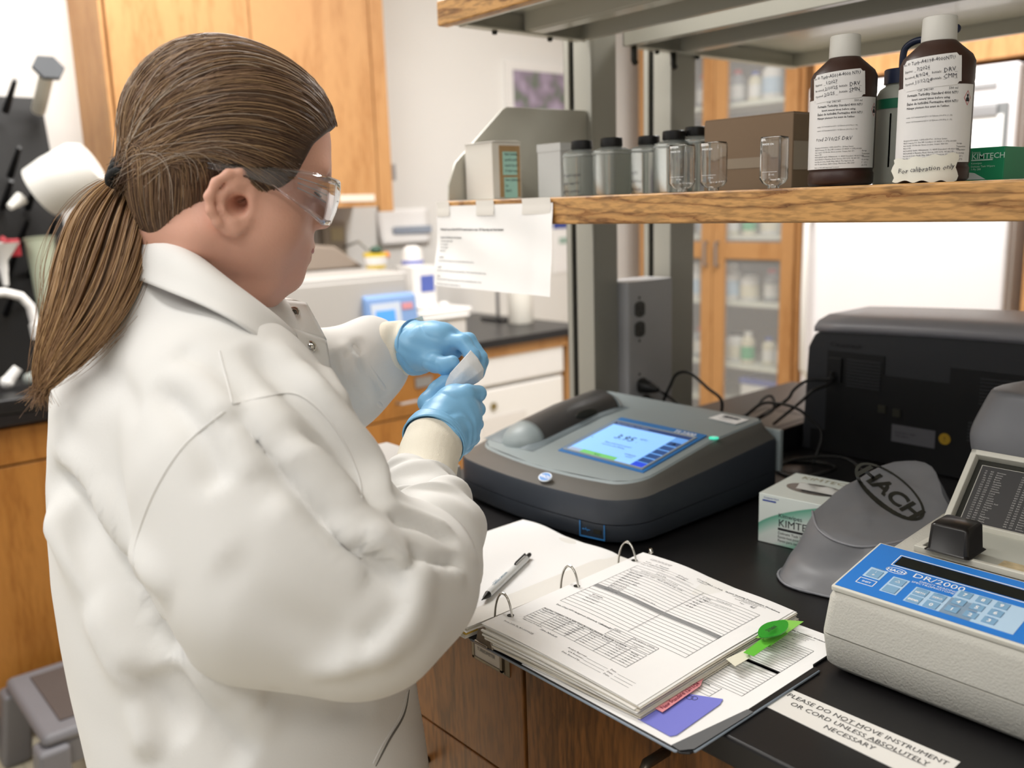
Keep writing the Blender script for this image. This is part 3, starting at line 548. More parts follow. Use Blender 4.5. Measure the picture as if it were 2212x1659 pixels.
# ---------------------------------------------------------------- island bench
t = thing('laboratory_bench', 'black epoxy island worktop carrying the instruments and binder', 'bench', (-.1, .72, 0.883))
obj('worktop', MB().bx(-1.30, 1.3, 0.0, 1.46, 0.885, 0.915), M_black, t, bevel=0.004, bseg=3)
def unit(x0, x1, label, rowsz, handle=True, holder=True):
    t = thing('drawer_cabinet', label, 'cabinet', ((x0 + x1) / 2, 0.7, 0))
    obj('body', MB().bx(x0, x1, 0.045, 1.41, 0.1, 0.884), 'drawer_oak', t)
    obj('toe_kick', MB().bx(x0, x1, 0.10, 1.35, 0, 0.1), M_dkplastic, t)
    z = 0.880
    for h in rowsz:
        d = obj('drawer_front', MB().bx(x0 + .0015, x1 - .0015, 0.02, 0.044, z - h + .0035, z), 'drawer_oak', t, bevel=0.0015)
        xc = (x0 + x1) / 2
        if holder and h == rowsz[0]:
            w = 0.062; zc = 0.853; hx = x1 - 0.028 - w / 2
            f = obj('label_holder', MB().loft([[(hx - w / 2 - .005, .0199, zc - .022), (hx + w / 2 + .005, .0199, zc - .022), (hx + w / 2 + .005, .0199, zc + .024), (hx - w / 2 - .005, .0199, zc + .024)], [(hx - w / 2, .015, zc - .017), (hx + w / 2, .015, zc - .017), (hx + w / 2, .015, zc + .02), (hx - w / 2, .015, zc + .02)]]), mat('bronze_metal', '#6c6355', 0.35, metal=0.7, vary=0.08), d, bevel=0.001)
            obj('label_card', MB().bx(hx - w / 2 + .006, hx + w / 2 - .006, .0135, .0152, zc - .012, zc + .016), mat('card_grey', '#cfc8bd', 0.7, vary=0.03), f)
            obj('rim', MB().bx(hx - w / 2 + .002, hx + w / 2 - .002, .0125, .0155, zc - .015, zc - .012).bx(hx + w / 2 - .006, hx + w / 2 - .002, .0125, .0155, zc - .015, zc + .017).bx(hx - w / 2 + .002, hx - w / 2 + .006, .0125, .0155, zc - .015, zc + .017), MATS['bronze_metal'], f)
            write([('TURBIDIMETER', 0, 0, 0.0045, {'sx': .8})], frame((hx - w / 2 + .012, .0134, zc - .002), (1, 0, 0), (0, 0, 1)), M_ink, f)
        if handle: 
            hc = xc if h == rowsz[0] else xc
            zc = z - h + .075 if not (holder is None) else z - .03
            zc = z - .06
            obj('handle', MB().tube([(hc - .05, .019, zc), (hc - .05, -.012, zc), (hc - .045, -.016, zc), (hc + .045, -.016, zc), (hc + .05, -.012, zc), (hc + .05, .019, zc)], 0.0055, 10), mat('bronze_handle', '#5c5348', 0.35, metal=0.7, vary=0.06), d, smooth='all')
        z -= h
    return t
u1 = unit(-1.27, -0.75, 'oak drawer unit under the binder, left of the vertical seam', [0.188, .28, .30])
lk = py(945, 1350, .02)
obj('lock', MB().lathe((0, 0, 0), [(0.0105, 0), (0.0105, 0.003), (0.008, 0.004)], 20).xf(frame((lk[0], .0195, lk[2]), (-1, 0, 0), (0, 0, 1))), MATS['bronze_metal'], u1, smooth=True)
u2 = unit(-0.747, -0.25, 'oak drawer unit with a worn stain, right of the vertical seam', [0.28, .24, .25], handle=False, holder=False)
pa = py(1440, 1622, .019); 
for z in (pa[2],): obj('handle', MB().tube([(pa[0], .019, z), (pa[0], -.012, z), (pa[0] + .002, -.018, z - .004), (pa[0] + .002, -.018, z - .09), (pa[0], -.012, z - .094), (pa[0], .019, z - .094)], 0.0055, 10), MATS['bronze_handle'], u2, smooth='all')
u3 = unit(-0.247, 0.3, 'oak drawer unit below the spectrophotometer', [0.28, .24, .25], holder=False)
u4 = unit(0.303, 1.27, 'oak drawer unit at the right end of the bench', [0.28, .24, .25], holder=False)

# ---------------------------------------------------------------- reagent shelf: posts, trays, oak edges
t = thing('reagent_shelf', 'grey steel and oak reagent shelving standing on the island bench', 'shelf', (-.2, .7, 0.915))
def post(x0, x1, y0, y1, z0=0.9151, z1=2.3):
    m = MB().bx(x0 + .04, x1, y0 + .006, y1, z0, z1).bx(x0 + .028, x1, y0, y0 + .006, z0, z1).bx(x0, x0 + .014, y0, y0 + .006, z0, z1).bx(x0, x0 + .04, y1 - .008, y1, z0, z1).bx(x0, x0 + .003, y0, y1, z0, z1)
    p = obj('post', m, M_post, t, bevel=0.0012)
    obj('slotted_strip', MB().bx(x0 + .014, x0 + .028, y0 + .008, y0 + .012, z0, z1), M_dark, p)
    n = MB()
    for k in range(28): n.bx(x0 + .018, x0 + .024, y0 + .0072, y0 + .0085, 0.95 + .045 * k, .97 + .045 * k)
    obj('slots', n, M_dkplastic, p)
PX0, PX1 = -1.325, -1.25
post(PX0, PX1, 0.665, 0.735); post(PX0, PX1, 0.90, 0.98)
post(0.9, 0.975, 0.665, 0.735); post(0.9, 0.975, 0.90, 0.98)
obj('post_foot', MB().bx(-1.34, -1.235, 0.65, 0.76, 0.9152, 0.965), M_post, t, bevel=0.003)
SYF = 0.32
def tray(y0, y1, zt, x0=-1.262, x1=1.2, wood_front=True, inner=False):
    """steel tray: top sheet, turned-down flanges, cross channel, oak edge in front"""
    s = obj('tray', MB().bx(x0, x1, y0, y1, zt - .004, zt).bx(x0, x1, y1 - .012, y1, zt - .034, zt - .004).bx(x0, x0 + .004, y0, y1, zt - .036, zt - .004).bx(x0, x0 + .022, y0 + .02, y1 - .02, zt - .038, zt - .034).bx(x0, x1, y0, y0 + .02, zt - .036, zt - .034).bx(x0 + .0, x1, y0, y0 + .003, zt - .036, zt - .004), M_grey, t, bevel=0.001)
    obj('channel', MB().bx(x0 + .02, x1, y0 + .15, y0 + .158, zt - .034, zt - .004).bx(x0 + .02, x1, y0 + .158, y0 + .19, zt - .036, zt - .034), M_grey, s)
    if wood_front: obj('oak_edge', MB().bx(x0 - .004, x1, y0 - .022, y0, zt - .040, zt), 'shelf_oak', t, bevel=0.003)
    for k in range(2): obj('screw', MB().lathe((x0 + .01, y0 + .09 + .13 * k, zt - .044), [(0.004, 0), (.005, 0.003), (0.005, 0.006)], 10), M_dark, s)
    return s
tray(SYF + .022, .66, 1.4045)
tray(SYF + .022, .66, 1.727)
tray(.99, 1.33, 1.405, wood_front=False)
tray(.76, 1.36, 1.727, wood_front=False, x0=-1.255)
for y in (0.775, .895): obj('hook', MB().tube([(-1.24, y, 1.69), (-1.24, y, 1.665), (-1.235, y, 1.658)], 0.006, 8), M_dark, t, smooth='all')
pr_ = [px(x, y, -1.265)[1:] for x, y in ((968, 428), (968, 400), (982, 352), (1082, 238), (1092, 231), (1248, 238), (1248, 415))]
pr_[0] = (pr_[0][0], 1.4055); pr_[-1] = (.664, 1.4055); pr_[-2] = (.664, pr_[-2][1])
obj('end_panel', MB().prism([tuple(q) for q in pr_], 'X', -1.2675, -1.262), M_grey, t, bevel=0.001)
# outlet pedestal between the posts
t = thing('outlet_pedestal', 'brushed metal power pedestal with duplex outlets between the shelf posts', 'outlet', (-1.25, .84, .915))
ztop = 1.235
ox1 = -1.225
ya, yb_ = px(1356, 640, ox1)[1], px(1452, 640, ox1)[1]
obj('housing', MB().bx(-1.30, ox1, ya, yb_, .9152, ztop), mat('pedestal_grey', '#c6c6c9', .4, metal=.0, vary=.04, vscale=15), t, bevel=0.001)
obj('cover_plate', MB().bx(ox1, ox1 + .0015, ya + .002, (ya + yb_) / 2 + .005, .93, ztop - .004), MATS['pedestal_grey'], t)
M_dev = mat('outlet_dark', '#4a4a48', 0.5, vary=0.05)
def outlet(yc, zc, parent):
    M = frame((ox1 + .0016, yc, zc), (0, 1, 0), (0, 0, 1)); r = .0165
    poly = [(max(-.0145, min(.0145, r * 1.12 * cos(a))), r * sin(a)) for a in [2 * pi * k / 24 for k in range(24)]]
    o = obj('receptacle', MB().prism(poly, 'Z', 0, .003).xf(M), M_dev, parent, bevel=0.0006)
    obj('slots', MB().bx(-.007, -.0052, -.001, .007, .003, .0034).bx(.0052, .007, -.001, .006, .003, .0034).bx(-.002, .002, -.009, -.005, .003, .0034).xf(M), M_dark, o)
ym = px(1380, 665, ox1)[1]
for z in (px(1380, 668, ox1)[2], px(1380, 711, ox1)[2]): outlet(ym, z, t)
for z in (px(1380, 643, ox1)[2], px(1380, 736, ox1)[2], px(1380, 808, ox1)[2]): obj('screw', MB().lathe((0, 0, 0), [(0.0028, 0), (.002, .0015)], 10).xf(frame((ox1 + .0015, ym, z), (0, 1, 0), (0, 0, 1))), M_dark, t)
for k, (x, y) in enumerate(((1385, 832), (1392, 868))):
    p = px(x, y, ox1); outlet(p[1], p[2], t)
# ---------------------------------------------------------------- turbidimeter
M_body = mat('instrument_charcoal', '#383d45', 0.42, vary=0.04, bump=0.03, bscale=600)
M_body2 = mat('instrument_dark_grey', '#55534f', 0.42, vary=0.04, bump=0.03, bscale=600)
M_top = mat('instrument_light_grey', '#8f999b', 0.42, vary=0.03, bump=0.02, bscale=500)
M_blue = mat('instrument_blue', '#2f77bd', 0.45, vary=0.02)
def outline(d, n=10, x0=-1.20, x1=-.80, y0=.262, y1=.63, rf=.055, rb=.014, bow=.022, df=None):
    """rounded plan outline, bowed at the front; d = inset"""
    x0 += d; x1 -= d; y1 -= min(d, .01); y0 += (d if df is None else df); rf = max(rf - d * .6, .02); pts = []
    for (cx, cy, r, a0) in ((x0 + rf, y0 + rf, rf, pi), (x1 - rf, y0 + rf, rf, 1.5 * pi), (x1 - rb, y1 - rb, rb, 0), (x0 + rb, y1 - rb, rb, .5 * pi)):
        pts += [(cx + r * cos(a0 + pi / 2 * k / n), cy + r * sin(a0 + pi / 2 * k / n)) for k in range(n + 1)]
    full = []
    for i in range(len(pts)):
        a, b = pts[i], pts[(i + 1) % len(pts)]; full.append(a); L_ = math.dist(a, b)
        if L_ > .08: full += [(a[0] + (b[0] - a[0]) * k / 8, a[1] + (b[1] - a[1]) * k / 8) for k in range(1, 8)]
    xc = (x0 + x1) / 2; w = (x1 - x0) / 2
    return [(x, y - bow * (1 - ((x - xc) / w) ** 2) * max(0, 1 - (y - y0) / .15)) for x, y in full]
def ztop(y): return float(np.interp(y, [.24, .30, .36, .48, .60, .64], [.990, .998, 1.008, 1.029, 1.037, 1.036]))
def ridge(y): return float(np.interp(y, [.24, .30, .45, .63], [.984, .986, .997, 1.012]))
def seam(y): return float(np.interp(y, [.24, .35, .50, .63], [.948, .950, .953, .957]))
def ring(d, zf, df=None): return [(x, y, zf(y)) for x, y in outline(d, df=df)]
t = thing('turbidimeter', 'grey benchtop turbidimeter with a blue-framed touch screen reading 3.95', 'instrument', (-1.0, .44, .915))
obj('lower_shell', MB().loft([ring(.014, lambda y: .9185), ring(.004, lambda y: .922), ring(.0, lambda y: .930), ring(.0, lambda y: seam(y) - .0008), ring(.004, lambda y: seam(y) - .0008)]), M_body, t, smooth=True)
obj('upper_shell', MB().loft([ring(.004, lambda y: seam(y) + .0002), ring(.0, lambda y: seam(y) + .0007), ring(.0005, lambda y: ridge(y) - .004), ring(.002, ridge)]), M_body, t, smooth=True, angle=60)
obj('sloping_bezel', MB().loft([ring(.002, ridge), ring(.014, lambda y: ridge(y) * .45 + ztop(y) * .55, df=.022), ring(.022, lambda y: ztop(y) - .001, df=.038)]), M_body2, t, smooth=True, angle=60)
r0 = ring(.022, lambda y: ztop(y) - .001, df=.038); r1 = ring(.024, lambda y: ztop(y) + .002, df=.041)
tp = MB().loft([r0, r1], cap=False)
nx, ny = 24, 24
ys = [q[1] for q in r1]; y0_, y1_ = min(ys), max(ys)
def span(y):
    xs = []
    for i in range(len(r1)):
        a, b = r1[i], r1[(i + 1) % len(r1)]
        if (a[1] - y) * (b[1] - y) <= 0 and abs(a[1] - b[1]) > 1e-9: xs.append(a[0] + (b[0] - a[0]) * (y - a[1]) / (b[1] - a[1]))
    return (min(xs), max(xs)) if xs else (-1.0, -1.0)
def gtop(u, v):
    y = y0_ + (y1_ - y0_) * min(max(v, .002), .998); a, b = span(y); return (a + (b - a) * u, y, ztop(y) + .002)
obj('top_panel', tp.grid(gtop, nx, ny), M_top, t, smooth=True, fix=False)
# rear light strip on the right side
obj('rear_strip', MB().bx(-1.197, -.7985, .6285, .640, .952, 1.022), M_top, t, bevel=0.003)
def on_top(x, y, lift=0.0): return (x, y, ztop(y) + .002 + lift)
# cell lid recess, lid and dome
cx = -1.108
def trough(u, v):
    y = .315 + .235 * v; x = -1.178 + .125 * u
    e = max(0, 1 - ((2 * u - 1) ** 4 + (2 * v - 1) ** 4)); return (x, y, ztop(y) + .0025 + .004 * min(1, (1 - e) * 3) * (1 if e > 0 else 0))
obj('lid_recess', MB().grid(lambda u, v: trough(u, v), 20, 20), mat('recess_grey', '#6f7a7f', 0.45, vary=0.03), t, smooth=True)
def lidring(y, k=1.0, rx=.043, rz=.03):
    return [(cx + rx * k * cos(a), y, ztop(y) + .001 + rz * k * sin(a)) for a in [pi * j / 16 for j in range(17)]] + [(cx - rx * k * .6, y, ztop(y) - .004), (cx + rx * k * .6, y, ztop(y) - .004)]
obj('lid_dome', MB().loft([lidring(.355 - .045 * sin(a), cos(a) * .98 + .02) for a in [pi / 2 * j / 8 for j in range(8, -1, -1)]]), M_top, t, smooth='all')
obj('cell_lid', MB().loft([lidring(.354, .98), lidring(.356, 1.0), lidring(.44, 1.03), lidring(.530, 1.0), lidring(.535, .95)]), mat('lid_dark', '#3f3d3c', 0.35, vary=0.05), t, smooth=True, angle=50)
obj('finger_notch', MB().ball((cx + .040, .455, ztop(.455) + .014), .022, 14, 8, (.18, 1.2, .4)), M_dark, t, smooth=True)
obj('lid_hinge_collar', MB().loft([lidring(.536, 1.0, .046, .028), lidring(.555, .7, .046, .026)]), M_top, t, smooth=True)
# touch screen
sx0, sx1, sy0, sy1 = -1.017, -.838, .338, .488
za, zb = ztop(sy0) + .0025, ztop(sy1) + .0045
Ms = frame((sx0, sy0, za), (1, 0, 0), (0, sy1 - sy0, zb - za)); sw, sh_ = sx1 - sx0, math.hypot(sy1 - sy0, zb - za)
fr = obj('blue_frame', MB().bx(0, sw, 0, sh_, -.001, .0012).xf(Ms), M_blue, t, bevel=0.0006)
b1 = MB().bx(.006, sw - .006, .005, .0085, .0012, .0032).bx(.006, sw - .006, sh_ - .0205, sh_ - .017, .0012, .0032).bx(.006, .0095, .0085, sh_ - .0205, .0012, .0032).bx(sw - .0095, sw - .006, .0085, sh_ - .0205, .0012, .0032).xf(Ms)
obj('screen_bezel', b1, mat('bezel_silver', '#9aa4ac', 0.35, vary=0.02), t)
def scr(name, x0, x1, y0, y1, z, col, es, par):
    return obj(name, MB().bx(x0, x1, y0, y1, z, z + .0002).xf(Ms), mat('screen_' + name, col, 0.4, emit=col, es=es, vary=0.001), par)
X0, X1, Y0, Y1 = .0095, sw - .0095, .0085, sh_ - .0205
ds = scr('display', X0, X1, Y0, Y1, .0014, '#86b9f2', .75, t)
scr('title_bar', X0, X1, Y1 - .0095, Y1, .0018, '#20386a', .5, ds)
scr('button_column', X1 - .026, X1, Y0, Y1 - .0095, .0018, '#5f97dc', .6, ds)
for k in range(5): scr('menu_button', X1 - .024, X1 - .002, Y0 + .0175 + .0165 * k, Y0 + .0175 + .0165 * k + .0125, .0021, '#2b4d85', .45, ds)
scr('arrow_button', X1 - .024, X1 - .002, Y0 + .002, Y0 + .015, .0021, '#2846c8', .7, ds)
scr('green_button', X0 + .028, X1 - .058, Y0 + .0005, Y0 + .0125, .0018, '#6cb86a', .6, ds)
scr('grey_button', X0 + .002, X0 + .027, Y0 + .0005, Y0 + .011, .0018, '#98a8c0', .5, ds)
write([('3.95', X0 + .040, Y0 + .068, .0155, {'sx': 1.05, 'sh': .1}), ('NTU', X0 + .086, Y0 + .080, .0050), ('c', X0 + .088, Y0 + .068, .004), ('Please install sample vial and', X0 + .040, Y0 + .048, .0042, {'sx': .8}), ('close lid to start Reading.', X0 + .040, Y0 + .0405, .0042, {'sx': .8}),
       ('Read', X0 + .058, Y0 + .004, .004), ('03/FEB/2026', X1 - .058, Y0 + .026, .0038, {'sx': .8}), ('14:50:27', X1 - .052, Y0 + .0195, .0038, {'sx': .8}), ('v', X0 + .005, Y0 + .053, .006)], Ms, mat('screen_text', '#16233c', 0.6, vary=0.01), ds, lift=.0024)
write([('Measurement 28 Apr -Hard WQAPI-', X0 + .004, Y1 - .007, .004, {'sx': .8})], Ms, mat('screen_light_text', '#aac4ea', 0.6, emit='#aac4ea', es=.3, vary=0.01), ds, lift=.0024)
write([('▲', X1 - .017, Y0 + .087, .007)], Ms, MATS['screen_text'], ds, lift=.0026)
tri = [(X1 - .020, Y0 + .1015), (X1 - .006, Y0 + .1015), (X1 - .013, Y0 + .1085)]
write([('TL2300', sw - .0575, sh_ - .0142, .0095, {'sx': 1.0, 'sh': .12, 'bold': .035})], Ms, mat('white_print', '#f0f2f4', 0.5, vary=0.01), fr, lift=.0014)
p = on_top(-.826, .489, 0)
pb = obj('power_button', MB().lathe(p, [(.0075, 0), (.0075, .0014), (.006, .0022)], 24), mat('button_green', '#3fbf9f', 0.4, emit='#49d8b4', es=.8, vary=.01), t, smooth=True)
obj('power_symbol', MB().tube([(p[0] + .003 * cos(a), p[1] + .003 * sin(a), p[2] + .0026) for a in [pi * .65 + 2 * pi * .85 * k / 14 for k in range(15)]], .0004, 5).bx(p[0] - .0004, p[0] + .0004, p[1] + .001, p[1] + .004, p[2] + .0022, p[2] + .003), MATS['white_print'], pb)
bl = frame(on_top(-.895, .585, .001), (1, -.10, .0), (.1, 1, .06))
bb = obj('barcode_label', MB().bx(0, .058, -.016, .016, 0, .0006).xf(bl), M_paper, t)
g = MB(); xx = .012; rj = random.Random(5)
while xx < .046: w = rj.choice([.0004, .0008, .0012]); g.bx(xx, xx + w, .002, .0115, .0006, .0008); xx += w + rj.choice([.0005, .0009])
obj('bars', g.xf(bl), M_ink, bb)
write([('PROPERTY OF', .018, -.002, .0018), ('COASTAL CAROLINA', .012, -.006, .0022), ('UNIVERSITY', .018, -.010, .002)], bl, M_ink, bb, lift=.0008)
# badge, usb panel
def front_pt(x, k): 
    pts = [q for q in outline(0) if q[1] < .34]; q = sorted(pts, key=lambda q: q[0]); return float(np.interp(x, [a[0] for a in q], [a[1] for a in q]))
ze, yb0 = .993, front_pt(-.955, 0)
Mb = frame((-.957, yb0 + .0130, .9935), (1, -.02, 0), (0, .6, .35))
bd = obj('badge', MB().prism([(.0125 * cos(a), .0088 * sin(a)) for a in [2 * pi * k / 28 for k in range(28)]], 'Z', -.0005, .0016).xf(Mb), mat('badge_rim', '#c9d3dc', 0.3, vary=.01), t)
obj('badge_face', MB().prism([(.0112 * cos(a), .0076 * sin(a)) for a in [2 * pi * k / 28 for k in range(28)]], 'Z', .0016, .0019).xf(Mb), M_blue, bd)
write([('HACH', 0, -.0025, .0052, {'al': 'CENTER', 'bold': .03})], Mb, MATS['white_print'], bd, lift=.0022)
yu = front_pt(-.855, 0) + .0003
Mu = frame((-.878, front_pt(-.878, 0) - .0006, .921), (.042, front_pt(-.836, 0) - front_pt(-.878, 0), 0), (0, 0, 1))
Mu = frame((-.878, front_pt(-.878, 0) - .0022, .925), (.042, front_pt(-.836, 0) - front_pt(-.878, 0), 0), (0, 0, 1))
us = obj('usb_panel', MB().bx(0, .0016, .002, .0235, 0, .0009).bx(.040, .0416, .002, .0235, 0, .0009).bx(0, .0416, 0, .0018, 0, .0009).xf(Mu), mat('blue_line', '#3a82c4', .5, vary=.02), t)
obj('usb_port', MB().bx(.023, .0355, .008, .0145, -.0002, .0008).xf(Mu), M_dark, us)
obj('usb_symbol', MB().bx(.006, .017, .0112, .0120, 0, .0007).ball((.006, .0116, .0004), .0013, 8, 6).bx(.010, .0108, .0116, .0145, 0, .0007).bx(.0125, .0133, .009, .0116, 0, .0007).xf(Mu), MATS['blue_line'], us)
for (x, y) in ((-1.13, .34), (-.87, .34), (-1.13, .57), (-.87, .57)): obj('foot', MB().lathe((x, y, .9152), [(.014, 0), (.014, .004)], 14), M_dkplastic, t)

# ---------------------------------------------------------------- grey block at the left end of the bench
t = thing('grey_case', 'pale grey instrument case at the far left end of the worktop', 'case', (-1.18, .21, .915))
obj('case_body', MB().bx(-1.295, -1.215, .03, .19, .9152, 1.0).bx(-1.215, -1.10, .03, .185, .9152, .992) if False else MB().bx(-1.295, -1.085, .02, .195, .9152, 1.0), mat('case_grey', '#a9a7a4', .5, vary=.02), t, bevel=.004)
obj('case_foot', MB().bx(-1.29, -1.09, .025, .19, .9151, .918), M_dkplastic, t)

# ---------------------------------------------------------------- spectrophotometer
M_dr = mat('spectro_beige', '#c3c1b8',   .55, bump=.42, bscale=420, vary=.03)
M_drs = mat('spectro_smooth', '#d5d3c8', .45, vary=.02)
t = thing('spectrophotometer', 'beige bench spectrophotometer with a blue keypad and its lid open', 'instrument', (-.33, .28, .915))
X0, X1, YF, YB = -.452, -.200, .166, .44
def rr(x0, x1, y0, y1, z, r=.012, n=5):
    pts = []
    for (cx_, cy_, a0) in ((x0 + r, y0 + r, pi), (x1 - r, y0 + r, 1.5 * pi), (x1 - r, y1 - r, 0), (x0 + r, y1 - r, .5 * pi)):
        pts += [(cx_ + r * cos(a0 + pi / 2 * k / n), cy_ + r * sin(a0 + pi / 2 * k / n), z if not callable(z) else z(cy_ + r * sin(a0 + pi / 2 * k / n))) for k in range(n + 1)]
    return pts
obj('base_shell', MB().loft([rr(X0 + .012, X1 - .012, YF + .008, YB - .01, .9195), rr(X0 + .004, X1 - .004, YF + .002, YB, .926), rr(X0, X1, YF, YB, .956), rr(X0 + .002, X1 - .002, YF + .002, YB, .9565)]), M_dr, t, smooth=True, angle=60)
zt_ = lambda y: 1.004 + .19 * (y - .172) if y < .27 else 1.0226
obj('upper_shell', MB().loft([rr(X0 + .002, X1 - .002, YF + .002, YB, .9572), rr(X0, X1, YF, YB, .958), rr(X0 + .004, X1 - .004, YF + .003, YB, lambda y: zt_(y) - .010), rr(X0 + .007, X1 - .007, YF + .005, YB - .004, lambda y: zt_(y) - .003), rr(X0 + .012, X1 - .012, YF + .010, YB - .008, lambda y: zt_(y))]), M_dr, t, smooth=True, angle=60)
for (x, y) in ((X0 + .03, YF + .03), (X1 - .03, YF + .03), (X0 + .03, YB - .03), (X1 - .03, YB - .03)): obj('foot', MB().lathe((x, y, .9152), [(.009, 0), (.009, .0048)], 12), M_dkplastic, t)
Mk = frame((-.4405, .174, 1.0052), (1, 0, 0), (0, .1, .019)); kw, kh = .234, .094
kp = obj('keypad_frame', MB().bx(-.003, kw + .003, -.003, kh + .003, -.002, .004).xf(Mk), M_drs, t, bevel=.0015)
obj('blue_overlay', MB().bx(0, kw, 0, kh, .004, .0046).xf(Mk), mat('overlay_blue', '#2c7bd0', .4, vary=.02), kp)
obj('display_window', MB().bx(.030, .205, .063, .080, .0047, .0052).xf(Mk), mat('window_dark', '#20221f', .15, vary=.05), kp)
M_wp = MATS['white_print']
def box_line(g, x0, x1, y0, y1, w=.0008, z=.0047): g.bx(x0, x1, y0, y0 + w, z, z + .0002).bx(x0, x1, y1 - w, y1, z, z + .0002).bx(x0, x0 + w, y0, y1, z, z + .0002).bx(x1 - w, x1, y0, y1, z, z + .0002)
g = MB(); box_line(g, .0275, .2075, .0605, .0825, .0010); box_line(g, .014, .032, .008 + .006, .024 + .001, .0008)
obj('white_outlines', g.xf(Mk), M_wp, kp)
keypad = MB().bx(.014, .032, .028, .047, .0047, .00485).bx(.040, .057, .012, .042, .0047, .00485).bx(.066, .128, .008, .0 + .036, .0047, .00485).bx(.100, .165, .008, .052, .0047, .00485)
obj('key_field', keypad.xf(Mk), mat('key_field_pale', '#b3cfe6', .5, vary=.02), kp)
M_key = mat('key_blue', '#7fa8c8', .45, vary=.03)
keys = [('I/0', .023, .0365, .013, .013), ('^', .0485, .034, .013, .0115), ('v', .0485, .019, .013, .0115), ('METH', .074, .0285, .0125, .0115), ('READ', .074, .0145, .0125, .0115), ('ZERO', .0905, .0285, .0125, .0115), ('0', .0905, .0145, .0125, .0115),
        ('7', .1085, .0455, .0115, .010), ('8', .125, .0455, .0115, .010), ('9', .1415, .0455, .0115, .010), ('4', .1085, .0315, .0115, .010), ('5', .125, .0315, .0115, .010), ('6', .1415, .0315, .0115, .010), ('1', .1085, .0175, .0115, .010), ('2', .125, .0175, .0115, .010), ('3', .1415, .0175, .0115, .010), ]
for s_, x, y, w, h in keys:
    k_ = obj('key', MB().bx(x - w / 2, x + w / 2, y - h / 2, y + h / 2, .0049, .0056).xf(Mk), M_key, kp, bevel=.0003)
lines = [('I', .023, .0375, .003, {'al': 'CENTER'}), ('o', .023, .0325, .003, {'al': 'CENTER', 'bold': .05}), ('△', .0485, .032, .004, {'al': 'CENTER'})]
lines += [(s_, x, y - .003, .0048 if len(s_) == 1 else .0026, {'al': 'CENTER', 'bold': .04}) for s_, x, y, w, h in keys[3:]]
lines += [('ENTER', .074, .0112, .0024, {'al': 'CENTER', 'bold': .04})]
write(lines, Mk, M_wp, kp, lift=.0058)
write([('SHIFT', .023, .0183, .0026, {'al': 'CENTER', 'bold': .03}), ('DR/2000', .054, .0505, .0078, {'sx': 1.25}), ('DIRECT READING', .064, .0452, .0027, {'sx': 1.2}), ('SPECTROPHOTOMETER', .058, .0413, .0027, {'sx': 1.2}), ('HACH', .0375, .0505, .0043, {'al': 'CENTER', 'sx': 1.1, 'bold': .04})], Mk, M_wp, kp, lift=.0047)
write([('POWER', .023, .0455, .002, {'al': 'CENTER', 'bold': .04})] + [(w_, x, y, .0015, {'al': 'CENTER'}) for w_, x, y in (('CONFIG', .074, .0325), ('CLEAR', .0905, .0325), ('TIMER', .1085, .0488), ('nm', .1085, .0350), ('BATT', .1085, .0208), ('ABS', .125, .0350), ('STORE', .125, .0208), ('CONC', .1415, .0350), ('RECALL', .1415, .0208), ('%T', .1415, .0488))], Mk, MATS['blue_line'], kp, lift=.0059)
obj('logo_ring', MB().tube([(.0375 + .0105 * cos(a), .0527 + .0048 * sin(a), .0048) for a in [2 * pi * k / 32 for k in range(33)]], .0003, 4).xf(Mk), M_wp, kp)
obj('cell_well', MB().bx(-.405, -.215, .285, .385, 1.0228, 1.0236), mat('well_grey', '#b9bab0', .5, vary=.03), t)
obj('well_rim', MB().bx(-.412, -.208, .279, .285, 1.0228, 1.030).bx(-.412, -.208, .385, .391, 1.0228, 1.030).bx(-.412, -.405, .285, .385, 1.0228, 1.030).bx(-.215, -.208, .285, .385, 1.0228, 1.030), M_drs, t, bevel=.001)
obj('stained_strip', MB().bx(-.335, -.225, .292, .315, 1.0237, 1.0245), mat('stained_paper', '#c2b08c', .9, vary=.45, vscale=120), t)
cc = pz(2043, 1200, 1.045)
obj('cell_cover', MB().loft([rr(-.399, -.353, .272, .318, 1.031, .004), rr(-.3965, -.3555, .2745, .3155, 1.033, .004), rr(-.395, -.357, .276, .314, 1.058, .004), rr(-.393, -.359, .278, .312, 1.0605, .004)]), mat('gloss_black', '#171514', .28, vary=.05), t, smooth=True, angle=50)
# open lid
Ml = frame((-.433, .402, 1.018), (1, 0, 0), (0, .068, .070)); lw, lh = .230, .097
ld = obj('lid', MB().bx(0, lw, 0, lh, -.006, -.003).bx(0, .007, 0, lh, -.003, .010).bx(lw - .007, lw, 0, lh, -.003, .010).bx(0, lw, lh - .007, lh, -.003, .010).bx(0, lw, 0, .005, -.003, .006).xf(Ml), M_drs, t, bevel=.0012)
obj('rim_channel', MB().bx(.0072, .0125, .005, lh - .0072, -.003, -.0015).bx(.0125, lw - .0072, lh - .0125, lh - .0072, -.003, -.0015).xf(Ml), M_dark, ld)
obj('chart', MB().bx(.015, lw - .012, .006, lh - .015, -.003, .0005).xf(Ml), mat('chart_charcoal', '#3b3a3b', .45, vary=.03), ld)
rj = random.Random(9); rows_ = []
words_ = ['Aluminum', 'Arsenic', 'Barium', 'Boron', 'Bromine', 'Cadmium', 'Chloride', 'Chlorine', 'Chromium', 'Cobalt', 'Color', 'Copper', 'Cyanide', 'Cyanuric Acid', 'Fluoride', 'Hardness', 'Iodine', 'Iron', 'Lead', 'Manganese', 'Nickel', 'Nitrate']
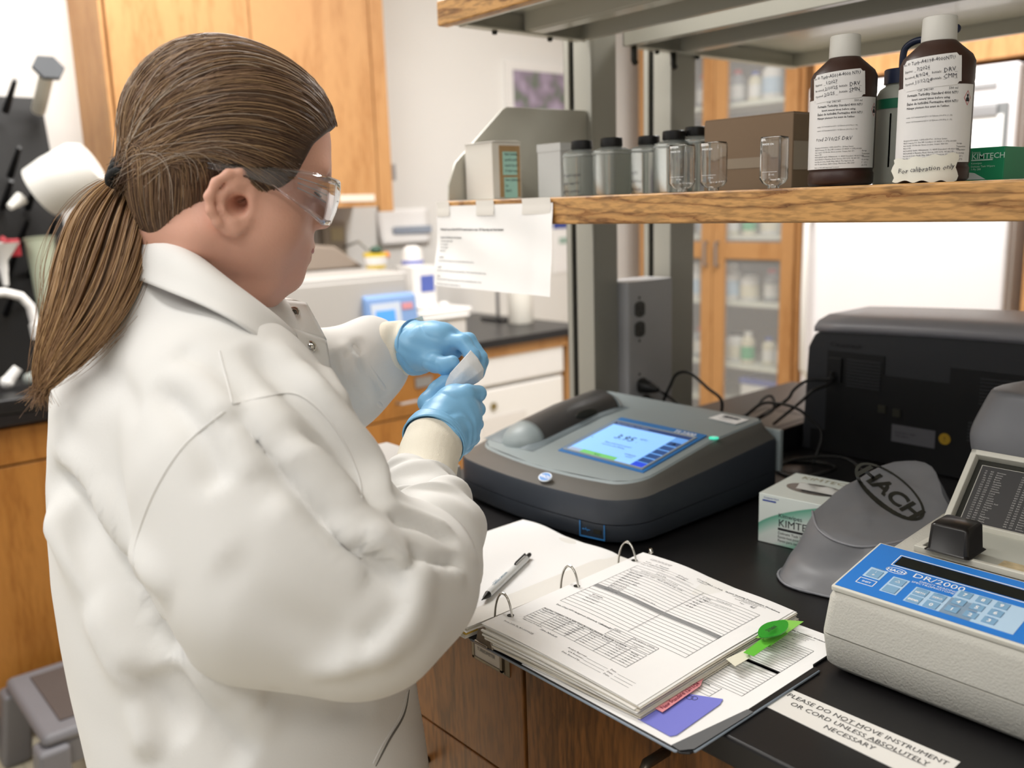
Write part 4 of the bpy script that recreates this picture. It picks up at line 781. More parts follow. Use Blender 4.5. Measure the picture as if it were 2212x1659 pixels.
for c_ in range(5):
    for k, w_ in enumerate(words_): 
        y = lh - .022 - .0031 * k; x = .020 + .040 * c_
        if y > .009: rows_ += [(str(10 + (k * 37 + c_ * 91) % 890), x, y, .0017), (str(400 + (k * 53 + c_ * 17) % 300), x + .006, y, .0017), (words_[(k + c_ * 5) % len(words_)], x + .013, y, .0017)]
rows_ += [('DR/2000 PROGRAMS', .075, lh - .020, .0030)]
write(rows_, Ml, mat('chart_print', '#c9c8c4', .6, vary=.02), ld, lift=.0007, res=1)

# ---------------------------------------------------------------- tissue box
t = thing('tissue_box', 'green and white box of laboratory wipes between the turbidimeter and grey cover', 'box', (-.65, .49, .915))
a = pz(1637, 1168, .9152); Mt = frame(a, (cos(R_(7)), sin(R_(7)), 0), (-sin(R_(7)), cos(R_(7)), 0))
bw, bd_, bh = .115, .118, .072
bxm = bpy.data.materials.new('wipes_carton'); bxm.use_nodes = True; nt = bxm.node_tree; N = nt.nodes; Lk = nt.links
tc = N.new('ShaderNodeTexCoord'); sp = N.new('ShaderNodeSeparateXYZ'); Lk.new(tc.outputs['Generated'], sp.inputs[0])
m1 = N.new('ShaderNodeMath'); m1.operation = 'MULTIPLY'; m1.inputs[1].default_value = 1.1; Lk.new(sp.outputs[0], m1.inputs[0])
m2 = N.new('ShaderNodeMath'); m2.operation = 'POWER'; m2.inputs[1].default_value = .45; Lk.new(m1.outputs[0], m2.inputs[0])
m3 = N.new('ShaderNodeMath'); m3.operation = 'SUBTRACT'; Lk.new(m2.outputs[0], m3.inputs[0]); Lk.new(sp.outputs[2], m3.inputs[1])
cr = N.new('ShaderNodeValToRGB'); el = cr.color_ramp.elements; el[0].position = 0.0; el[0].color = C_('#e3ebe6'); el[1].position = .02; el[1].color = C_('#63ad92')
for p_, c_ in ((.16, '#a8cfc0'), (.30, '#dbe6df'), (.55, '#e3e9e5'), (.75, '#8cc3ac'), (1.0, '#7ab79f')): e = el.new(p_); e.color = C_(c_)
Lk.new(m3.outputs[0], cr.inputs[0]); Lk.new(cr.outputs[0], N['Principled BSDF'].inputs[0]); N['Principled BSDF'].inputs['Roughness'].default_value = .45; MATS['wipes_carton'] = bxm
bxo = obj('carton', MB().bx(0, bw, 0, bd_, 0, bh).xf(Mt), bxm, t, bevel=.0012)
ov = [( bw / 2 + .042 * cos(a_), bd_ * .48 + .024 * sin(a_)) for a_ in [2 * pi * k / 28 for k in range(28)]]
obj('opening', MB().prism(ov, 'Z', bh - .004, bh + .0003).xf(Mt), mat('film_dark', '#5b5a58', .25, vary=.25, vscale=60), bxo)
obj('tissue', MB().grid(lambda u, v: (bw * (.30 + .5 * u), bd_ * (.36 + .22 * v), bh + .002 + .006 * abs(sin(5 * u + 2 * v)) * (1 - abs(2 * v - 1))), 14, 8).xf(Mt), mat('tissue_white', '#c9c9c5', .9, vary=.03), bxo, smooth='all')
Mf_ = frame(Mt @ Vector((0, 0, 0)), Mt.to_3x3() @ Vector((1, 0, 0)), (0, 0, 1)); Mtp = frame(Mt @ Vector((0, 0, bh)), Mt.to_3x3() @ Vector((1, 0, 0)), Mt.to_3x3() @ Vector((0, 1, 0)))
write([('Kimwipes', .030, .042, .0062), ('KIMTECH', .030, .029, .0105), ('-bar-', .030, .0235, .08, {'t': .0032}), ('Delicate Task Wipers', .030, .0175, .0038), ('Essuie-tout pour taches delicates', .030, .012, .0038, {'sx': .85}), ('Panos para tareas delicadas', .030, .0065, .0038, {'sx': .9})], Mf_, M_ink, bxo, lift=.0004)
write([('KIMTECH', bw / 2, bd_ * .80, .013, {'al': 'CENTER'})], Mtp, mat('gold_print', '#a09a7c', .5, vary=.05), bxo, lift=.0004)
write([('Kimberly-Clark', .008, .0655, .0025)], Mf_, mat('navy_print', '#2743a0', .5, vary=.02), bxo, lift=.0004)
obj('blue_swoosh', MB().bx(.006, .026, .0615, .0635, 0, .0005).xf(Mf_), MATS['navy_print'], bxo)

# ---------------------------------------------------------------- grey vinyl dust covers
M_vinyl = mat('grey_vinyl', '#7d7e82', .38, vary=.03, vscale=10, bump=.02, bscale=80)
def P3(x, y, z): return np.array(pz(x, y, z))
t = thing('dust_cover', 'crumpled grey vinyl dust cover with an oval logo, slumped behind the spectrophotometer', 'cover', (-.5, .4, .915))
bot = [P3(1664, 1228, .9162), P3(1688, 1268, .9162), P3(1765, 1288, .9162), P3(1850, 1296, .9162), np.array([-.460, .30, .9162]), np.array([-.460, .45, .9162]), np.array([-.40, .50, .9162]), np.array([-.50, .522, .9162]), np.array([-.570, .51, .9162]), np.array([-.592, .415, .9162])]
mid = [P3(1700, 1190, .935), P3(1722, 1205, .940), P3(1790, 1225, .943), P3(1865, 1235, .943), np.array([-.460, .305, .960]), np.array([-.460, .45, .98]), np.array([-.40, .50, .975]), np.array([-.50, .522, .975]), np.array([-.572, .505, .965]), np.array([-.596, .42, .950])]
sea = [P3(1737, 1108, .985), P3(1766, 1143, .980), P3(1806, 1172, .974), P3(1866, 1187, .972), P3(1990, 1168, .983), P3(2070, 1110, .995), P3(2098, 1038, 1.008), P3(2028, 1000, 1.022), P3(1935, 987, 1.022), P3(1820, 1055, 1.004)]
sea = [np.array([min(p[0], -.460) if p[1] < .455 and p[2] < 1.0 else p[0], min(p[1], .522) if p[0] > -.5 else p[1], p[2]]) for p in sea]
ctr = sum(sea) / len(sea)
def shrink(r_, k, dz): return [ctr + (p - ctr) * k + np.array([0, 0, dz]) for p in r_]
cv = obj('vinyl_shell', MB().loft([bot, [(b * .93 + m_ * .07) for b, m_ in zip(bot, mid)], [(b * .4 + m_ * .6) for b, m_ in zip(bot, mid)], mid, [(m_ * .35 + s_ * .65) for m_, s_ in zip(mid, sea)], [m_ * .08 + s_ * .92 for m_, s_ in zip(mid, sea)], sea, shrink(sea, .985, .0015), shrink(sea, .93, .001), shrink(sea, .6, -.001), shrink(sea, .25, .003), shrink(sea, .02, .003)], cap=False), M_vinyl, t, smooth='all', sub=2)
md = cv.modifiers.new('crumple', 'DISPLACE'); tx = bpy.data.textures.new('crumple', 'CLOUDS'); tx.noise_scale = .05; md.texture = tx; md.strength = .009; md.mid_level = .5; md.texture_coords = 'GLOBAL'
def smoothpath(pts, n=6):
    out = []
    for i in range(len(pts) - 1):
        p0, p1, p2, p3 = pts[max(i - 1, 0)], pts[i], pts[i + 1], pts[min(i + 2, len(pts) - 1)]
        for k in range(n): u = k / n; out.append(.5 * ((2 * p1) + (-p0 + p2) * u + (2 * p0 - 5 * p1 + 4 * p2 - p3) * u * u + (-p0 + 3 * p1 - 3 * p2 + p3) * u ** 3))
    return out + [pts[-1]]
up = np.array([0, 0, .0015])
obj('seam_piping', MB().tube(smoothpath([(sea[i - 1] + 4 * sea[i] + sea[i + 1]) / 6 + np.array([0, -.001, .0005]) for i in (0, 1, 2, 3, 4)]), .0017, 6), mat('vinyl_piping', '#8d8e94', .35, vary=.03), t, smooth='all')
obj('hem_piping', MB().tube(smoothpath([(bot[i - 1] + 4 * bot[i] + bot[(i + 1) % 10]) / 6 + up for i in (-1, 0, 1, 2, 3, 4)]), .0018, 6), MATS['vinyl_piping'], t, smooth='all')
bpy.context.view_layer.update(); _dg = bpy.context.evaluated_depsgraph_get(); _e = cv.evaluated_get(_dg); _tree = BVHTree.FromPolygons([_e.matrix_world @ v.co for v in _e.data.vertices], [tuple(p.vertices) for p in _e.data.polygons])
def drape(o, ux, uy, lift=.0012):
    def f(x, y, z):
        p = np.array(o) + np.array(ux) * x + np.array(uy) * y; d = ray(*p); d = d / np.linalg.norm(d); h = _tree.ray_cast(Vector(CAM), Vector(d))
        return tuple(np.array(h[0]) - d * lift) if h[0] is not None else tuple(CAM + d * .9)
    return f
lg = drape((1922, 1062), (62, 52), (-22, 30) if False else (30, -24))
g = MB()
for k in range(40):
    a, b_ = 2 * pi * k / 40, 2 * pi * (k + 1) / 40; w_ = .11 + .16 * max(0, -sin(a)) ** 2
    g.add([(1.12 * cos(a), 1.0 * sin(a), 0), (1.12 * cos(b_), 1.0 * sin(b_), 0), ((1.12 - w_ * .8) * cos(b_), (1 - w_) * sin(b_), 0), ((1.12 - w_ * .8) * cos(a), (1 - w_) * sin(a), 0)], [(0, 1, 2, 3)])
obj('logo_oval', g.fn(lg), M_dark, t, fix=False)
hg = glyphs([('HACH', 0, -.38, .80, {'al': 'CENTER', 'sx': .62, 'sh': .15, 'bold': .05})], 4); 
obj('logo_letters', hg.fn(lg), M_dark, t, fix=False)
# second cover over a tall instrument at the right edge
t = thing('instrument_cover', 'grey vinyl cover over a tall instrument at the right edge of the frame', 'cover', (-.3, .64, .915))
def hr(z, k, dx=0): 
    return [(x, y, z) for x, y in [(-.495 + k + dx, .555 + k * .3), (-.42, .53 + k * .3), (-.25, .53 + k * .3), (-.12 - k, .56 + k), (-.11 - k, .66), (-.12 - k, .74 - k), (-.30, .75 - k), (-.46 + k + dx, .73 - k)]]
obj('vinyl_hood', MB().loft([hr(.9162, .012), hr(.96, .010), hr(1.02, .012), hr(1.065, -.005), hr(1.085, -.012), hr(1.12, .006), hr(1.146, .018), hr(1.153, .03)]), M_vinyl, t, smooth='all', sub=2)
obj('hem', MB().tube([(x, y, .9185) for x, y, _ in hr(.9162, .010)] + [hr(.9162, .010)[0][:2] + (.9185,)], .0018, 6), MATS['vinyl_piping'], t, smooth='all')

# ---------------------------------------------------------------- black instrument seen from behind, adapter, cords
t = thing('plate_reader', 'large black instrument with a curved grey top, its back towards the camera', 'instrument', (-.5, 1.1, .915))
M_blk = mat('casing_black', '#161618', .45, vary=.08); M_dgr = mat('casing_dark_grey', '#38393d', .4, vary=.04); M_cap = mat('casing_top_grey', '#9a9aa0', .35, vary=.02)
yb = .90
def mz(x, y, Y=yb): return py(x, y, Y)
def zt2(x): return 1.150 + .012 * sin(pi * min(1, max(0, (x + .93) / .83))) 
pts = [(x, zt2(x)) for x in np.linspace(-.885, -.12, 14)]
lowpoly = [(-.925, .9155), (-.10, .9155), (-.10, 1.10), (-.12, 1.13)] + pts[::-1] + [(-.905, 1.14), (-.917, 1.115)]
obj('rear_casing', MB().prism([(a_, b_) for a_, b_ in lowpoly], 'Y', yb, yb + .30), M_dgr, t, bevel=.004, bseg=3)
cap = [(-.907, 1.145), (-.905, 1.143)] 
obj('grey_top', MB().loft([[(x * (1 if abs(x + .5) < .39 else .999), yb + dy, zt2(x) + h) for x in np.linspace(-.905, -.11, 16)] for dy, h in ((-.002, -.006), (-.002, .004), (.012, .014), (.05, .022), (.20, .022), (.30, 0.0))], cap=False, closed=False), M_cap, t, smooth='all', solid=.002)
w1 = [mz(1783, 752), mz(1913, 768), mz(2055, 790)]
obj('connector_panel', MB().bx(-.875, -.765, yb - .002, yb, .96, 1.112).bx(-.765, -.650, yb - .002, yb, .96, 1.078).bx(-.650, -.12, yb - .002, yb, .96, 1.105).bx(-.905, -.11, yb - .002, yb, .918, .96), M_blk, t)
for (x0, x1, z0, n) in ((-.835, -.77, 1.05, 9), (-.60, -.50, 1.05, 8), (-.615, -.55, .985, 6)):
    g = MB()
    for k in range(n): g.bx(x0, x1, yb - .0045, yb - .002, z0 + .006 * k, z0 + .006 * k + .0028)
    o = obj('vent_slats', g, M_dgr, t); o['kind'] = 'stuff'
obj('socket', MB().bx(-.871, -.845, yb - .006, yb - .002, 1.055, 1.10), M_blk, t, bevel=.001)
for (x, z) in ((-.765, 1.017), (-.738, 1.014)): obj('screw_terminal', MB().bx(x - .007, x + .007, yb - .004, yb - .002, z - .007, z + .007), mat('terminal_dark', '#3a3830', .4, vary=.1), t)
rp = obj('rating_plate', MB().bx(-.745, -.668, yb - .0032, yb - .002, .962, .993), mat('plate_grey', '#67676c', .5, vary=.05), t)
write([('KAYTO', .004, .024, .0035), ('PLATE 230 V~ 50/60', .006, .016, .003), ('TYPE 1420-011', .006, .010, .003)][1:], frame((-.745, yb - .0032, .962), (1, 0, 0), (0, 0, 1)), M_ink, rp)
p = mz(2027, 923)
obj('yellow_sticker', MB().lathe((0, 0, 0), [(.0098, 0), (.0098, .0012)], 24).xf(frame((-.652, yb - .002, .982), (1, 0, 0), (0, 0, 1))), mat('sticker_yellow', '#b8942a', .5, vary=.05), t)
write([('!', 0, -.004, .008, {'al': 'CENTER'})], frame((-.652, yb - .0034, .982), (1, 0, 0), (0, 0, 1)), M_ink, t)
write([('Ceuuawsb', 0, 0, .008, {'hand': 1, 'sh': .2, 'sx': 1.3})], frame((-.872, yb - .0005, 1.121), (1, 0, 0), (0, 0, 1)), M_blk, t, lift=.0003)
t = thing('power_adapter', 'black power supply block in front of the large black instrument', 'adapter', (-.99, .90, .915))
obj('block', MB().prism([(.82, .9152), (.99, .9152), (.98, .962), (.832, .962)], 'X', -1.06, -.93), M_blk, t, bevel=.004)
obj('rating_label', MB().bx(-1.045, -.95, .84, .96, .9622, .9626), mat('label_dull', '#56524d', .4, vary=.3, vscale=60), t)
M_cord = mat('cord_black', '#121212', .45, vary=.1); M_cordg = mat('cord_grey', '#6c6864', .45, vary=.05)
def cord(label, pts, r=.0032, m=None, plug=None, name='cable'):
    t = thing(name, label, 'cord', pts[-1]); m = m or M_cord
    obj('cord', MB().tube(smoothpath([np.array(p, float) for p in pts]), r, 7), m, t, smooth='all')
    if plug is not None:
        p, q = np.array(plug[0], float), np.array(plug[1], float); d = q - p
        obj('plug', MB().tube([p, p + d * .35, p + d * .7, q], [.013, .0145, .010, .0055], 12), m, t, smooth=True)
    return t
def A(x, y, Y): return py(x, y, Y)
p1 = px(1385, 832, ox1 + .006); p2 = px(1392, 868, ox1 + .006)
cord('black cord plugged into the upper pedestal outlet, trailing behind the turbidimeter', [p1 + [.045, 0, -.004], A(1435, 850, .80), A(1470, 876, .80), A(1505, 905, .80), (-1.12, .80, .921), (-1.06, .79, .9188)], plug=(p1, p1 + [.045, 0, -.004]))
cord('black cord looping high from the lower pedestal outlet', [p2 + [.045, 0, -.003], A(1432, 868, .80), A(1447, 835, .80), A(1462, 808, .80), A(1490, 806, .80), A(1528, 838, .80), A(1560, 872, .80), (-1.06, .805, .925), (-1.03, .80, .9188)], plug=(p2, p2 + [.045, 0, -.003]))
cord('thin grey cable bent over the power adapter', [(-1.10, .80, .9188), (-1.08, .80, .93), A(1620, 890, .82), A(1650, 860, .83), A(1668, 857, .84), A(1670, 885, .84), (-1.00, .86, .9665)], .0030, M_cordg, name='cable')
cord('black cable arching from the adapter to the right', [(-1.04, .80, .925), A(1635, 878, .82), A(1680, 872, .82), A(1720, 882, .82), A(1750, 905, .82), A(1775, 940, .82), (-.84, .80, .9188)], .0028, name='cable')
cord('black cable rising to the left socket of the black instrument', [(-1.0, .85, .9665), A(1697, 866, .85), A(1715, 842, .86), A(1745, 822, .87), A(1790, 820, .885), (-.86, .888, 1.075)], .0030, name='cable')
cord('second black cable rising beside the instrument corner', [(-.955, .85, .9665), A(1730, 868, .85), A(1755, 845, .86), A(1790, 830, .885), (-.855, .888, 1.065)], .0030, name='cable')
cord('loose black cable coil on the worktop below the black instrument', [(-.90, .78, .9186), (-.85, .82, .9186), (-.80, .80, .925), (-.78, .76, .93), (-.82, .72, .9186), (-.87, .735, .9186), (-.86, .78, .93), (-.80, .83, .935), (-.74, .81, .9186)], .0032, name='cable')
# ---------------------------------------------------------------- ring binder on the bench edge
t = thing('ring_binder', 'open black ring binder full of worksheets, overhanging the bench edge', 'binder', (-.72, .09, .915))
M_cov = mat('binder_black', '#1a1a1c', .35, vary=.08)
M_film = mat('pocket_film', '#6d6e70', .12, vary=.05)
BX0, BX1, BY0, BY1 = -.995, -.447, -.054, .238
obj('front_cover', MB().bx(BX0, -.752, BY0, BY1, .9155, .9178), M_cov, t, bevel=.001)
cv_ = obj('back_cover', MB().prism([(-.700, BY0), (-.455, BY0), (-.448, BY0 + .006), (BX1, BY0 + .02), (BX1, .163), (-.456, .163), (-.456, BY1), (-.700, BY1)], 'Z', .9155, .9178), M_cov, t, bevel=.001)
obj('spine', MB().bx(-.752, -.700, BY0, BY1, .9155, .9178), M_cov, t, bevel=.001)
obj('cover_edge', MB().tube([(-.752, BY0 - .0005, .9166), (-.46, BY0 - .0005, .9166), (-.4475, BY0 + .012, .9166), (-.4465, .16, .9166)], .0013, 6), mat('edge_clear', '#8b97a4', .2, vary=.05), t, smooth='all')
obj('pocket_strip', MB().prism([(-.466, BY0 + .002), (-.456, BY0 + .001), (-.4485, BY0 + .012), (BX1, .045), (-.4535, .045)], 'Z', .9186, .9189), M_film, t)
obj('ring_base', MB().prism([(-.746, .9179), (-.706, .9179), (-.712, .9225), (-.740, .9225)], 'Y', BY0 + .004, BY1 - .004), M_chrome, t, bevel=.0008)
obj('booster', MB().prism([(-.742, .918), (-.712, .918), (-.718, .934), (-.727, .941), (-.737, .936)], 'Y', BY0 - .001, BY0 + .003).bx(-.742, -.720, BY0 - .003, BY0 + .006, .918, .921), mat('booster_metal', '#9b9082', .35, metal=.8, vary=.2, vscale=80), t, bevel=.0008)
rj = random.Random(21)
def hR(u, v):     # height of the right-hand top sheet; u across (0 at the rings), v up the page
    return .9440 + .0012 * sin(pi * u) + .0026 * math.exp(-((u - .55) / .3) ** 2) * v * sin(7 * u + .6) - .0120 * max(0.0, u) ** 1.3 - .0010 * sin(5.5 * v + u * 2) * u + .001 * sin(4 * u + 1) * v
PO, PU, PV = np.array([-.7306, -.0550]), np.array([.2140, .0145]), np.array([-.0087, .2790])
def pageR(u, v, lift=0.0):
    q = PO + PU * u + PV * v; return (q[0], q[1], hR(u, v) + lift)
for k in range(11):
    jx = rj.uniform(-.003, .003); jy = rj.uniform(-.003, .003); f = k / 11
    def sl(u, v, top, jx=jx, jy=jy, k=k):
        q = PO + PU * u + PV * v; T0 = hR(u, v) - .0007; z = .9192 + (T0 - .9192) * ((k + (.86 if top else .0)) / 11)
        return (q[0] + jx * (u > .5) + .006 * (1 - k / 11) * u + .010 * (1 - k / 11) * max(0, 1 - u * 6), q[1] + jy * (1 if v < .5 else .6) + .0005 * sin(13 * u + k * 2) - .003 * (1 - k / 11) * (v < .5) * u, z)
    n = 16; m = MB()
    def loop(top): return [sl(i / n, 0, top) for i in range(n + 1)] + [sl(1, j / 8, top) for j in range(1, 9)] + [sl(1 - i / n, 1, top) for i in range(1, n + 1)] + [sl(0, 1 - j / 8, top) for j in range(1, 8)]
    obj('sheet_bundle', m.loft([loop(False), loop(True)]), mat('sheet_%d' % (k % 4), ['#e9e6e0', '#d9d2c2', '#efeeea', '#cfc9bb'][k % 4], .8, vary=.02), t, smooth=True, angle=30)
top = obj('worksheet', MB().grid(lambda u, v: pageR(u, v), 40, 40), M_paper, t, smooth='all')
IN = .0254
def wrapR(x, y, z): u = x / .2159; v = y / .2794; return pageR(u, v, .0004)
def table(L, x0, x1, y0, y1, rows, cols, tk=.00042):
    for k in range(rows + 1): L.append(('-hl-', x0, y0 + (y1 - y0) * k / rows, x1 - x0, tk))
    for c in cols: L.append(('-vl-', x0 + (x1 - x0) * c, y0, y1 - y0, tk))
def ruled(items, wrapf, m, parent, name='ruled_lines'):
    g = MB()
    for it in items:
        k_, x, y, l, tk = it; n = 14
        for i in range(n):
            a, b = i / n, (i + 1) / n
            if k_ == '-hl-': g.add([(x + l * a, y, 0), (x + l * b, y, 0), (x + l * b, y + tk, 0), (x + l * a, y + tk, 0)], [(0, 1, 2, 3)])
            else: g.add([(x, y + l * a, 0), (x + tk, y + l * a, 0), (x + tk, y + l * b, 0), (x, y + l * b, 0)], [(0, 1, 2, 3)])
    return obj(name, g.fn(wrapf), m, parent, fix=False)
L = []; table(L, .9 * IN, 7.75 * IN, 3.95 * IN, 9.4 * IN, 20, (0, .57, 1)); table(L, .9 * IN, 6.6 * IN, 1.65 * IN, 2.95 * IN, 7, (0, .17, .30, .42, .52, .70, .86, 1)); table(L, 4.3 * IN, 6.6 * IN, 3.05 * IN, 3.75 * IN, 4, (0, .45, 1))
for k in range(3): L += [('-hl-', 5.1 * IN, (1.05 - .21 * k) * IN, 1.1 * IN, .0003), ('-hl-', 6.7 * IN, (1.05 - .21 * k) * IN, .9 * IN, .0003)]
for k in range(3): L.append(('-hl-', (1.2 + .9 * (k > 0)) * IN, (9.93 - .22 * k) * IN, 1.9 * IN, .0003))
ruled(L, wrapR, mat('ruled_ink', '#56565a', .8, vary=.05), top)
g = MB(); n = 16
for i in range(n): g.add([(.9 * IN + 6.85 * IN * i / n, 6.20 * IN, 0), (.9 * IN + 6.85 * IN * (i + 1) / n, 6.20 * IN, 0), (.9 * IN + 6.85 * IN * (i + 1) / n, 6.50 * IN, 0), (.9 * IN + 6.85 * IN * i / n, 6.50 * IN, 0)], [(0, 1, 2, 3)])
obj('grey_band', g.fn(wrapR), mat('grey_band', '#8e8f90', .8, vary=.02), top, fix=False)
c_ = .0017
T = [('Coastal Carolina University', .9, 10.5, c_), ('Environmental Quality Lab', .9, 10.38, c_), ('843-349-0000', .9, 10.26, c_)][:2] + [('Analyst:', .9, 9.98, c_), ('Sample Analysis Start Date/Time:', .9, 9.76, c_), ('Sample Analysis End Date/Time:', .9, 9.54, c_), ('COASTAL', 3.75, 10.25, .0026), ('CAROLINA', 4.35, 10.2, .0026), ('UNIVERSITY', 3.9, 10.08, .0015),
     ('TL2300 Turbidity Determination Worksheet', 5.35, 10.22, .0023, {'bold': .03}), ('Instrument: Hach TL2300 Turbidimeter', 5.85, 10.08, .0016), ('S/N: 2020060C0213', 6.35, 9.96, .0016), ('Standard Methods 2130 B', 6.1, 9.84, .0016), ('Page:', 6.5, 9.60, .0018),
     ('Sample ID#', 2.2, 8.85, .0018), ('Turbidity (NTU)', 5.6, 8.85, .0018), ('D/W Blank (acceptance range < 0.10 NTU)', 1.5, 8.66, .0018), ('Reporting Level Check - NTU', 1.0, 8.47, .0018), ('(acceptance range ±50% ± 0.12)', 5.3, 8.47, .0016), ('Opening Calibration Check', 2.9, 6.9, .0016),
     ('QC samples', 1.5, 5.9, .0019, {'bold': .03}), ('Lab Duplicate', 1.5, 5.72, .0017), ('Matrix Duplicate', 1.5, 5.54, .0017), ('Ongoing Check', 1.5, 5.36, .0017), ('Date of Last NTU Assignment (Quarterly Calibration):', 1.05, 4.5, .0021, {'bold': .02}), ('%RPD', 4.35, 4.55, .002), ('Acceptance criteria', 5.4, 4.55, .002), ('In Control?', 5.6, 4.38, .0017), ('< 20%', 5.7, 4.24, .0017),
     ('Real-Time Calibration Check  with Gelex Secondary Turbidity Standards, Lot A5014', .95, 4.02, .002, {'bold': .02}), ('Assigned NTU', 1.0, 3.75, .0018), ('Acceptable Range', 2.0, 3.75, .0018), ('Reading', 3.1, 3.75, .0018), ('In Control?', 3.8, 3.75, .0018), ('Reading', 4.45, 3.75, .0018), ('In Control?', 5.2, 3.75, .0018), ('Reading', 6.0, 3.75, .0018), ('*After every 10 samples', .95, 2.0, .0018),
     ('Analyst Approval:', 4.05, 1.37, .0021), ('QA Reviewer:', 4.25, 1.12, .0021), ('Data Entered by:', 4.1, .87, .0021), ('Date:', 6.3, 1.37, .0021), ('Date:', 6.3, 1.12, .0021), ('Date:', 6.3, .87, .0021), ('Form 2130 TL_R9 (11/10/25)', .55, 1.05, .0022)]
for r_ in range(5):
    T += [(['< 0.1', '10', '20', '200', '1000'][r_], 1.05, 3.48 - .25 * r_, .0017), (['± 10%', '± 5%', '± 10%', '± 10%', '± 10%'][r_] + ' (9.0-11.0)', 2.0, 3.48 - .25 * r_, .0017), ('Y / N', 4.0, 3.48 - .25 * r_, .0017), ('Y / N', 5.35, 3.48 - .25 * r_, .0017), ('Y / N', 6.1, 3.48 - .25 * r_, .0017)]
def ymap(y): return float(np.interp(y, [.5, .87, 1.37, 2.0, 4.15, 4.75, 9.0, 9.4, 10.6], [.35, .65, 1.07, 1.5, 2.95, 3.95, 9.4, 9.55, 10.6]))
write([(s_, x * IN, ymap(y) * IN, h * 1.2) + tuple(o_) for s_, x, y, h, *o_ in T], None, M_ink, top, wrap=wrapR, res=1)
Hn = [('S. Nesbitt', 1.5, 9.98, .0030), ('2/10/26', 3.0, 9.76, .0028), ('2/10/26', 3.0, 9.54, .0028), ('85', 7.0, 9.60, .004), ('Turb A5014 exp 6/26', 2.6, 8.47, .0026), ('0.056', 5.0, 8.66, .0032), ('0.983', 5.0, 8.47, .0032), ('11/10/25', 3.6, 4.5, .0028)]
for k, s_ in enumerate(['E26-0188', 'E26-0189', 'E26-0190', 'E26-0190 LD', 'E26-0191 ED', 'E26-0192', 'E26-0193', 'E26-0194', 'E26-0195', 'E26-0196']): Hn.append((s_, 1.15 + .04 * k, 8.27 - .193 * k, .0031))
for k, s_ in enumerate(['1.85', '8.52', '1.75', '2.43']): Hn.append((s_, 5.0, 8.27 - .193 * k, .0032))
for k, s_ in enumerate(['10.2', '20.1', '5.03', '101', '990']): Hn.append((s_, 3.1, 3.48 - .25 * k, .0027))
Hn.append(('Sam Nesbitt', 2.2, 1.75, .003))
write([(s_, x * IN, ymap(y) * IN, h, {'hand': 1, 'sh': .25, 'sx': 1.15}) for s_, x, y, h in Hn], None, M_pen, top, wrap=wrapR, name='handwriting', res=1)
for v in (.125, .5115, .895):   # punched holes, then rings
    q = pageR(.045, v, .0005); obj('punched_hole', MB().prism([(q[0] + .004 * cos(a), q[1] + .004 * sin(a)) for a in [2 * pi * k / 14 for k in range(14)]], 'Z', q[2] - .0002, q[2]), M_dark, top)
for v in (.125, .5115, .895):
    a = pageR(.045, v); c0 = np.array([a[0] - .0115, a[1] - .001, .932]); pts = [c0 + np.array([-.0155 * cos(th) + (.002 if th > pi else 0), 0.0015 * sin(th), .0345 * sin(th) if sin(th) > 0 else .012 * sin(th)]) for th in np.linspace(-.35, pi + .35, 26)]
    obj('ring', MB().tube(pts, .00135, 8), M_chrome, t, smooth='all')
    obj('ring_clasp', MB().tube([c0 + np.array([-.0015, .0015, .0345]), c0 + np.array([.0025, .0015, .0343])], .0019, 8), M_chrome, t, smooth=True)
a = pageR(.0, 1.0); obj('ring_trigger', MB().tube([(a[0] + .004, a[1] + .004, .934), (a[0] + .005, a[1] + .009, .944), (a[0] + .008, a[1] + .006, .949), (a[0] + .012, a[1] + .004, .945)], .0025, 8), M_chrome, t, smooth='all')
# left-hand sheets
def hL(u, v): return .9315 + .0015 * sin(3 * u + 1) - .004 * max(0, u - .85) / .15 + .0022 * math.exp(-((v - .97) / .05) ** 2) * sin(10 * u)
def pageL(u, v, lift=0.0): return (-.968 + .216 * u - .003 * v + .003 * sin(6 * v) * (1 - u) * .3, -.060 + .279 * v + .0015 * sin(9 * u) * v, hL(u, v) + lift)
for k in range(5):
    z = .9182 + .0026 * k; jx = rj.uniform(-.002, .002); jy = rj.uniform(-.003, .002)
    c1 = '#c9a648' if k == 2 else ['#e9e6e0', '#dcd6c8'][k % 2]
    obj('sheet_bundle', MB().bx(-.966 + jx, -.754 + jx * .5, -.0585 + jy, .2175 + jy, z, z + .0023), mat('sheetl_%d' % (k if k == 2 else k % 2), c1, .8, vary=.02), t)
lt = obj('blank_sheet', MB().grid(lambda u, v: pageL(u, v), 30, 30), M_paper, t, smooth='all')
for v in (.115, .5, .885):
    q = pageL(.985 - .02, v, .0005); obj('punched_hole', MB().prism([(q[0] + .004 * cos(a), q[1] + .004 * sin(a)) for a in [2 * pi * k / 14 for k in range(14)]], 'Z', q[2] - .0002, q[2]), M_dark, lt)
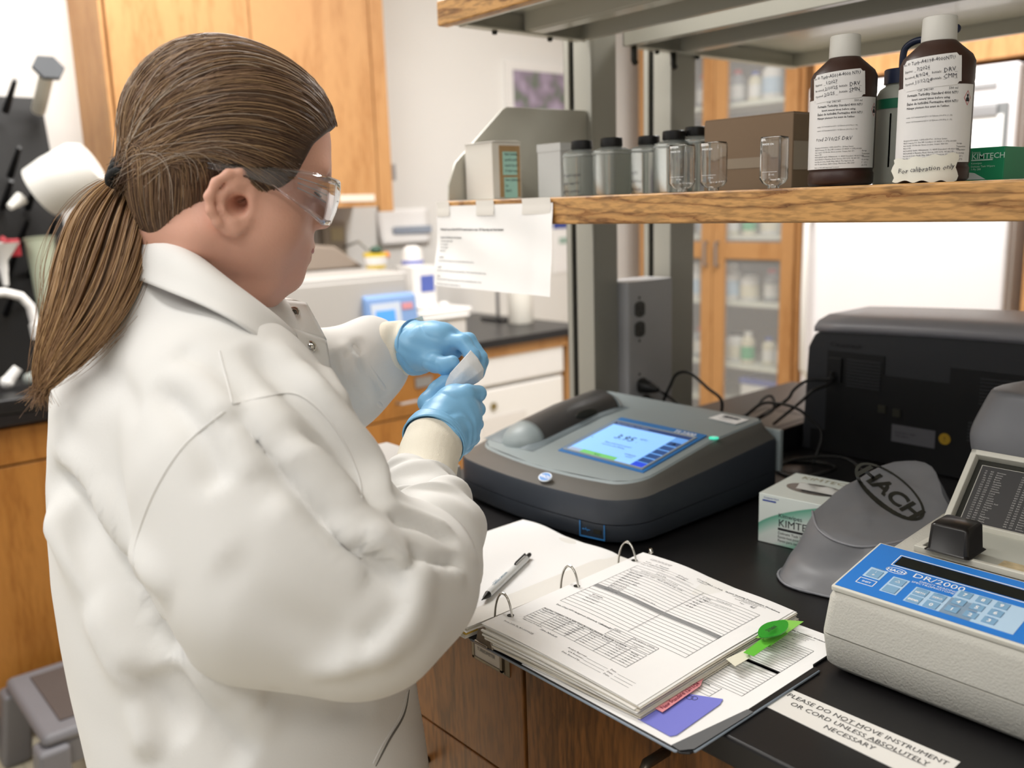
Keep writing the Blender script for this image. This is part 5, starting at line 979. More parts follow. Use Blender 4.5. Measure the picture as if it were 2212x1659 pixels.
# loose worksheet slipped in the back pocket
lz = .9181; LO = np.array([-.668, -.046])
def wrapP(x, y, z): return (LO[0] + x * 1.0, LO[1] + y * 1.0, lz + .0006)
pk = obj('pocket_worksheet', MB().prism([(-.668, -.0515), (-.466, -.0515), (-.4535, .04), (-.4535, .160), (-.457, .165), (-.457, .2335), (-.668, .2335)], 'Z', .9179, lz + .0003), M_paper, t)
L = []; table(L, .9 * IN, 7.75 * IN, 4.2 * IN, 9.3 * IN, 26, (0, .57, 1)); table(L, 4.3 * IN, 6.9 * IN, 3.3 * IN, 4.1 * IN, 4, (0, .45, 1))
ruled(L, wrapP, MATS['ruled_ink'], pk)
obj('grey_band', MB().bx(.9 * IN, 7.75 * IN, 6.6 * IN, 6.82 * IN, 0, .0001).fn(lambda x, y, z: (LO[0] + x, LO[1] + y, lz + .00055)), MATS['grey_band'], pk)
write([('TL2300 Turbidity Determination Worksheet', 5.35 * IN, 10.3 * IN, .0023, {'bold': .03}), ('Instrument: Hach TL2300 Turbidimeter', 5.85 * IN, 10.12 * IN, .0016), ('S/N: 2020060C0213', 6.35 * IN, 9.98 * IN, .0016), ('Standard Methods 2130 B', 6.1 * IN, 9.84 * IN, .0016), ('Page: ______', 6.5 * IN, 9.6 * IN, .0018), ('(±50% ± 0.12)', 6.6 * IN, 8.7 * IN, .0017), ('Acceptance criteria', 5.5 * IN, 3.95 * IN, .0021, {'bold': .03}), ('< 20%', 5.9 * IN, 3.75 * IN, .0018), ('< 20%', 5.9 * IN, 3.55 * IN, .0018)], None, M_ink, pk, wrap=wrapP, res=1)
# tabs and notes
def flag(name, pxs, z, col, txt=None, th=.0004, lab=None, h=.004, ink=None, par=None, ang=0, off=(.003, .003)):
    P = [pz(x, y, z) for x, y in pxs]; m = MB().loft([[tuple(p) for p in P], [(p[0], p[1], p[2] + th) for p in P]])
    o = obj(name, m, mat(name + '_' + col.strip('#'), col, .5, vary=.03), par or t)
    if lab: o['label'] = lab
    if txt:
        M = frame(P[0] + np.array([0, 0, th]), P[1] - P[0], P[3] - P[0]); write([(s_, off[0], off[1] - k * h * 1.3, h, {'hand': 1, 'sh': .15, 'bold': .02}) for k, s_ in enumerate(txt)], M, ink or M_ink, o, name='handwriting', lift=.0003)
    return o
flag('index_tab', [(1632, 1378), (1690, 1339), (1736, 1343), (1680, 1382)], .9300, '#8ed05a', ['Standard', 'Curves'], h=.0035, lab='pale green index tab at the back')
flag('index_tab', [(1640, 1388), (1690, 1352), (1701, 1370), (1661, 1398)], .9310, '#6cc23c', ['MDL'], h=.004, lab='green index tab lettered MDL')
flag('index_tab', [(1606, 1410), (1645, 1380), (1665, 1392), (1628, 1418)], .9330, '#63be38', ['Analysts'], h=.0035, lab='green index tab lettered Analysts')
flag('index_tab', [(1568, 1424), (1610, 1404), (1622, 1420), (1588, 1440)], .9290, '#e6e3cf', ['Standard', 'Preparation'], h=.0032, lab='cream index tab lettered Standard Preparation')
pc = pz(1672, 1364, .9405)
P = [pz(1670 + 33 * cos(a) * abs(cos(a)) ** -.25 , 1360 - 16 * sin(a) * abs(sin(a)) ** -.15 - 9 * cos(a), .9398 + .0012 * sin(a)) for a in [.01 + 2 * pi * k / 24 for k in range(24)]]
gt = obj('index_tab', MB().loft([[tuple(p) for p in P], [(p[0], p[1], p[2] + .0012) for p in P]]), mat('tab_deep_green', '#2f9a2c', .25, vary=.05), t, smooth=True); gt['label'] = 'deep green plastic index tab lettered 2100N'
Mg = frame(pz(1660, 1371, .9405) + np.array([0, 0, .0012]), pz(1694, 1352, .9405) - pz(1660, 1371, .9405), pz(1655, 1362, .9405) - pz(1660, 1371, .9405))
write([('2100N', .0, .0, .0042, {'hand': 1, 'bold': .04})], Mg, M_dark, gt, name='handwriting', lift=.0022)
P = [pz(1378, 1553, .9192), pz(1470, 1497, .9192), pz(1562, 1511, .9192), pz(1555, 1522, .9192), pz(1462, 1588, .9192), pz(1448, 1591, .9192)]
o = obj('sticky_note', MB().loft([[tuple(p) for p in P], [(p[0], p[1], p[2] + .0005) for p in P]]), mat('sticky_violet', '#7d80d8', .75, vary=.03), t); o['label'] = 'violet sticky note on the back cover'
obj('drawn_circle', MB().tube([tuple(pz(1490 + 7 * cos(a), 1507 + 4 * sin(a), .9199)) for a in np.linspace(0, 2 * pi, 16)], .00025, 4).tube([tuple(pz(1500 + 7 * cos(a), 1508 + 4 * sin(a), .9199)) for a in np.linspace(0, 2 * pi, 16)], .00025, 4), M_pen, o)
flag('arrow_flag', [(1431, 1539), (1513, 1482), (1521, 1462), (1408, 1527)], .9215, '#eb9aa0', ['New Standard 12/11/24'], h=.0045, lab='pink arrow flag with handwriting', ink=mat('maroon_ink', '#8a3048', .7, vary=.05), off=(.004, .0022))
# pen
a, b = pz(1043, 1294, .9365), pz(1143, 1199, .9375); d = (b - a) / np.linalg.norm(b - a); Ln = np.linalg.norm(b - a)
t = thing('pen', 'white retractable pen with black clip lying on the blank left page', 'pen', a)
obj('barrel', MB().tube([a + d * .014, a + d * .02, a + d * (Ln - .02), a + d * (Ln - .012)], [.0042, .0048, .0048, .0045], 14), mat('pen_white', '#e4e6e6', .3, vary=.01), t, smooth=True)
obj('tip', MB().tube([a - d * .003, a, a + d * .004, a + d * .0145], [.0006, .0009, .0022, .0044], 12), M_dkplastic, t, smooth=True)
obj('button', MB().tube([a + d * (Ln - .0125), a + d * (Ln - .009), a + d * (Ln + .002)], [.0045, .003, .0028], 10), M_dkplastic, t, smooth=True)
nn = np.cross(d, (0, 0, 1)); nn /= np.linalg.norm(nn); u3 = np.cross(nn, d)
obj('clip', MB().tube([a + d * (Ln - .012) + u3 * .004, a + d * (Ln - .014) + u3 * .007, a + d * (Ln - .045) + u3 * .0068, a + d * (Ln - .047) + u3 * .005], .0012, 6), M_dkplastic, t, smooth='all')
write([('COASTAL CAROLINA', .030, -.0010, .0030, {'bold': .02}), ('UNIVERSITY', .034, .0022, .0018)], frame(a + u3 * .0049 + nn * 0.0, d, nn * -1), mat('teal_ink', '#3b6f8c', .6, vary=.02), t, lift=.0002)
# bench sign
t = thing('bench_sign', 'white laminated label on the worktop: please do not move instrument or cord', 'sign', (-.365, .088, .915))
obj('plate', MB().prism([(-.450, .0665), (-.284, .060), (-.284, .1105), (-.4485, .1105)], 'Z', .9152, .9158), mat('label_white', '#e6e4df', .35, vary=.02), t)
Mn = frame((-.367, .088, .9158), (1, 0, 0), (0, 1, 0))
write([('PLEASE DO NOT MOVE INSTRUMENT', 0, .0085, .0066, {'al': 'CENTER', 'sx': .98}), ('OR CORD UNLESS ABSOLUTELY', 0, -.0035, .0066, {'al': 'CENTER', 'sx': .98}), ('NECESSARY', 0, -.0155, .0066, {'al': 'CENTER', 'sx': .98}), ('-bar-', -.0205, .0070, .0215, {'t': .0006}), ('-bar-', .010, -.0050, .0560, {'t': .0006})], Mn, mat('sign_ink', '#4a4a4c', .7, vary=.02), t)

# ---------------------------------------------------------------- things on the oak shelf
ZS = 1.4047
M_hdpe = mat('bottle_brown', '#36211a', .42, vary=.06, bump=.04, bscale=500)
M_cap = mat('cap_pale_grey', '#c9c7c0', .5, vary=.02)
M_lab = mat('label_paper', '#dddbd9', .6, vary=.01)
def cyl_wrap(c, r, z0, nrm):
    n_ = np.array(nrm, float); n_ /= np.linalg.norm(n_); tt = np.array([-n_[1], n_[0]])
    def f(x, y, z): th = x / r; return (c[0] + r * (cos(th) * n_[0] + sin(th) * tt[0]), c[1] + r * (cos(th) * n_[1] + sin(th) * tt[1]), z0 + y + z * 0)
    return f
def patch(w0, w1, h0, h1, n=24, m=2, edge=None):
    return MB().grid(lambda u, v: (w0 + (w1 - w0) * u + (edge(u, v)[0] if edge else 0), h0 + (h1 - h0) * v + (edge(u, v)[1] if edge else 0), 0), n, m)
def brown_bottle(c, label, id_, rows3, notes, calib):
    t = thing('reagent_bottle', label, 'bottle', (c[0], c[1], ZS), 'brown plastic reagent bottles on the oak shelf')
    r = .0362
    obj('body', MB().lathe((c[0], c[1], ZS), [(.030, 0), (r - .002, .001), (r, .004), (r, .014), (r - .0012, .016), (r - .0012, .018), (r, .020), (r, .098), (r - .0004, .1005), (r, .103), (r, .121), (r - .003, .1275), (.0175, .1420), (.0155, .1435), (.0155, .150)], 48), M_hdpe, t, smooth=True, angle=50)
    cp = obj('cap', MB().lathe((c[0], c[1], ZS), [(.0168, .1425), (.0172, .1430), (.0166, .1655), (.0158, .1668)], 40), M_cap, t, smooth=True)
    toc = (0 - c[0], CAM[1] - c[1]); rr_ = r + .0004; w = cyl_wrap(c, rr_, ZS, toc)
    lo = -.052; lb = obj('label', patch(lo, .045, .0195, .0965).fn(w), M_lab, t, smooth='all', fix=False)
    w2 = cyl_wrap(c, rr_ + .0002, ZS, toc); dx = -.004
    S = [('Cat. 246149', -.018, .0915, .0022), ('500 ml', .012, .0915, .0024), ('Formazin Turbidity Standard 4000 NTU', -.030, .0870, .0026, {'sx': .86, 'bold': .02}), ('Invert several times before using.', -.024, .0828, .0022, {'sx': .9, 'bold': .02}), ('Étalon de turbidité Formazine 4000 NTU', -.030, .0785, .0026, {'sx': .84, 'bold': .02}), ('Mélanger plusieurs fois avant de l\'utiliser.', -.030, .0745, .0021, {'sx': .88, 'bold': .02}),
         ('contains: 1,3,5,7-tetraazatricyclo[3.3.1.1(3,7)]decane (100-97-0), (1 - 5%)', -.030, .0655, .0014, {'sx': .8}), ('contient: 1,3,5,7-tetraazatricyclo[3.3.1.1(3,7)]decane (100-97-0), (1 - 5%)', -.030, .0612, .0014, {'sx': .8})]
    for k, s_ in enumerate(['Emergency Information: 1-(303)-623-5716 - 24 Hour Service', 'HACH Company, P.O. Box 389, Loveland, CO 80539, +1 (970) 669-3050', 'Hach Canada, 1313 Border Street, London, Ontario N6V 4Y1', 'Made in USA', 'HACH LANGE GmbH, Willstätterstr. 11, 40549 Düsseldorf, +49 (0)211-5288', 'HACH LANGE, 8, Mandelieu Road, Geneva, (CH 1219), +41-68-1 159', 'Hach Sales & Service, Pacific Way, Salford, The Capricorn, SG', 'Hach UK, Laser House, Salford Quays, Manchester, M50 3XW']): S.append((s_, -.032, .0425 - .0026 * k, .0015, {'sx': .86}))
    S += [('Made in USA with Imported Content', -.032, .0205, .0014)] + [(s_, .0235, .0375 - .0032 * k, .0016) for k, s_ in enumerate(['Storage', 'Temperature', 'Température', 'de stockage', '5° - 25°C', '(41-77°F)'])]
    write(S, None, M_ink, lb, wrap=w2, res=1)
    g = MB(); R0 = .0075; cxx, cyy = (.0345, .083) if calib else (.041, .083)
    for (a, b_) in (((0, R0), (R0 * .7, 0)), ((R0 * .7, 0), (0, -R0)), ((0, -R0), (-R0 * .7, 0)), ((-R0 * .7, 0), (0, R0))): g.add([(cxx + a[0], cyy + a[1], 0), (cxx + b_[0], cyy + b_[1], 0), (cxx + b_[0] * .86, cyy + b_[1] * .86, 0), (cxx + a[0] * .86, cyy + a[1] * .86, 0)], [(0, 1, 2, 3)])
    obj('hazard_diamond', g.fn(w2), mat('hazard_red', '#b5283a', .6, vary=.02), lb, fix=False)
    g = MB().prism([(cxx + .0014 * cos(a), cyy + .0023 + .0016 * sin(a)) for a in [2 * pi * k / 12 for k in range(12)]], 'Z', 0, 0.00001).prism([(cxx - .0028, cyy - .0035), (cxx + .0028, cyy - .0035), (cxx + .0022, cyy - .0002), (cxx, cyy + .0010), (cxx - .0022, cyy - .0002)], 'Z', 0, .00001)
    obj('hazard_figure', g.fn(w2), M_ink, lb, fix=False)
    th_ = R_(3.5); rot = lambda x, y: (x * cos(th_) - y * sin(th_), x * sin(th_) + y * cos(th_))
    w3 = cyl_wrap(c, rr_ + .0004, ZS, toc)
    def wl(x, y, z):
        a, b_ = rot(x, y); p = w3(a - .008, b_ + .1095, 0); zz = p[2] - ZS
        rad = 1.0 if zz < .121 else 1 - (zz - .121) * 2.2
        return (c[0] + (p[0] - c[0]) * rad, c[1] + (p[1] - c[1]) * rad, p[2])
    wl2 = lambda x, y, z: (lambda p: (p[0] + toc[0] * .0004, p[1] + toc[1] * .0004, p[2]))(wl(x, y, z))
    l2 = obj('date_label', MB().grid(lambda u, v: (-.030 + .062 * u, -.0155 + .031 * v - (.003 * (u < .08)) * (2 * v - 1) - (.003 * (u > .95)) * (2 * v - 1), 0), 24, 8).fn(wl), M_lab, t, smooth='all', fix=False)
    y_ = lambda k: .003 - .0062 * k
    S = [('Rec. ID:', -.029, .0105, .0022)] + [(s_, -.027, y_(k), .0024) for k, s_ in enumerate(['Expires:', 'Received:', 'Opened:'])] + [('Initials:', .003, y_(1) + .001, .0024), ('Initials:', .003, y_(2) + .001, .0024)]
    for k in range(3): S.append(('-bar-', -.0145, y_(k) - .0008, .016, {'t': .0002}))
    for k in range(2): S.append(('-bar-', .0135, y_(k + 1) + .0002, .014, {'t': .0002}))
    write(S, None, M_ink, l2, wrap=wl2, res=1)
    write([(id_, -.018, .0095, .0036, {'hand': 1, 'sx': .9}), (rows3[0], -.012, y_(0), .0034, {'hand': 1}), (rows3[1], -.013, y_(1), .0034, {'hand': 1}), (rows3[2], -.014, y_(2), .0034, {'hand': 1}), (rows3[3], .014, y_(1) + .001, .0042, {'hand': 1}), (rows3[4], .0135, y_(2) + .001, .0042, {'hand': 1})], None, M_pen, l2, wrap=wl2, name='handwriting', res=1)
    if notes: write([(notes, -.031, .0505, .0040, {'hand': 1, 'sh': .2})], None, M_pen, lb, wrap=w2, name='handwriting', res=1)
    if calib:
        w4 = cyl_wrap(c, rr_ + .001, ZS, toc)
        def we(x, y, z): p = w4(x, y + .0145, 0); s_ = max(0, -x - .025) * .5; return (p[0] - s_ * .4, p[1] - s_ * .6, p[2])
        tp = obj('torn_tape', MB().grid(lambda u, v: (-.040 + .066 * u + .002 * sin(v * 9), -.0125 + .0225 * v + .0012 * sin(u * 23) * (2 * v - 1) + .006 * u * v - .002 * u, 0), 30, 6).fn(we), mat('tape_cream', '#e2e0d4', .7, vary=.03, bump=.1, bscale=90), t, smooth='all', fix=False)
        tp['label'] = 'torn tape reading For calibration only'
        write([('For calibration only', -.034, -.0045, .0050, {'hand': 1, 'sh': .15, 'rot': 3})], None, M_pen, tp, wrap=lambda x, y, z: (lambda p: (p[0] + toc[0] * .0012, p[1] + toc[1] * .0012, p[2]))(we(x, y, z)), name='handwriting', res=1)
    return t
c1 = pz(1812, 402, ZS)
def at_shelf(x, Y): return np.array([py(x, 402, Y)[0], Y])
brown_bottle(at_shelf(1814, .375), 'brown reagent bottle beside the cardboard box, label handwritten rcvd 2/10/25', 'Turb-A5014-4000 NTU', ['1/2027', '2/10/25', '2/2/25', 'DRV', 'SMN'], 'rcvd 2/10/25 DRV', False)
brown_bottle(at_shelf(2010, .362), 'brown reagent bottle at right with torn tape reading For calibration only', 'Turb-A4198-4000NTU', ['7/2026', '8/9/24', '11/12/24', 'DRV', 'CMM'], None, True)
# glass cells, mouth down
def cell(c, label, rot=0.0):
    t = thing('sample_cell', label, 'vial', (c[0], c[1], ZS), 'square glass sample cells on the oak shelf'); a = R_(rot); h = .0575; s = .0135
    def sq(k, z, r=.0026): 
        pts = []
        for (sx_, sy_, a0) in ((-1, -1, pi), (1, -1, 1.5 * pi), (1, 1, 0), (-1, 1, .5 * pi)):
            for j in range(5): q = a0 + pi / 8 * j; pts.append((sx_ * (k - r) + r * cos(q), sy_ * (k - r) + r * sin(q), z))
        return [(c[0] + x * cos(a) - y * sin(a), c[1] + x * sin(a) + y * cos(a), z) for x, y, z in pts]
    z0 = ZS + .0035
    obj('glass_body', MB().loft([sq(.007, ZS + .0003, .0065), sq(.007, z0, .0065), sq(s * .85, z0 + .003, .005), sq(s, z0 + .008), sq(s, z0 + h - .002), sq(s * .93, z0 + h), sq(s * .86, z0 + h - .0016), sq(s - .0016, z0 + h - .004, .003), sq(s - .0016, z0 + .009, .003), sq(s * .72, z0 + .0045, .004), sq(.0052, z0, .0048), sq(.0052, ZS + .0003, .0048)], cap=False), M_glass, t, smooth=True, angle=50)
    nrm = np.array([sin(a), -cos(a)]); p0 = (c[0] + nrm[0] * (s + .0002) - cos(a) * s * .8, c[1] + nrm[1] * (s + .0002) - sin(a) * s * .8, z0)
    write([('MADE CN', .001, h - .010, .0022, {'bold': .04}), ('-bar-', .001, .016, .019, {'t': .0004}), ('25 mL', .009, .012, .0022)], frame(p0, (cos(a), sin(a), 0), (0, 0, 1)), M_wp, t, lift=.0002)
cell(at_shelf(1671, .352), 'square glass sample cell standing alone in front of the cardboard box', 12)
cell(at_shelf(1541, .352), 'square glass sample cell left of the cardboard box, middle of three', 12)
cell(at_shelf(1473, .352), 'leftmost square glass sample cell, in front of the black-capped bottles', 12)
# square plastic bottles with black caps
M_sq = mat('bottle_clear_plastic', '#ccd2cd', .22, trans=.75, ior=1.15, vary=.02)
def sqbottle(c, h, label, txt, s=.0225):
    t = thing('square_bottle', label, 'bottle', (c[0], c[1], ZS), 'black-capped square plastic bottles on the oak shelf')
    def sq(k, z, r=.006): return [(c[0] + x, c[1] + y, z_) for x, y, z_ in rr(-k, k, -k, k, z, r, 4)]
    obj('body', MB().loft([sq(s - .002, ZS + .0003), sq(s, ZS + .003), sq(s, ZS + h - .008), sq(s * .97, ZS + h - .003), sq(s * .72, ZS + h), sq(.0145, ZS + h + .001, .0144), sq(.0145, ZS + h + .004, .0144)]), M_sq, t, smooth=True, angle=50)
    obj('shoulder_ring', MB().loft([sq(s + .0006, ZS + h - .0085), sq(s + .0006, ZS + h - .0065)]), mat('ring_clear', '#d3d8d4', .3, trans=.4, vary=.02), t, smooth=True)
    obj('cap', MB().lathe((c[0], c[1], ZS + h + .002), [(.0165, 0), (.017, .001), (.0165, .012), (.0155, .013)], 20), M_dkplastic, t, smooth=True)
    if txt: write([(s_, -.019, .030 - .012 * k, .0050, {'hand': 1, 'sh': .2, 'sx': .8}) for k, s_ in enumerate(txt)], frame((c[0], c[1] - s - .0005, ZS), (1, 0, 0), (0, 0, 1)), M_pen, t, name='handwriting')
    return t
sqbottle(at_shelf(1258, .40), .069, 'leftmost black-capped square bottle, handwritten rinse water for', ['DI with residues', 'rinse water for', 'other purposes'])
sqbottle(at_shelf(1322, .415), .070, 'second black-capped square bottle from the left', None)
sqbottle(at_shelf(1402, .47), .072, 'third black-capped square bottle from the left, farther back', ['1 NTU', 'diluted sol.', 'standards'])
sqbottle(at_shelf(1455, .46), .075, 'fourth black-capped square bottle, behind the leftmost glass cell', None)
sqbottle(at_shelf(1503, .49), .080, 'rightmost and tallest black-capped square bottle', ['Standard', 'Sample'])
# cartons
a = py(1008, 425, .36); b = py(1066, 425, .36)
t = thing('carton', 'small white carton with handwritten aqua notes, left end of the oak shelf', 'box', ((a[0] + b[0]) / 2, .4, ZS))
yq = px(1127, 420, b[0])[1]; wc = mat('carton_white', '#dedad2', .7, vary=.02)
cb = obj('carton_body', MB().bx(a[0], b[0], .36, yq, ZS + .0003, ZS + .093), wc, t, bevel=.001)
obj('flap', MB().prism([(.358, ZS + .0935), (yq + .002, ZS + .0935), (yq - .01, ZS + .097), (.37, ZS + .0955)], 'X', a[0] - .001, b[0] + .001), wc, cb)
obj('torn_patch', MB().bx(b[0], b[0] + .0006, .375, yq - .002, ZS + .003, ZS + .088), mat('kraft_tear', '#a98a62', .9, vary=.15, vscale=60), cb)
mn = mat('note_aqua', '#a7d3c6', .7, vary=.03)
obj('aqua_note', MB().bx(b[0] + .0006, b[0] + .0012, .382, yq - .010, ZS + .040, ZS + .078).bx(b[0] + .0006, b[0] + .0012, .384, yq - .010, ZS + .002, ZS + .036), mn, cb)['kind'] = 'stuff'
write([(s_, .003, .076 - .009 * k - (.006 if k > 3 else 0), .0042, {'hand': 1, 'sx': .8}) for k, s_ in enumerate(['New Turbidity', 'samples inside', 'sensors do not', 'LC blank open', 'Next Calibration', 'Set', 'StNTU'])], frame((b[0] + .0013, .383, ZS - .004), (0, 1, 0), (0, 0, 1)), M_pen, cb, name='handwriting')
a = py(1163, 420, .42); b = py(1212, 420, .42)
t = thing('carton', 'plain pale carton standing left of the black-capped bottles', 'box', (a[0], .44, ZS))
obj('carton_body', MB().bx(a[0], b[0], .42, .47, ZS + .0003, ZS + .086), mat('carton_pale', '#c6c6c4', .7, vary=.02), t, bevel=.001)
obj('lid_edge', MB().bx(a[0] - .0006, b[0] + .0006, .4194, .4706, ZS + .074, ZS + .0866), MATS['carton_pale'], t)
a = py(1520, 400, .46); b = py(1710, 400, .46)
t = thing('cardboard_box', 'brown cardboard box behind the glass cells, sealed with clear tape', 'box', ((a[0] + b[0]) / 2, .53, ZS))
kb = mat('kraft', '#86705a', .8, vary=.05, vscale=5)
cb = obj('box_body', MB().bx(a[0], b[0], .46, .60, ZS + .0003, ZS + .098), kb, t, bevel=.0015)
obj('clear_tape', MB().bx(a[0] + .002, b[0] - .02, .4592, .4597, ZS + .030, ZS + .044).bx(b[0] + .0002, b[0] + .0006, .462, .52, ZS + .025, ZS + .062), mat('tape_clear', '#9c8c78', .12, vary=.05), cb)['kind'] = 'stuff'
obj('top_flaps', MB().bx(a[0] + .001, b[0] - .001, .461, .5295, ZS + .098, ZS + .0995).bx(a[0] + .001, b[0] - .001, .5305, .599, ZS + .098, ZS + .0995), kb, cb)['kind'] = 'stuff'
# cloudy bottle with navy cap
c = at_shelf(1934, .44)
t = thing('plastic_bottle', 'cloudy plastic bottle with navy cap and green band between the brown bottles', 'bottle', (c[0], c[1], ZS))
obj('body', MB().lathe((c[0], c[1], ZS + .0003), [(.025, 0), (.027, .003), (.027, .098), (.022, .108), (.016, .112), (.016, .116)], 28), mat('cloudy_bottle', '#a9aca2', .35, trans=.25, ior=1.2, vary=.03), t, smooth=True)
obj('green_band', MB().lathe((c[0], c[1], ZS), [(.0273, .086), (.0273, .097)], 28, cap=False), mat('band_green', '#1f6e50', .5, vary=.03), t, smooth=True)
obj('cap', MB().lathe((c[0], c[1], ZS), [(.018, .1145), (.018, .130), (.017, .131)], 24), mat('cap_navy', '#232a42', .4, vary=.05), t, smooth=True)
obj('graduation', MB().bx(-.001, .001, 0, .06, 0, .0003).fn(lambda x, y, z: (c[0] + .0275 * cos(R_(-82)) + x, c[1] + .0275 * sin(R_(-82)), ZS + .02 + y)), M_grey, t)
# green wipes carton on the shelf
a = py(2072, 392, .43); b = py(2166, 392, .43)
t = thing('wipes_carton', 'green wipes carton on the oak shelf right of the brown bottle', 'box', ((a[0] + b[0]) / 2, .5, ZS))
cb = obj('carton_body', MB().bx(b[0] - .115, b[0], .43, .545, ZS + .0003, ZS + .036), mat('carton_green', '#1d8a5c', .5, vary=.02), t, bevel=.001)
obj('white_swoosh', MB().prism([(b[0] - .06, ZS + .002), (b[0] - .018, ZS + .002), (b[0] - .03, ZS + .009), (b[0] - .045, ZS + .0115), (b[0] - .06, ZS + .012)], 'Y', .4294, .43), mat('swoosh_white', '#cfd6d2', .5, vary=.02), cb)
write([('Science', .0, .0105, .0022), ('KIMTECH', 0, .0045, .0058, {'bold': .02}), ('-bar-', 0, .0025, .0225, {'t': .0014}), ('Kimwipes', 0, -.001, .002), ('Delicate Task Wipers', 0, -.0045, .002), ('1-Ply 280', 0, -.0075, .002)], frame((b[0] - .034, .4294, ZS + .0195), (1, 0, 0), (0, 0, 1)), mat('print_pale', '#bfe0cf', .5, vary=.02), cb)
# blue-black bent tube behind the right bottle
t = thing('bent_tube', 'dark blue bent tube rising behind the right brown bottle', 'tube', (at_shelf(1960, .42)[0], .42, ZS))
q = [py(x, y, .44) for x, y in ((1962, 395), (1955, 300), (1950, 180), (1950, 130), (1957, 103), (1980, 88), (2012, 84), (2045, 74), (2066, 62))]
q[0][2] = ZS + .002
obj('tube_wall', MB().tube(smoothpath(q), .0040, 8), mat('tube_navy', '#1a2138', .35, vary=.05), t, smooth='all')
obj('end_knob', MB().ball(q[-1], .005, 10, 6), MATS['tube_navy'], t, smooth=True)
# notice taped to the shelf edge
t = thing('notice', 'wrinkled white procedure sheet taped to the left end of the shelf edge', 'sign', (-1.14, .31, 1.265))
SX0, SX1, SZ1, SZ0 = -1.286, -.995, 1.3965, 1.262
def sheet(u, v):   # u right, v up
    x = SX0 + (SX1 - SX0) * u + .008 * (1 - v) * u ** 3; z = SZ0 + (SZ1 - SZ0) * v - .004 * u * (1 - v)
    y = .3172 - .010 * (1 - v) ** 1.6 * (1 + .8 * sin(2.6 * u + .5)) - .0022 * (1 - v) * sin(11 * u + 5 * v) - .003 * max(0, u - .85) / .15 * (1 - v) * 3 - .0016 * sin(7 * u + 9 * v) * (1 - v) * v * 3
    return (x, y, z)
sh = obj('sheet', MB().grid(sheet, 44, 30), M_paper, t, smooth='all')
wrapS = lambda x, y, z: (lambda p: (p[0], p[1] - .0012, p[2]))(sheet(min(1, x / .291), min(1, y / .1345)))
lead = [('Multi-step Process to Dilute 4000 NTU Formazin Standard to make 1 NTU Reporting Level Check Standard', .012, .0845, .0028, {'sx': .93, 'bold': .035}), ('Apparatus and Materials (use Class A glassware)', .012, .0715, .0024, {'sx': .9, 'bold': .02}), ('(1) 200 mL volumetric flasks', .012, .0655, .0021), ('(1) 5 mL pipettes', .012, .0602, .0021), ('(1) 10 mL pipette', .012, .0549, .0021), ('Pipette bulb', .012, .0496, .0021), ('200 NTU', .012, .0385, .0023, {'bold': .02}), ('Pipet 5 mL 4000 NTU standard into 100 mL volumetric flask and dilute to 100 mL', .012, .0330, .0021, {'sx': .95}), ('20 NTU', .012, .0222, .0023, {'bold': .02}), ('Pipet 10 mL of the 200 NTU standard (you just prepared) into a 100 mL volumetric flask and dilute to 100 mL', .012, .0170, .0021, {'sx': .97}), ('1 NTU', .012, .0072, .0023, {'bold': .02}), ('Pipet 5 mL of the 20 NTU standard you just prepared into a 100 mL volumetric flask and dilute to 100 mL', .012, .0028, .0020, {'sx': .97})]
write([(s_, x, y * 1.02 + .008, h * 1.12, {**(o_[0] if o_ else {}), 'sx': (o_[0] if o_ else {}).get('sx', 1) * .9, 'bold': (o_[0] if o_ else {}).get('bold', 0) + .02}) for s_, x, y, h, *o_ in lead] + [('Record preparation of standards in Chemical Preparation Log', .012, .0032, .0021, {'bold': .02, 'sx': .9})], None, M_ink, sh, wrap=wrapS, res=1)
for (u0, u1, dz) in ((0.0, .125, .004), (.375, .53, .003), (.765, .985, .002)):
    obj('tape_strip', MB().grid(lambda u, v: (SX0 + (SX1 - SX0) * (u0 + (u1 - u0) * u) + .001 * sin(4 * v), .3168 - .0007 * (1 - v) - (.0006 if v < .5 else 0), 1.3805 - dz * .3 + (.0245) * v), 8, 6), mat('tape_frosted', '#e3dfd8', .5, vary=.02), t, smooth='all')['label'] = 'frosted tape strip'
# ================================================================ the person
# implicit surfaces -> one continuous mesh each (surface nets on a rectilinear grid)
f32 = np.float32
def smin(a, b, k): h = np.maximum(k - np.abs(a - b), 0) / k; return np.minimum(a, b) - h * h * k * .25
def smax(a, b, k): return -smin(-a, -b, k)
def capsule(a, b, ra, rb):
    a = np.array(a, f32); b = np.array(b, f32); d = b - a; L2 = float(d @ d) + 1e-12
    def f(P): t = np.clip(((P - a) @ d) / L2, 0, 1); return np.linalg.norm(P - a - t[:, None] * d, axis=1) - (ra + (rb - ra) * t)
    return f
def ellip(c, A, r):
    c = np.array(c, f32); A = np.array(A, f32); r = np.array(r, f32)
    def f(P): q = (P - c) @ A.T; k0 = np.linalg.norm(q / r, axis=1); k1 = np.linalg.norm(q / (r * r), axis=1) + 1e-9; return k0 * (k0 - 1) / k1
    return f
I3 = np.eye(3)
def union(prims, k):
    def f(P):
        d = None
        for it in prims:
            g, kk = it if isinstance(it, tuple) else (it, k)
            v = g(P); d = v if d is None else smin(d, v, kk)
        return d
    return f
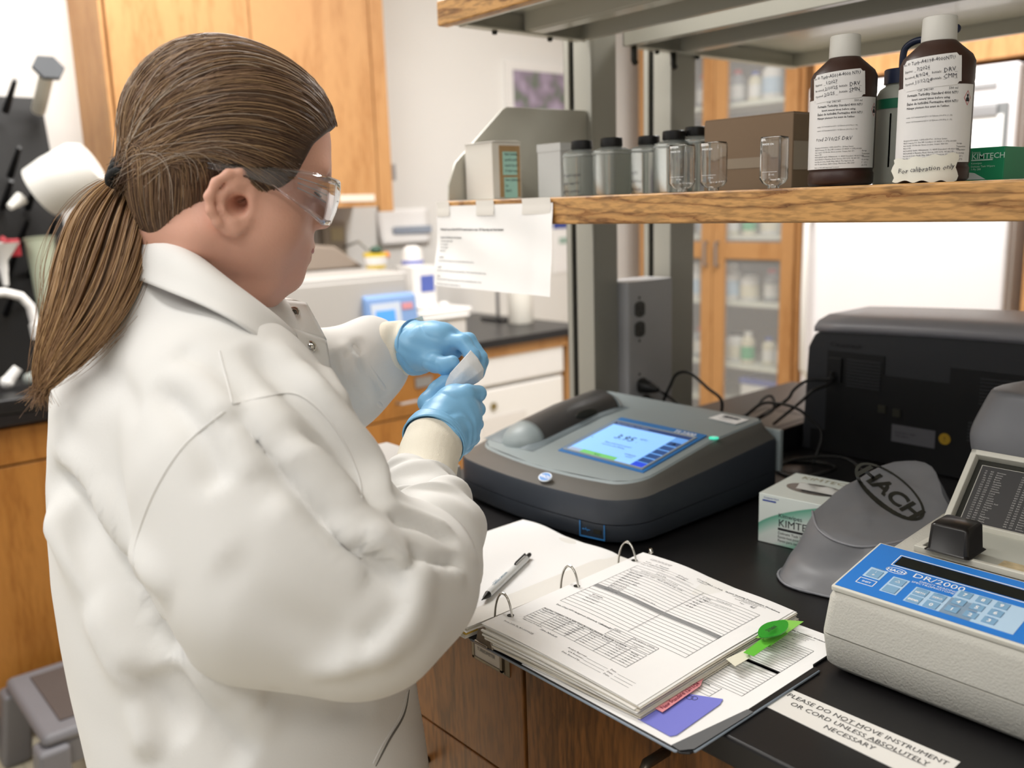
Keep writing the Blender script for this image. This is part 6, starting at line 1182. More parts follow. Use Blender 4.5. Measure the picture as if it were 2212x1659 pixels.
def nets(f, X, Y, Z, B=8):
    X, Y, Z = [np.array(a, f32) for a in (X, Y, Z)]; nx, ny, nz = len(X), len(Y), len(Z); F = np.full((nx, ny, nz), 1.0, f32)
    bi = [(i, min(i + B, nx)) for i in range(0, nx, B)]; bj = [(i, min(i + B, ny)) for i in range(0, ny, B)]; bk = [(i, min(i + B, nz)) for i in range(0, nz, B)]
    cs, hs, id_ = [], [], []
    for a in bi:
        for b in bj:
            for c in bk:
                lo = np.array([X[a[0]], Y[b[0]], Z[c[0]]]); hi = np.array([X[min(a[1], nx - 1)], Y[min(b[1], ny - 1)], Z[min(c[1], nz - 1)]]); cs.append((lo + hi) / 2); hs.append(np.linalg.norm(hi - lo) / 2); id_.append((a, b, c))
    cv = f(np.array(cs, f32)); hs = np.array(hs)
    act = [q for q in range(len(cs)) if abs(cv[q]) < hs[q] * 1.5 + .004]
    for q in range(len(cs)):
        if abs(cv[q]) >= hs[q] * 1.5 + .004: a, b, c = id_[q]; F[a[0]:a[1], b[0]:b[1], c[0]:c[1]] = np.sign(cv[q])
    for s in range(0, len(act), 400):
        ch = act[s:s + 400]; pts = []; sl = []
        for q in ch:
            a, b, c = id_[q]; g = np.stack(np.meshgrid(X[a[0]:a[1]], Y[b[0]:b[1]], Z[c[0]:c[1]], indexing='ij'), -1); sl.append(g.shape[:3]); pts.append(g.reshape(-1, 3))
        v = f(np.concatenate(pts)); o = 0
        for q, shp in zip(ch, sl): a, b, c = id_[q]; n = shp[0] * shp[1] * shp[2]; F[a[0]:a[1], b[0]:b[1], c[0]:c[1]] = v[o:o + n].reshape(shp); o += n
    S = F < 0; C = np.zeros((nx - 1, ny - 1, nz - 1), np.uint8)
    for dx in (0, 1):
        for dy in (0, 1):
            for dz in (0, 1): C += S[dx:nx - 1 + dx, dy:ny - 1 + dy, dz:nz - 1 + dz]
    ii, jj, kk = np.nonzero((C > 0) & (C < 8)); idx = np.full(C.shape, -1, np.int32); idx[ii, jj, kk] = np.arange(len(ii))
    acc = np.zeros((len(ii), 3)); cnt = np.zeros(len(ii)); co = [(a, b, c) for a in (0, 1) for b in (0, 1) for c in (0, 1)]
    for p in co:
        for ax in range(3):
            if p[ax]: continue
            q = list(p); q[ax] = 1; fa = F[ii + p[0], jj + p[1], kk + p[2]]; fb = F[ii + q[0], jj + q[1], kk + q[2]]; m = (fa < 0) != (fb < 0); t = np.where(m, fa / (fa - fb + 1e-12), 0)
            A = np.stack([X[ii + p[0]], Y[jj + p[1]], Z[kk + p[2]]], 1); Bq = np.stack([X[ii + q[0]], Y[jj + q[1]], Z[kk + q[2]]], 1)
            acc += np.where(m[:, None], A + (Bq - A) * t[:, None], 0); cnt += m
    V = acc / np.maximum(cnt, 1)[:, None]; quads = []
    for ax in range(3):
        sl0 = [slice(1, -1)] * 3; sl0[ax] = slice(0, -1); sl1 = list(sl0); sl1[ax] = slice(1, None)
        s0 = S[tuple(sl0)]; s1 = S[tuple(sl1)]; a, b, c = np.nonzero(s0 != s1); pos = [a, b, c]; off = [1, 1, 1]; off[ax] = 0
        pos = [pos[i] + off[i] for i in range(3)]; u, w = (ax + 1) % 3, (ax + 2) % 3
        def cell(du, dw): q = [p.copy() for p in pos]; q[u] -= du; q[w] -= dw; return idx[q[0], q[1], q[2]]
        Q = np.stack([cell(0, 0), cell(1, 0), cell(1, 1), cell(0, 1)], 1); fl = s0[a, b, c] if False else S[tuple(sl0)][a, b, c]; Q[~fl] = Q[~fl][:, ::-1]; quads.append(Q)
    Q = np.concatenate(quads); Q = Q[(Q >= 0).all(1)]
    return V, Q
def edges_of(Q): E = np.concatenate([Q[:, [0, 1]], Q[:, [1, 2]], Q[:, [2, 3]], Q[:, [3, 0]]]); E.sort(1); return np.unique(E, axis=0)
def relax(V, Q, it=2, lam=.5):
    E = edges_of(Q); n = len(V); deg = np.bincount(E.ravel(), minlength=n)[:, None] + 1e-9
    for _ in range(it):
        A = np.zeros_like(V)
        for c in range(3): A[:, c] = np.bincount(E[:, 0], V[E[:, 1], c], n) + np.bincount(E[:, 1], V[E[:, 0], c], n)
        V = V + lam * (A / deg - V)
    return V
def vnormals(V, Q):
    N = np.cross(V[Q[:, 2]] - V[Q[:, 0]], V[Q[:, 3]] - V[Q[:, 1]]); R = np.zeros_like(V)
    for c in range(3):
        for k in range(4): R[:, c] += np.bincount(Q[:, k], N[:, c], len(V))
    return R / (np.linalg.norm(R, axis=1)[:, None] + 1e-12)
def npobj(name, V, Q, m, parent):
    me = bpy.data.meshes.new(name); me.vertices.add(len(V)); me.vertices.foreach_set('co', np.asarray(V, f32).ravel()); nq = Q.shape[1]
    me.loops.add(Q.size); me.loops.foreach_set('vertex_index', Q.ravel().astype(np.int32)); me.polygons.add(len(Q)); me.polygons.foreach_set('loop_start', np.arange(0, Q.size, nq, dtype=np.int32))
    me.update(calc_edges=True); me.validate(); me.polygons.foreach_set('use_smooth', [True] * len(me.polygons)); me.materials.append(m); return link(name, me, parent)
def ax_(lo, hi, h, segs=None):   # non-uniform axis: h outside, finer inside the given (lo, hi, h) spans
    out = [lo]
    while out[-1] < hi:
        s = h
        for a, b, hh in (segs or []):
            if a <= out[-1] < b: s = min(s, hh)
        out.append(out[-1] + s)
    return out

M_skin = mat('skin', '#dda993', .48, sss=.15, vary=.06, vscale=25, bump=.12, bscale=350)
M_coat = mat('coat_cotton', '#e3e2df', .85, vary=.008, vscale=6, bump=.06, bscale=500, sheen=.1)
M_knit = mat('knit_cuff', '#ece6d6', .9, vary=.02, bump=.3, bscale=900)
M_glove = mat('nitrile_blue', '#84bfe9', .42, vary=.035, vscale=30, bump=.25, bscale=70)
person = thing('person', 'person in white lab coat, clear safety glasses and blue gloves, brown ponytail, wiping a cell', 'person', (-.86, -.27, 0))

# ---- head frame: F face direction, S her right side (towards the camera), U up
rh, fh = np.array([cos(YAW), sin(YAW), 0]), np.array([-sin(YAW), cos(YAW), 0])
ha, hp = R_(15), R_(12)
Fh = cos(ha) * rh + sin(ha) * fh; HF = cos(hp) * Fh - np.array([0, 0, sin(hp)]); HS = np.cross(HF, (0, 0, 1)); HS /= np.linalg.norm(HS); HU = np.cross(HS, HF)
HC = pd(490, 340, .88); HA = np.array([HF, HS, HU])
def H(f, s, u): return HC + HF * f + HS * s + HU * u
def he(f, s, u, rf, rs, ru): return ellip(H(f, s, u), HA, (rf, rs, ru))
def hc(a, b, ra, rb): return capsule(H(*a), H(*b), ra, rb)
skull = [he(.000, 0, .016, .086, .072, .082), (he(.035, 0, .022, .058, .060, .055), .03), (he(.030, 0, -.040, .060, .062, .080), .03)]
face = skull + [(hc((-.008, .050, -.075), (.048, .022, -.106), .022, .019), .03), (hc((-.008, -.050, -.075), (.048, -.022, -.106), .022, .019), .03),
    (he(.042, .040, -.058, .034, .030, .036), .025), (he(.042, -.040, -.058, .034, .030, .036), .025), (he(.069, 0, -.106, .0185, .021, .0165), .014), (he(.070, 0, -.076, .020, .026, .024), .02),
    (he(.030, 0, -.123, .040, .044, .024), .012), (hc((.084, -.028, .000), (.084, .028, .000), .009, .009), .02),
    (hc((.089, 0, -.008), (.0975, 0, -.037), .0065, .0088), .014), (he(.0965, 0, -.0435, .0115, .0105, .0095), .006), (he(.089, .0115, -.047, .010, .0065, .007), .006), (he(.089, -.0115, -.047, .010, .0065, .007), .006), (he(.0775, .031, -.0125, .0125, .0145, .0115), .008), (he(.0775, -.031, -.0125, .0125, .0145, .0115), .008),
    (hc((.084, -.018, -.0740), (.0885, 0, -.0720), .0035, .0046), .005), (hc((.084, .018, -.0740), (.0885, 0, -.0720), .0035, .0046), .005), (hc((.082, -.016, -.0825), (.0860, 0, -.0840), .0035, .0052), .005), (hc((.082, .016, -.0825), (.0860, 0, -.0840), .0035, .0052), .005)]
# ear, traced as tubes in the plane of the ear
EP = [(500 + (x - 500) * .93, 437 + (y - 437) * .94) for x, y in [(548, 404), (541, 380), (520, 368), (492, 372), (464, 392), (448, 424), (452, 456), (468, 484), (489, 502), (508, 505), (525, 494), (538, 474)]]
def on_plane(x, y, s):      # (f, u) of the point of the head plane s that shows at x, y
    d = ray(x, y); P = CAM + d * (((HC + HS * s - CAM) @ HS) / (d @ HS)) - HC; return float(P @ HF), float(P @ HU)
E0 = on_plane(500, 437, .078)
def ear_pt(x, y, side=1, out=0.0):
    f, u = on_plane(x, y, .078); return (f, side * (.0775 - (f - E0[0]) * .30 + out), u)
ears = []
for sd in (1, -1):
    for i in range(len(EP) - 1): ears.append((hc(ear_pt(*EP[i], sd, .003 if 1 < i < 8 else 0), ear_pt(*EP[i + 1], sd, .003 if 1 < i + 1 < 8 else 0), .0040, .0040), .004))
    for a, b in (((533, 392), (505, 396)), ((505, 396), (482, 420)), ((482, 420), (484, 452)), ((484, 452), (503, 474)), ((503, 474), (528, 468))): ears.append((hc(ear_pt(*a, sd, .0005), ear_pt(*b, sd, .0005), .0040, .0040), .004))
    ears += [(hc(ear_pt(505, 400, sd, -.009), ear_pt(508, 480, sd, -.008), .0120, .0095), .006), (hc(ear_pt(470, 425, sd, -.006), ear_pt(480, 465, sd, -.006), .0060, .0060), .006), (hc(ear_pt(540, 420, sd, -.012), ear_pt(535, 470, sd, -.010), .0120, .0110), .008), (hc(ear_pt(478, 430, sd, -.0045), ear_pt(500, 490, sd, -.003), .0055, .0060), .006), (hc(ear_pt(540, 432, sd, -.001), ear_pt(538, 448, sd, -.001), .0048, .0045), .005), (hc(ear_pt(505, 495, sd, -.001), ear_pt(500, 488, sd, -.001), .0062, .006), .006)]
canal = [hc(ear_pt(512, 444, sd, .0045), ear_pt(521, 434, sd, -.016), .0095, .0050) for sd in (1, -1)]
sock = [he(.100, .024, -.008, .010, .008, .007), he(.100, -.024, -.008, .010, .008, .007)]
nb = pd(425, 655, .93)
neck = [(capsule(H(-.020, 0, -.070), nb, .054, .052), .03), (capsule(nb, pd(435, 760, .95), .050, .05), .05)]
def V3(x, y, D): return pd(x, y, D)
# body under the clothes (joined to the head as one continuous figure)
hipz = .86; hc0 = np.array(pd(520, 1500, .94)); hipc = np.array([hc0[0], hc0[1] + .01, .86])
latR = np.array([.924, -.383, 0])   # towards her right
limb = [(ellip(pd(430, 900, .95), [rh, fh, (0, 0, 1)], (.10, .13, .13)), .06), (ellip(pd(500, 1150, .95), [rh, fh, (0, 0, 1)], (.10, .11, .18)), .08), (ellip(hipc, [rh, fh, (0, 0, 1)], (.115, .11, .13)), .08)]
handR = [((960, 918, 1.022), (985, 880, 1.03), .027, .026), ((960, 918, 1.022), (990, 915, 1.03), .026, .025), ((960, 925, 1.02), (985, 940, 1.03), .024, .022)]
handL = [((905, 750, 1.105), (945, 738, 1.09), .024, .024), ((905, 750, 1.105), (965, 745, 1.10), .024, .020)]
armR = [((510, 880, .80), (560, 960, .80), .055, .055), ((560, 960, .80), (790, 1300, .79), .050, .040), ((790, 1300, .79), (925, 990, .985), .038, .021), ((925, 990, .985), (960, 918, 1.022), .021, .024)]
armL = [((540, 790, 1.08), (640, 850, 1.12), .045, .040), ((640, 850, 1.12), (740, 815, 1.13), .038, .032), ((740, 815, 1.13), (870, 757, 1.118), .030, .020), ((870, 757, 1.118), (905, 750, 1.105), .020, .022)]
fingR = [[(972, 868, 1.015), (1008, 848, 1.022), (1034, 850, 1.038), (1034, 852, 1.062), (1008, 846, 1.066)], [(985, 890, 1.02), (1012, 876, 1.03), (1031, 884, 1.044), (1030, 886, 1.066), (1004, 880, 1.070)],
         [(986, 918, 1.02), (1010, 910, 1.03), (1028, 916, 1.044), (1026, 918, 1.064), (1002, 912, 1.068)], [(980, 945, 1.02), (1004, 944, 1.028), (1023, 948, 1.04), (1020, 950, 1.058), (1000, 944, 1.062)]]
thumbR = [(940, 905, 1.035), (925, 868, 1.050), (945, 842, 1.058), (968, 822, 1.060)]
fingL = [[(960, 738, 1.078), (1000, 738, 1.072), (1021, 768, 1.066), (1016, 800, 1.062)], [(965, 732, 1.090), (1012, 736, 1.088), (1037, 772, 1.084), (1032, 806, 1.078)],
         [(965, 735, 1.108), (1015, 745, 1.108), (1040, 780, 1.102), (1034, 806, 1.096)], [(955, 740, 1.122), (1000, 752, 1.126), (1028, 782, 1.120), (1024, 800, 1.112)]]
thumbL = [(912, 765, 1.088), (938, 783, 1.068), (962, 790, 1.058), (976, 784, 1.054)]
def chain(pts, r, dr=0.0):
    return [capsule(V3(*pts[i]), V3(*pts[i + 1]), r - dr * i, r - dr * (i + 1)) for i in range(len(pts) - 1)]
def hand_prims(palm, fings, thumb, g):
    P = [(capsule(V3(*a), V3(*b), ra + g, rb + g), .014) for a, b, ra, rb in palm]; parts = [union(P, .014)]
    for i, fg in enumerate(fings): parts.append((union([(q, .003) for q in chain(fg, (.0088, .0090, .0086, .0076)[i] + g, .0005)], .003), .0028))
    parts.append((union([(q, .004) for q in chain(thumb, .0112 + g, .0009)], .004), .006)); return parts
body_prims = limb + [(capsule(V3(*a), V3(*b), ra, rb), .03) for a, b, ra, rb in armR + armL]
knee = [hipc + latR * s * .10 + np.array([.02 * 0, .0, -.42]) for s in (1, -1)]
for i, s in enumerate((1, -1)):
    hj = hipc + latR * s * .07 + np.array([0, 0, -.04]); kn = np.array([hj[0], hj[1] + .0, .47]); an = np.array([hj[0] - .0, hj[1] - .02, .085]); 
    body_prims += [(capsule(hj, kn, .070, .055), .04), (capsule(kn, an, .060, .040), .03), (capsule(an + [0, 0, -.035], an + Fh * .12 + [0, 0, -.047], .036, .030), .02)]
hd = union(face + ears + neck, .02)
def body_f(P):
    d = smin(hd(P), union(body_prims, .04)(P), .03)
    for hpz in (union(hand_prims(handR, fingR, thumbR, -.0015), .01), union(hand_prims(handL, fingL, thumbL, -.0015), .01)): d = smin(d, hpz(P), .01)
    for q in sock: d = smax(d, -q(P), .010)
    for q in canal: d = smax(d, -q(P), .006)
    return d
hx, hy, hz = HC
Vb, Qb = nets(body_f, ax_(-1.25, -.45, .012, [(hx - .135, hx + .14, .0021)]), ax_(-.62, .12, .012, [(hy - .15, hy + .15, .0021)]), ax_(.0, 1.60, .014, [(1.275, 1.56, .0021), (1.09, 1.275, .005)]))
Vb = relax(Vb, Qb, 1, .4)
body = npobj('body', Vb, Qb, M_skin, person)
# eyes, brows
for s in (1, -1):
    e = obj('eye', MB().ball(H(.0772, s * .031, -.0155), .0118, 16, 10), mat('eye_white', '#e8e2dc', .3, vary=.02), person, smooth=True)
    obj('iris', MB().ball(H(.0842, s * .031, -.0200), .0052, 12, 8), mat('iris_brown', '#4a3626', .2, vary=.1), e, smooth=True)
    obj('eyelashes', MB().tube([H(.0865, s * .020, -.0185), H(.0915, s * .031, -.0215), H(.0850, s * .0435, -.0190)], [.0008, .0014, .0008], 6), mat('lash_dark', '#2a211c', .7, vary=.05), e, smooth='all')
    obj('eyebrow', MB().tube([H(.0930, s * .012, .002), H(.0925, s * .026, .006), H(.0800, s * .046, .003)], [.0022, .0028, .0010], 6), mat('brow_brown', '#6f543e', .8, vary=.1), person, smooth='all')
obj('lips', MB().tube([H(.0840, -.021, -.0780), H(.0905, -.008, -.0750), H(.0912, 0, -.0760), H(.0905, .008, -.0750), H(.0840, .021, -.0780)], [.0012, .0035, .0038, .0035, .0012], 8).tube([H(.0840, -.019, -.0795), H(.0882, -.007, -.0825), H(.0888, 0, -.0830), H(.0882, .007, -.0825), H(.0840, .019, -.0795)], [.0012, .0038, .0042, .0038, .0012], 8), mat('lip_rose', '#b8706a', .4, vary=.05), person, smooth='all')['kind'] = 'stuff'

# ---- hair: close cap combed back to the tie, strands over it, ponytail
_g = [on_plane(x, y, s_) for x, y, s_ in ((335, 520, .055), (370, 508, .06), (407, 488, .066), (438, 450, .07), (456, 405, .072), (490, 366, .074), (524, 372, .074), (548, 405, .074), (562, 440, .074), (588, 455, .072), (606, 432, .070), (622, 405, .068), (642, 384, .064), (660, 345, .056), (676, 312, .048), (708, 285, .03), (724, 276, .0))]
GF = [-.16] + [p[0] for p in _g] + [.14]; GU = [_g[0][1] - .012] + [p[1] for p in _g] + [_g[-1][1] + .004]
def hloc(P): q = P - HC; return q @ HF, q @ HS, q @ HU
def hair_vol(P): return union([ellip(H(-.004, 0, .020), HA, (.094, .080, .090)), (ellip(H(.034, 0, .034), HA, (.066, .066, .056)), .03), (ellip(H(-.032, 0, -.046), HA, (.050, .062, .060)), .03), (ellip(H(.028, 0, -.010), HA, (.046, .0765, .042)), .02)], .03)(P)
def cap_f(P):
    f_, s_, u_ = hloc(P); g = np.interp(f_, GF, GU).astype(f32); g = np.where((f_ < .03) & (np.abs(s_) < .05), g - .012, g)
    return smax(hair_vol(P), (g - u_) * .7, .004)
_t = on_plane(276, 384, .012); tie = H(_t[0] , .012, _t[1])
M_h1, M_h2, M_h3, M_h4 = mat('hair_brown', '#5d4636', .42, vary=.15, vscale=40), mat('hair_mid', '#7b6049', .40, vary=.12, vscale=40), mat('hair_light', '#a08261', .40, vary=.1, vscale=40), mat('hair_silver', '#b3a392', .40, vary=.05)
Vc, Qc = nets(cap_f, ax_(hx - .14, hx + .15, .0034), ax_(hy - .16, hy + .16, .0034), ax_(1.30, 1.58, .0034)); Vc = relax(Vc, Qc, 2, .5)
npobj('hair', Vc, Qc, mat('hair_base', '#4a382b', .6, vary=.15, vscale=60), person)
nr = np.random.RandomState(4)
hcen = H(-.014, 0, .010)
def to_surface(D):      # distance along unit directions D from the hair centre to the hair volume
    lo = np.full(len(D), .03); hi = np.full(len(D), .17)
    for _ in range(14): mid = (lo + hi) / 2; v = hair_vol((hcen + D * mid[:, None]).astype(f32)); ins = v < 0; lo = np.where(ins, mid, lo); hi = np.where(ins, hi, mid)
    return (lo + hi) / 2
def ribbons(name, PT, rad, m, parent, seg=3):
    """PT (n, k, 3) centre lines -> one mesh of thin three-sided strands"""
    n, k, _ = PT.shape; T = np.gradient(PT, axis=1); T /= np.linalg.norm(T, axis=2, keepdims=True) + 1e-12
    ref = nr.normal(size=(n, 1, 3)); A = np.cross(T, ref); A /= np.linalg.norm(A, axis=2, keepdims=True) + 1e-12; Bv = np.cross(T, A)
    rr_ = (rad[:, None] if hasattr(rad, '__len__') else np.full((n, 1), rad)) * np.interp(np.linspace(0, 1, k), [0, .1, .8, 1], [.5, 1, 1, .25])[None]
    R = np.stack([PT + rr_[..., None] * (cos(2 * pi * j / seg) * A + sin(2 * pi * j / seg) * Bv) for j in range(seg)], 2).reshape(-1, 3)
    b = (np.arange(n)[:, None] * k + np.arange(k - 1)[None]).reshape(-1) * seg; Q = np.concatenate([np.stack([b + j, b + (j + 1) % seg, b + seg + (j + 1) % seg, b + seg + j], 1) for j in range(seg)])
    o = npobj(name, R, Q, m, parent); o['kind'] = 'stuff'; return o
def scalp_strands(n, lift0, lift1, k=16, spread=.006):
    roots = []
    while len(roots) < n:
        c = nr.normal(size=(n * 3, 3)); c /= np.linalg.norm(c, axis=1)[:, None]; r = to_surface(c); P = hcen + c * r[:, None]; f_, s_, u_ = hloc(P); g = np.interp(f_, GF, GU)
        ok = (u_ > g + .001) & ((f_ > -.09) | (u_ > .0)) & (nr.rand(len(P)) < np.where((u_ < g + .03) | (f_ > .05), 1.0, .45)); roots += list(P[ok])
    P0 = np.array(roots[:n]); tt = np.linspace(0, 1, k)[None, :, None]; tgt = tie + nr.normal(size=(n, 3)) * spread
    d0 = P0 - hcen; d1 = tgt - hcen; r0_ = np.linalg.norm(d0, axis=1)[:, None]; r1_ = np.linalg.norm(d1, axis=1)[:, None]; a = d0 / r0_; b = d1 / r1_
    sc0 = (a @ HS)[:, None]; uc0 = (a @ HU)[:, None]; fc0 = (a @ HF)[:, None]; mdl = HS * sc0 * 1.25 + HU * (np.maximum(uc0, 0) * .9 + .10) + HF * np.minimum(fc0, 0) * .8; mdl /= np.linalg.norm(mdl, axis=1)[:, None]; D = (1 - tt) ** 2 * a[:, None] + 2 * tt * (1 - tt) * mdl[:, None] * 1.15 + tt ** 2 * b[:, None]
    s0 = (d0 @ HS)[:, None]; D = D + (nr.normal(size=(n, 1, 3)) * .018) * np.sin(pi * tt) + (nr.normal(size=(n, 1, 3)) * .007) * np.sin(3 * pi * tt)
    D /= np.linalg.norm(D, axis=2, keepdims=True); rs = to_surface(D.reshape(-1, 3)).reshape(n, k); lf = nr.uniform(lift0, lift1, size=(n, 1)) * np.interp(np.linspace(0, 1, k), [0, .12, .85, 1], [.0, 1, 1, .4])[None]
    # grooves: locks that rise and sink together
    ph = (a @ HU) * 9 + (a @ HS) * 5; lock = .0016 * np.sin(ph * 7)[:, None] * np.sin(np.linspace(0, pi, k))[None]
    PT = hcen + D * (rs + lf + lock)[..., None]; w = np.clip((np.linspace(0, 1, k) - .80) / .2, 0, 1)[None, :, None]; return PT * (1 - w) + (tgt[:, None]) * w
ribbons('hair_strands', scalp_strands(3600, -.0006, .0012), .00055, M_h1, person)
ribbons('hair_strands', scalp_strands(2700, .0002, .0018), .0005, M_h2, person)
ribbons('hair_strands', scalp_strands(800, .0006, .0024), .0004, M_h3, person)
ribbons('grey_strands', scalp_strands(160, .0012, .0036, spread=.008), .00028, M_h4, person)
# stray short hairs around the face and ear
st = []
for _ in range(170):
    x, y = [(595, 430), (640, 385), (670, 330), (570, 445), (705, 290)][nr.randint(5)]; x += nr.normal() * 14; y += nr.normal() * 14
    f, u = on_plane(x, y, .07)
    c = H(f, .055, u) - hcen; c /= np.linalg.norm(c); r = to_surface(c[None])[0] - .006; p = hcen + c * r; d = -HF * .014 + HU * (.004 + nr.normal() * .006) + HS * .002; pts = [p + d * t_ + HS * .0025 * sin(pi * t_) + HU * .003 * sin(2.5 * t_ + nr.rand()) for t_ in np.linspace(0, 1.6, 8)]; st.append(pts)
ribbons('stray_hairs', np.array(st), .00022, M_h1, person)
# ponytail
PC = [(276, 384, .885), (255, 430, .875), (232, 500, .862), (212, 590, .850), (182, 672, .835), (135, 750, .825), (100, 812, .820), (88, 842, .820)]
PW = [.0085, .026, .037, .038, .031, .021, .011, .004]
pc = np.array([pd(*q) for q in PC]); tq = np.linspace(0, 1, len(PC))
def pcen(t): return np.stack([np.interp(t, tq, pc[:, i]) for i in range(3)], -1)
ts = np.linspace(0, 1, 40); cen = np.stack([np.convolve(np.pad(pcen(ts)[:, i], 3, 'edge'), np.ones(7) / 7, 'valid') for i in range(3)], 1); wid = np.convolve(np.pad(np.interp(ts, tq, PW), 2, 'edge'), np.ones(5) / 5, 'valid')
def tail_strands(n, rmin, rmax, k=26, wav=.003):
    t = np.linspace(0, 1, k); C = np.stack([np.interp(t, ts, cen[:, i]) for i in range(3)], 1); Wd = np.interp(t, ts, wid); ang = nr.uniform(0, 2 * pi, n); rad = nr.uniform(rmin, rmax, n); ph = nr.uniform(0, 6, n)
    T = np.gradient(C, axis=0); T /= np.linalg.norm(T, axis=1)[:, None]; A = np.cross(T, FW); A /= np.linalg.norm(A, axis=1)[:, None]; Bv = np.cross(T, A); clump = np.round(ang * 4) / 4
    aa = (clump * .7 + ang * .3)[:, None] + .5 * t[None]; off = rad[:, None] * Wd[None]
    PT = C[None] + (off * np.cos(aa))[..., None] * A[None] + (off * .62 * np.sin(aa))[..., None] * Bv[None]
    PT += (wav * np.sin(9 * t[None] + ph[:, None]) * t[None])[..., None] * A[None] + (wav * .8 * np.cos(11 * t[None] + clump[:, None] * 5) * t[None])[..., None] * Bv[None]
    ln = nr.uniform(.82, 1.06, n); 
    for i in range(n):
        tt = np.clip(t * ln[i], 0, 1.0); PT[i] = np.stack([np.interp(tt, t, PT[i, :, c]) for c in range(3)], 1) + (np.maximum(t * ln[i] - 1, 0) * .25)[:, None] * (T[-1] + nr.normal(size=3) * .4)[None]
    return PT
ptail = MB().tube([tuple(c) for c in cen], list(np.maximum(wid * .72, .003)), 16, flat=.6)
pt = obj('ponytail', ptail, mat('hair_tail_base', '#59432f', .6, vary=.2, vscale=60), person, smooth='all')
M_t1, M_t2, M_t3 = mat('tail_brown', '#6e5139', .42, vary=.12, vscale=30), mat('tail_mid', '#8f6e4e', .4, vary=.12, vscale=30), mat('tail_blond', '#b08d63', .4, vary=.08, vscale=30)
ribbons('hair_strands', tail_strands(1500, .55, 1.0), .0006, M_t1, pt); ribbons('hair_strands', tail_strands(1300, .65, 1.08), .00055, M_t2, pt); ribbons('hair_strands', tail_strands(420, .8, 1.15), .0005, M_t3, pt); ribbons('stray_hairs', tail_strands(120, .9, 1.5, wav=.007), .0002, M_t2, pt)
tdir = cen[2] - cen[0]; tdir /= np.linalg.norm(tdir); e1 = np.cross(tdir, FW); e1 /= np.linalg.norm(e1); e2 = np.cross(tdir, e1)
sc_ = MB()
for j, o_ in enumerate((-.0045, .001, .006)): sc_.tube([tie + tdir * (o_ + .004 * sin(a * 2 + j)) + (e1 * cos(a) + e2 * sin(a)) * (.0145 + .001 * sin(3 * a + j)) for a in np.linspace(0, 2 * pi, 29)], .0040, 8)
o = obj('hair_tie', sc_, mat('elastic_black', '#17191a', .7, vary=.1, bump=.4, bscale=500), person, smooth='all'); o['kind'] = 'stuff'

# ---- clear safety glasses
GP = [(-.012, .082, -.0125, -.0165), (.015, .0815, -.0095, -.0165), (.045, .0795, -.0065, -.021), (.058, .0755, -.0045, -.0275), (.071, .069, -.0035, -.034), (.085, .0575, -.0030, -.041), (.0955, .043, -.0030, -.0475), (.1035, .026, -.0035, -.0475), (.1085, .010, -.0035, -.034), (.1095, 0, -.0035, -.026)]
full = GP + [(f, -s, a, b) for f, s, a, b in GP[-2::-1]]
gg = np.array(full); tg = np.linspace(0, 1, len(gg))
def gl(u, v): f, s, a, b = [np.interp(u, tg, gg[:, i]) for i in range(4)]; return H(f + .0015 * sin(pi * v), s, a + (b - a) * v)
M_pc = mat('polycarbonate', '#f6f8fc', .03, trans=1.0, ior=1.38, vary=.004)
g_ = obj('safety_glasses', MB().grid(gl, 60, 8), thin_glass('clear_lens', '#fbfcff', 1.6), person, smooth='all', solid=.0016, fix=False)
obj('rim', MB().tube([gl(u, 0) + HU * .0005 for u in np.linspace(.0, 1, 61)], .0010, 6).tube([gl(u, 1) for u in np.linspace(.0, 1, 61)], .0010, 6), M_pc, g_, smooth='all')['kind'] = 'stuff'
rb = MB()
for v in (.22, .38, .54): rb.tube([gl(u, v) + HS * .0012 for u in np.linspace(.20, .33, 8)], .0006, 5)
obj('side_ribs', rb, mat('rib_clear', '#e8ecef', .1, trans=.5, ior=1.4, vary=.01), g_, smooth='all')['kind'] = 'stuff'

# ---- lab coat
ROW = [(598, 300, 560, .935, .060), (630, 278, 590, .935, .070), (665, 255, 625, .94, .085), (705, 222, 655, .945, .105), (760, 165, 690, .945, .130), (830, 118, 705, .95, .150), (920, 96, 735, .95, .155), (1000, 90, 790, .95, .155), (1100, 92, 830, .95, .155), (1200, 98, 850, .95, .155), (1300, 114, 870, .95, .16), (1400, 136, 886, .95, .16), (1500, 160, 900, .95, .165), (1659, 200, 925, .95, .185)]
rz, rc, rd, ra, rb_ = [], [], [], [], []
for y, x0, x1, D, b in ROW:      # ellipse whose two outer tangents pass through the coat's left and right edge
    q = pd((x0 + x1) / 2, y, D); d = float((q - CAM) @ fh); mL, mR = [float((ray(x, y) @ rh) / (ray(x, y) @ fh)) for x in (x0, x1)]; a0, a1 = .01, .5
    for _ in range(40):
        a = (a0 + a1) / 2; c = mL * d + math.sqrt(a * a + mL * mL * b * b)
        if mR * d - c > math.sqrt(a * a + mR * mR * b * b): a0 = a
        else: a1 = a
    rz.append(q[2]); rc.append(c); rd.append(d); ra.append(a); rb_.append(b)
rz, rc, rd, ra, rb_ = [list(v[::-1]) for v in (rz, rc, rd, ra, rb_)]
rz = [.40] + rz; rc = [rc[0] + .012] + rc; rd = [rd[0]] + rd; ra = [ra[0] + .015] + ra; rb_ = [rb_[0] + .01] + rb_
def torso_f(P):
    z = P[:, 2]; q = P - CAM.astype(f32); r = q @ rh.astype(f32); f_ = q @ fh.astype(f32); c, d, a, b = [np.interp(z, rz, v).astype(f32) for v in (rc, rd, ra, rb_)]
    k = np.sqrt(((r - c) / a) ** 2 + ((f_ - d) / b) ** 2); return smax((k - 1) * np.minimum(a, b) * .95, np.maximum(z - rz[-1], rz[0] - z), .02)
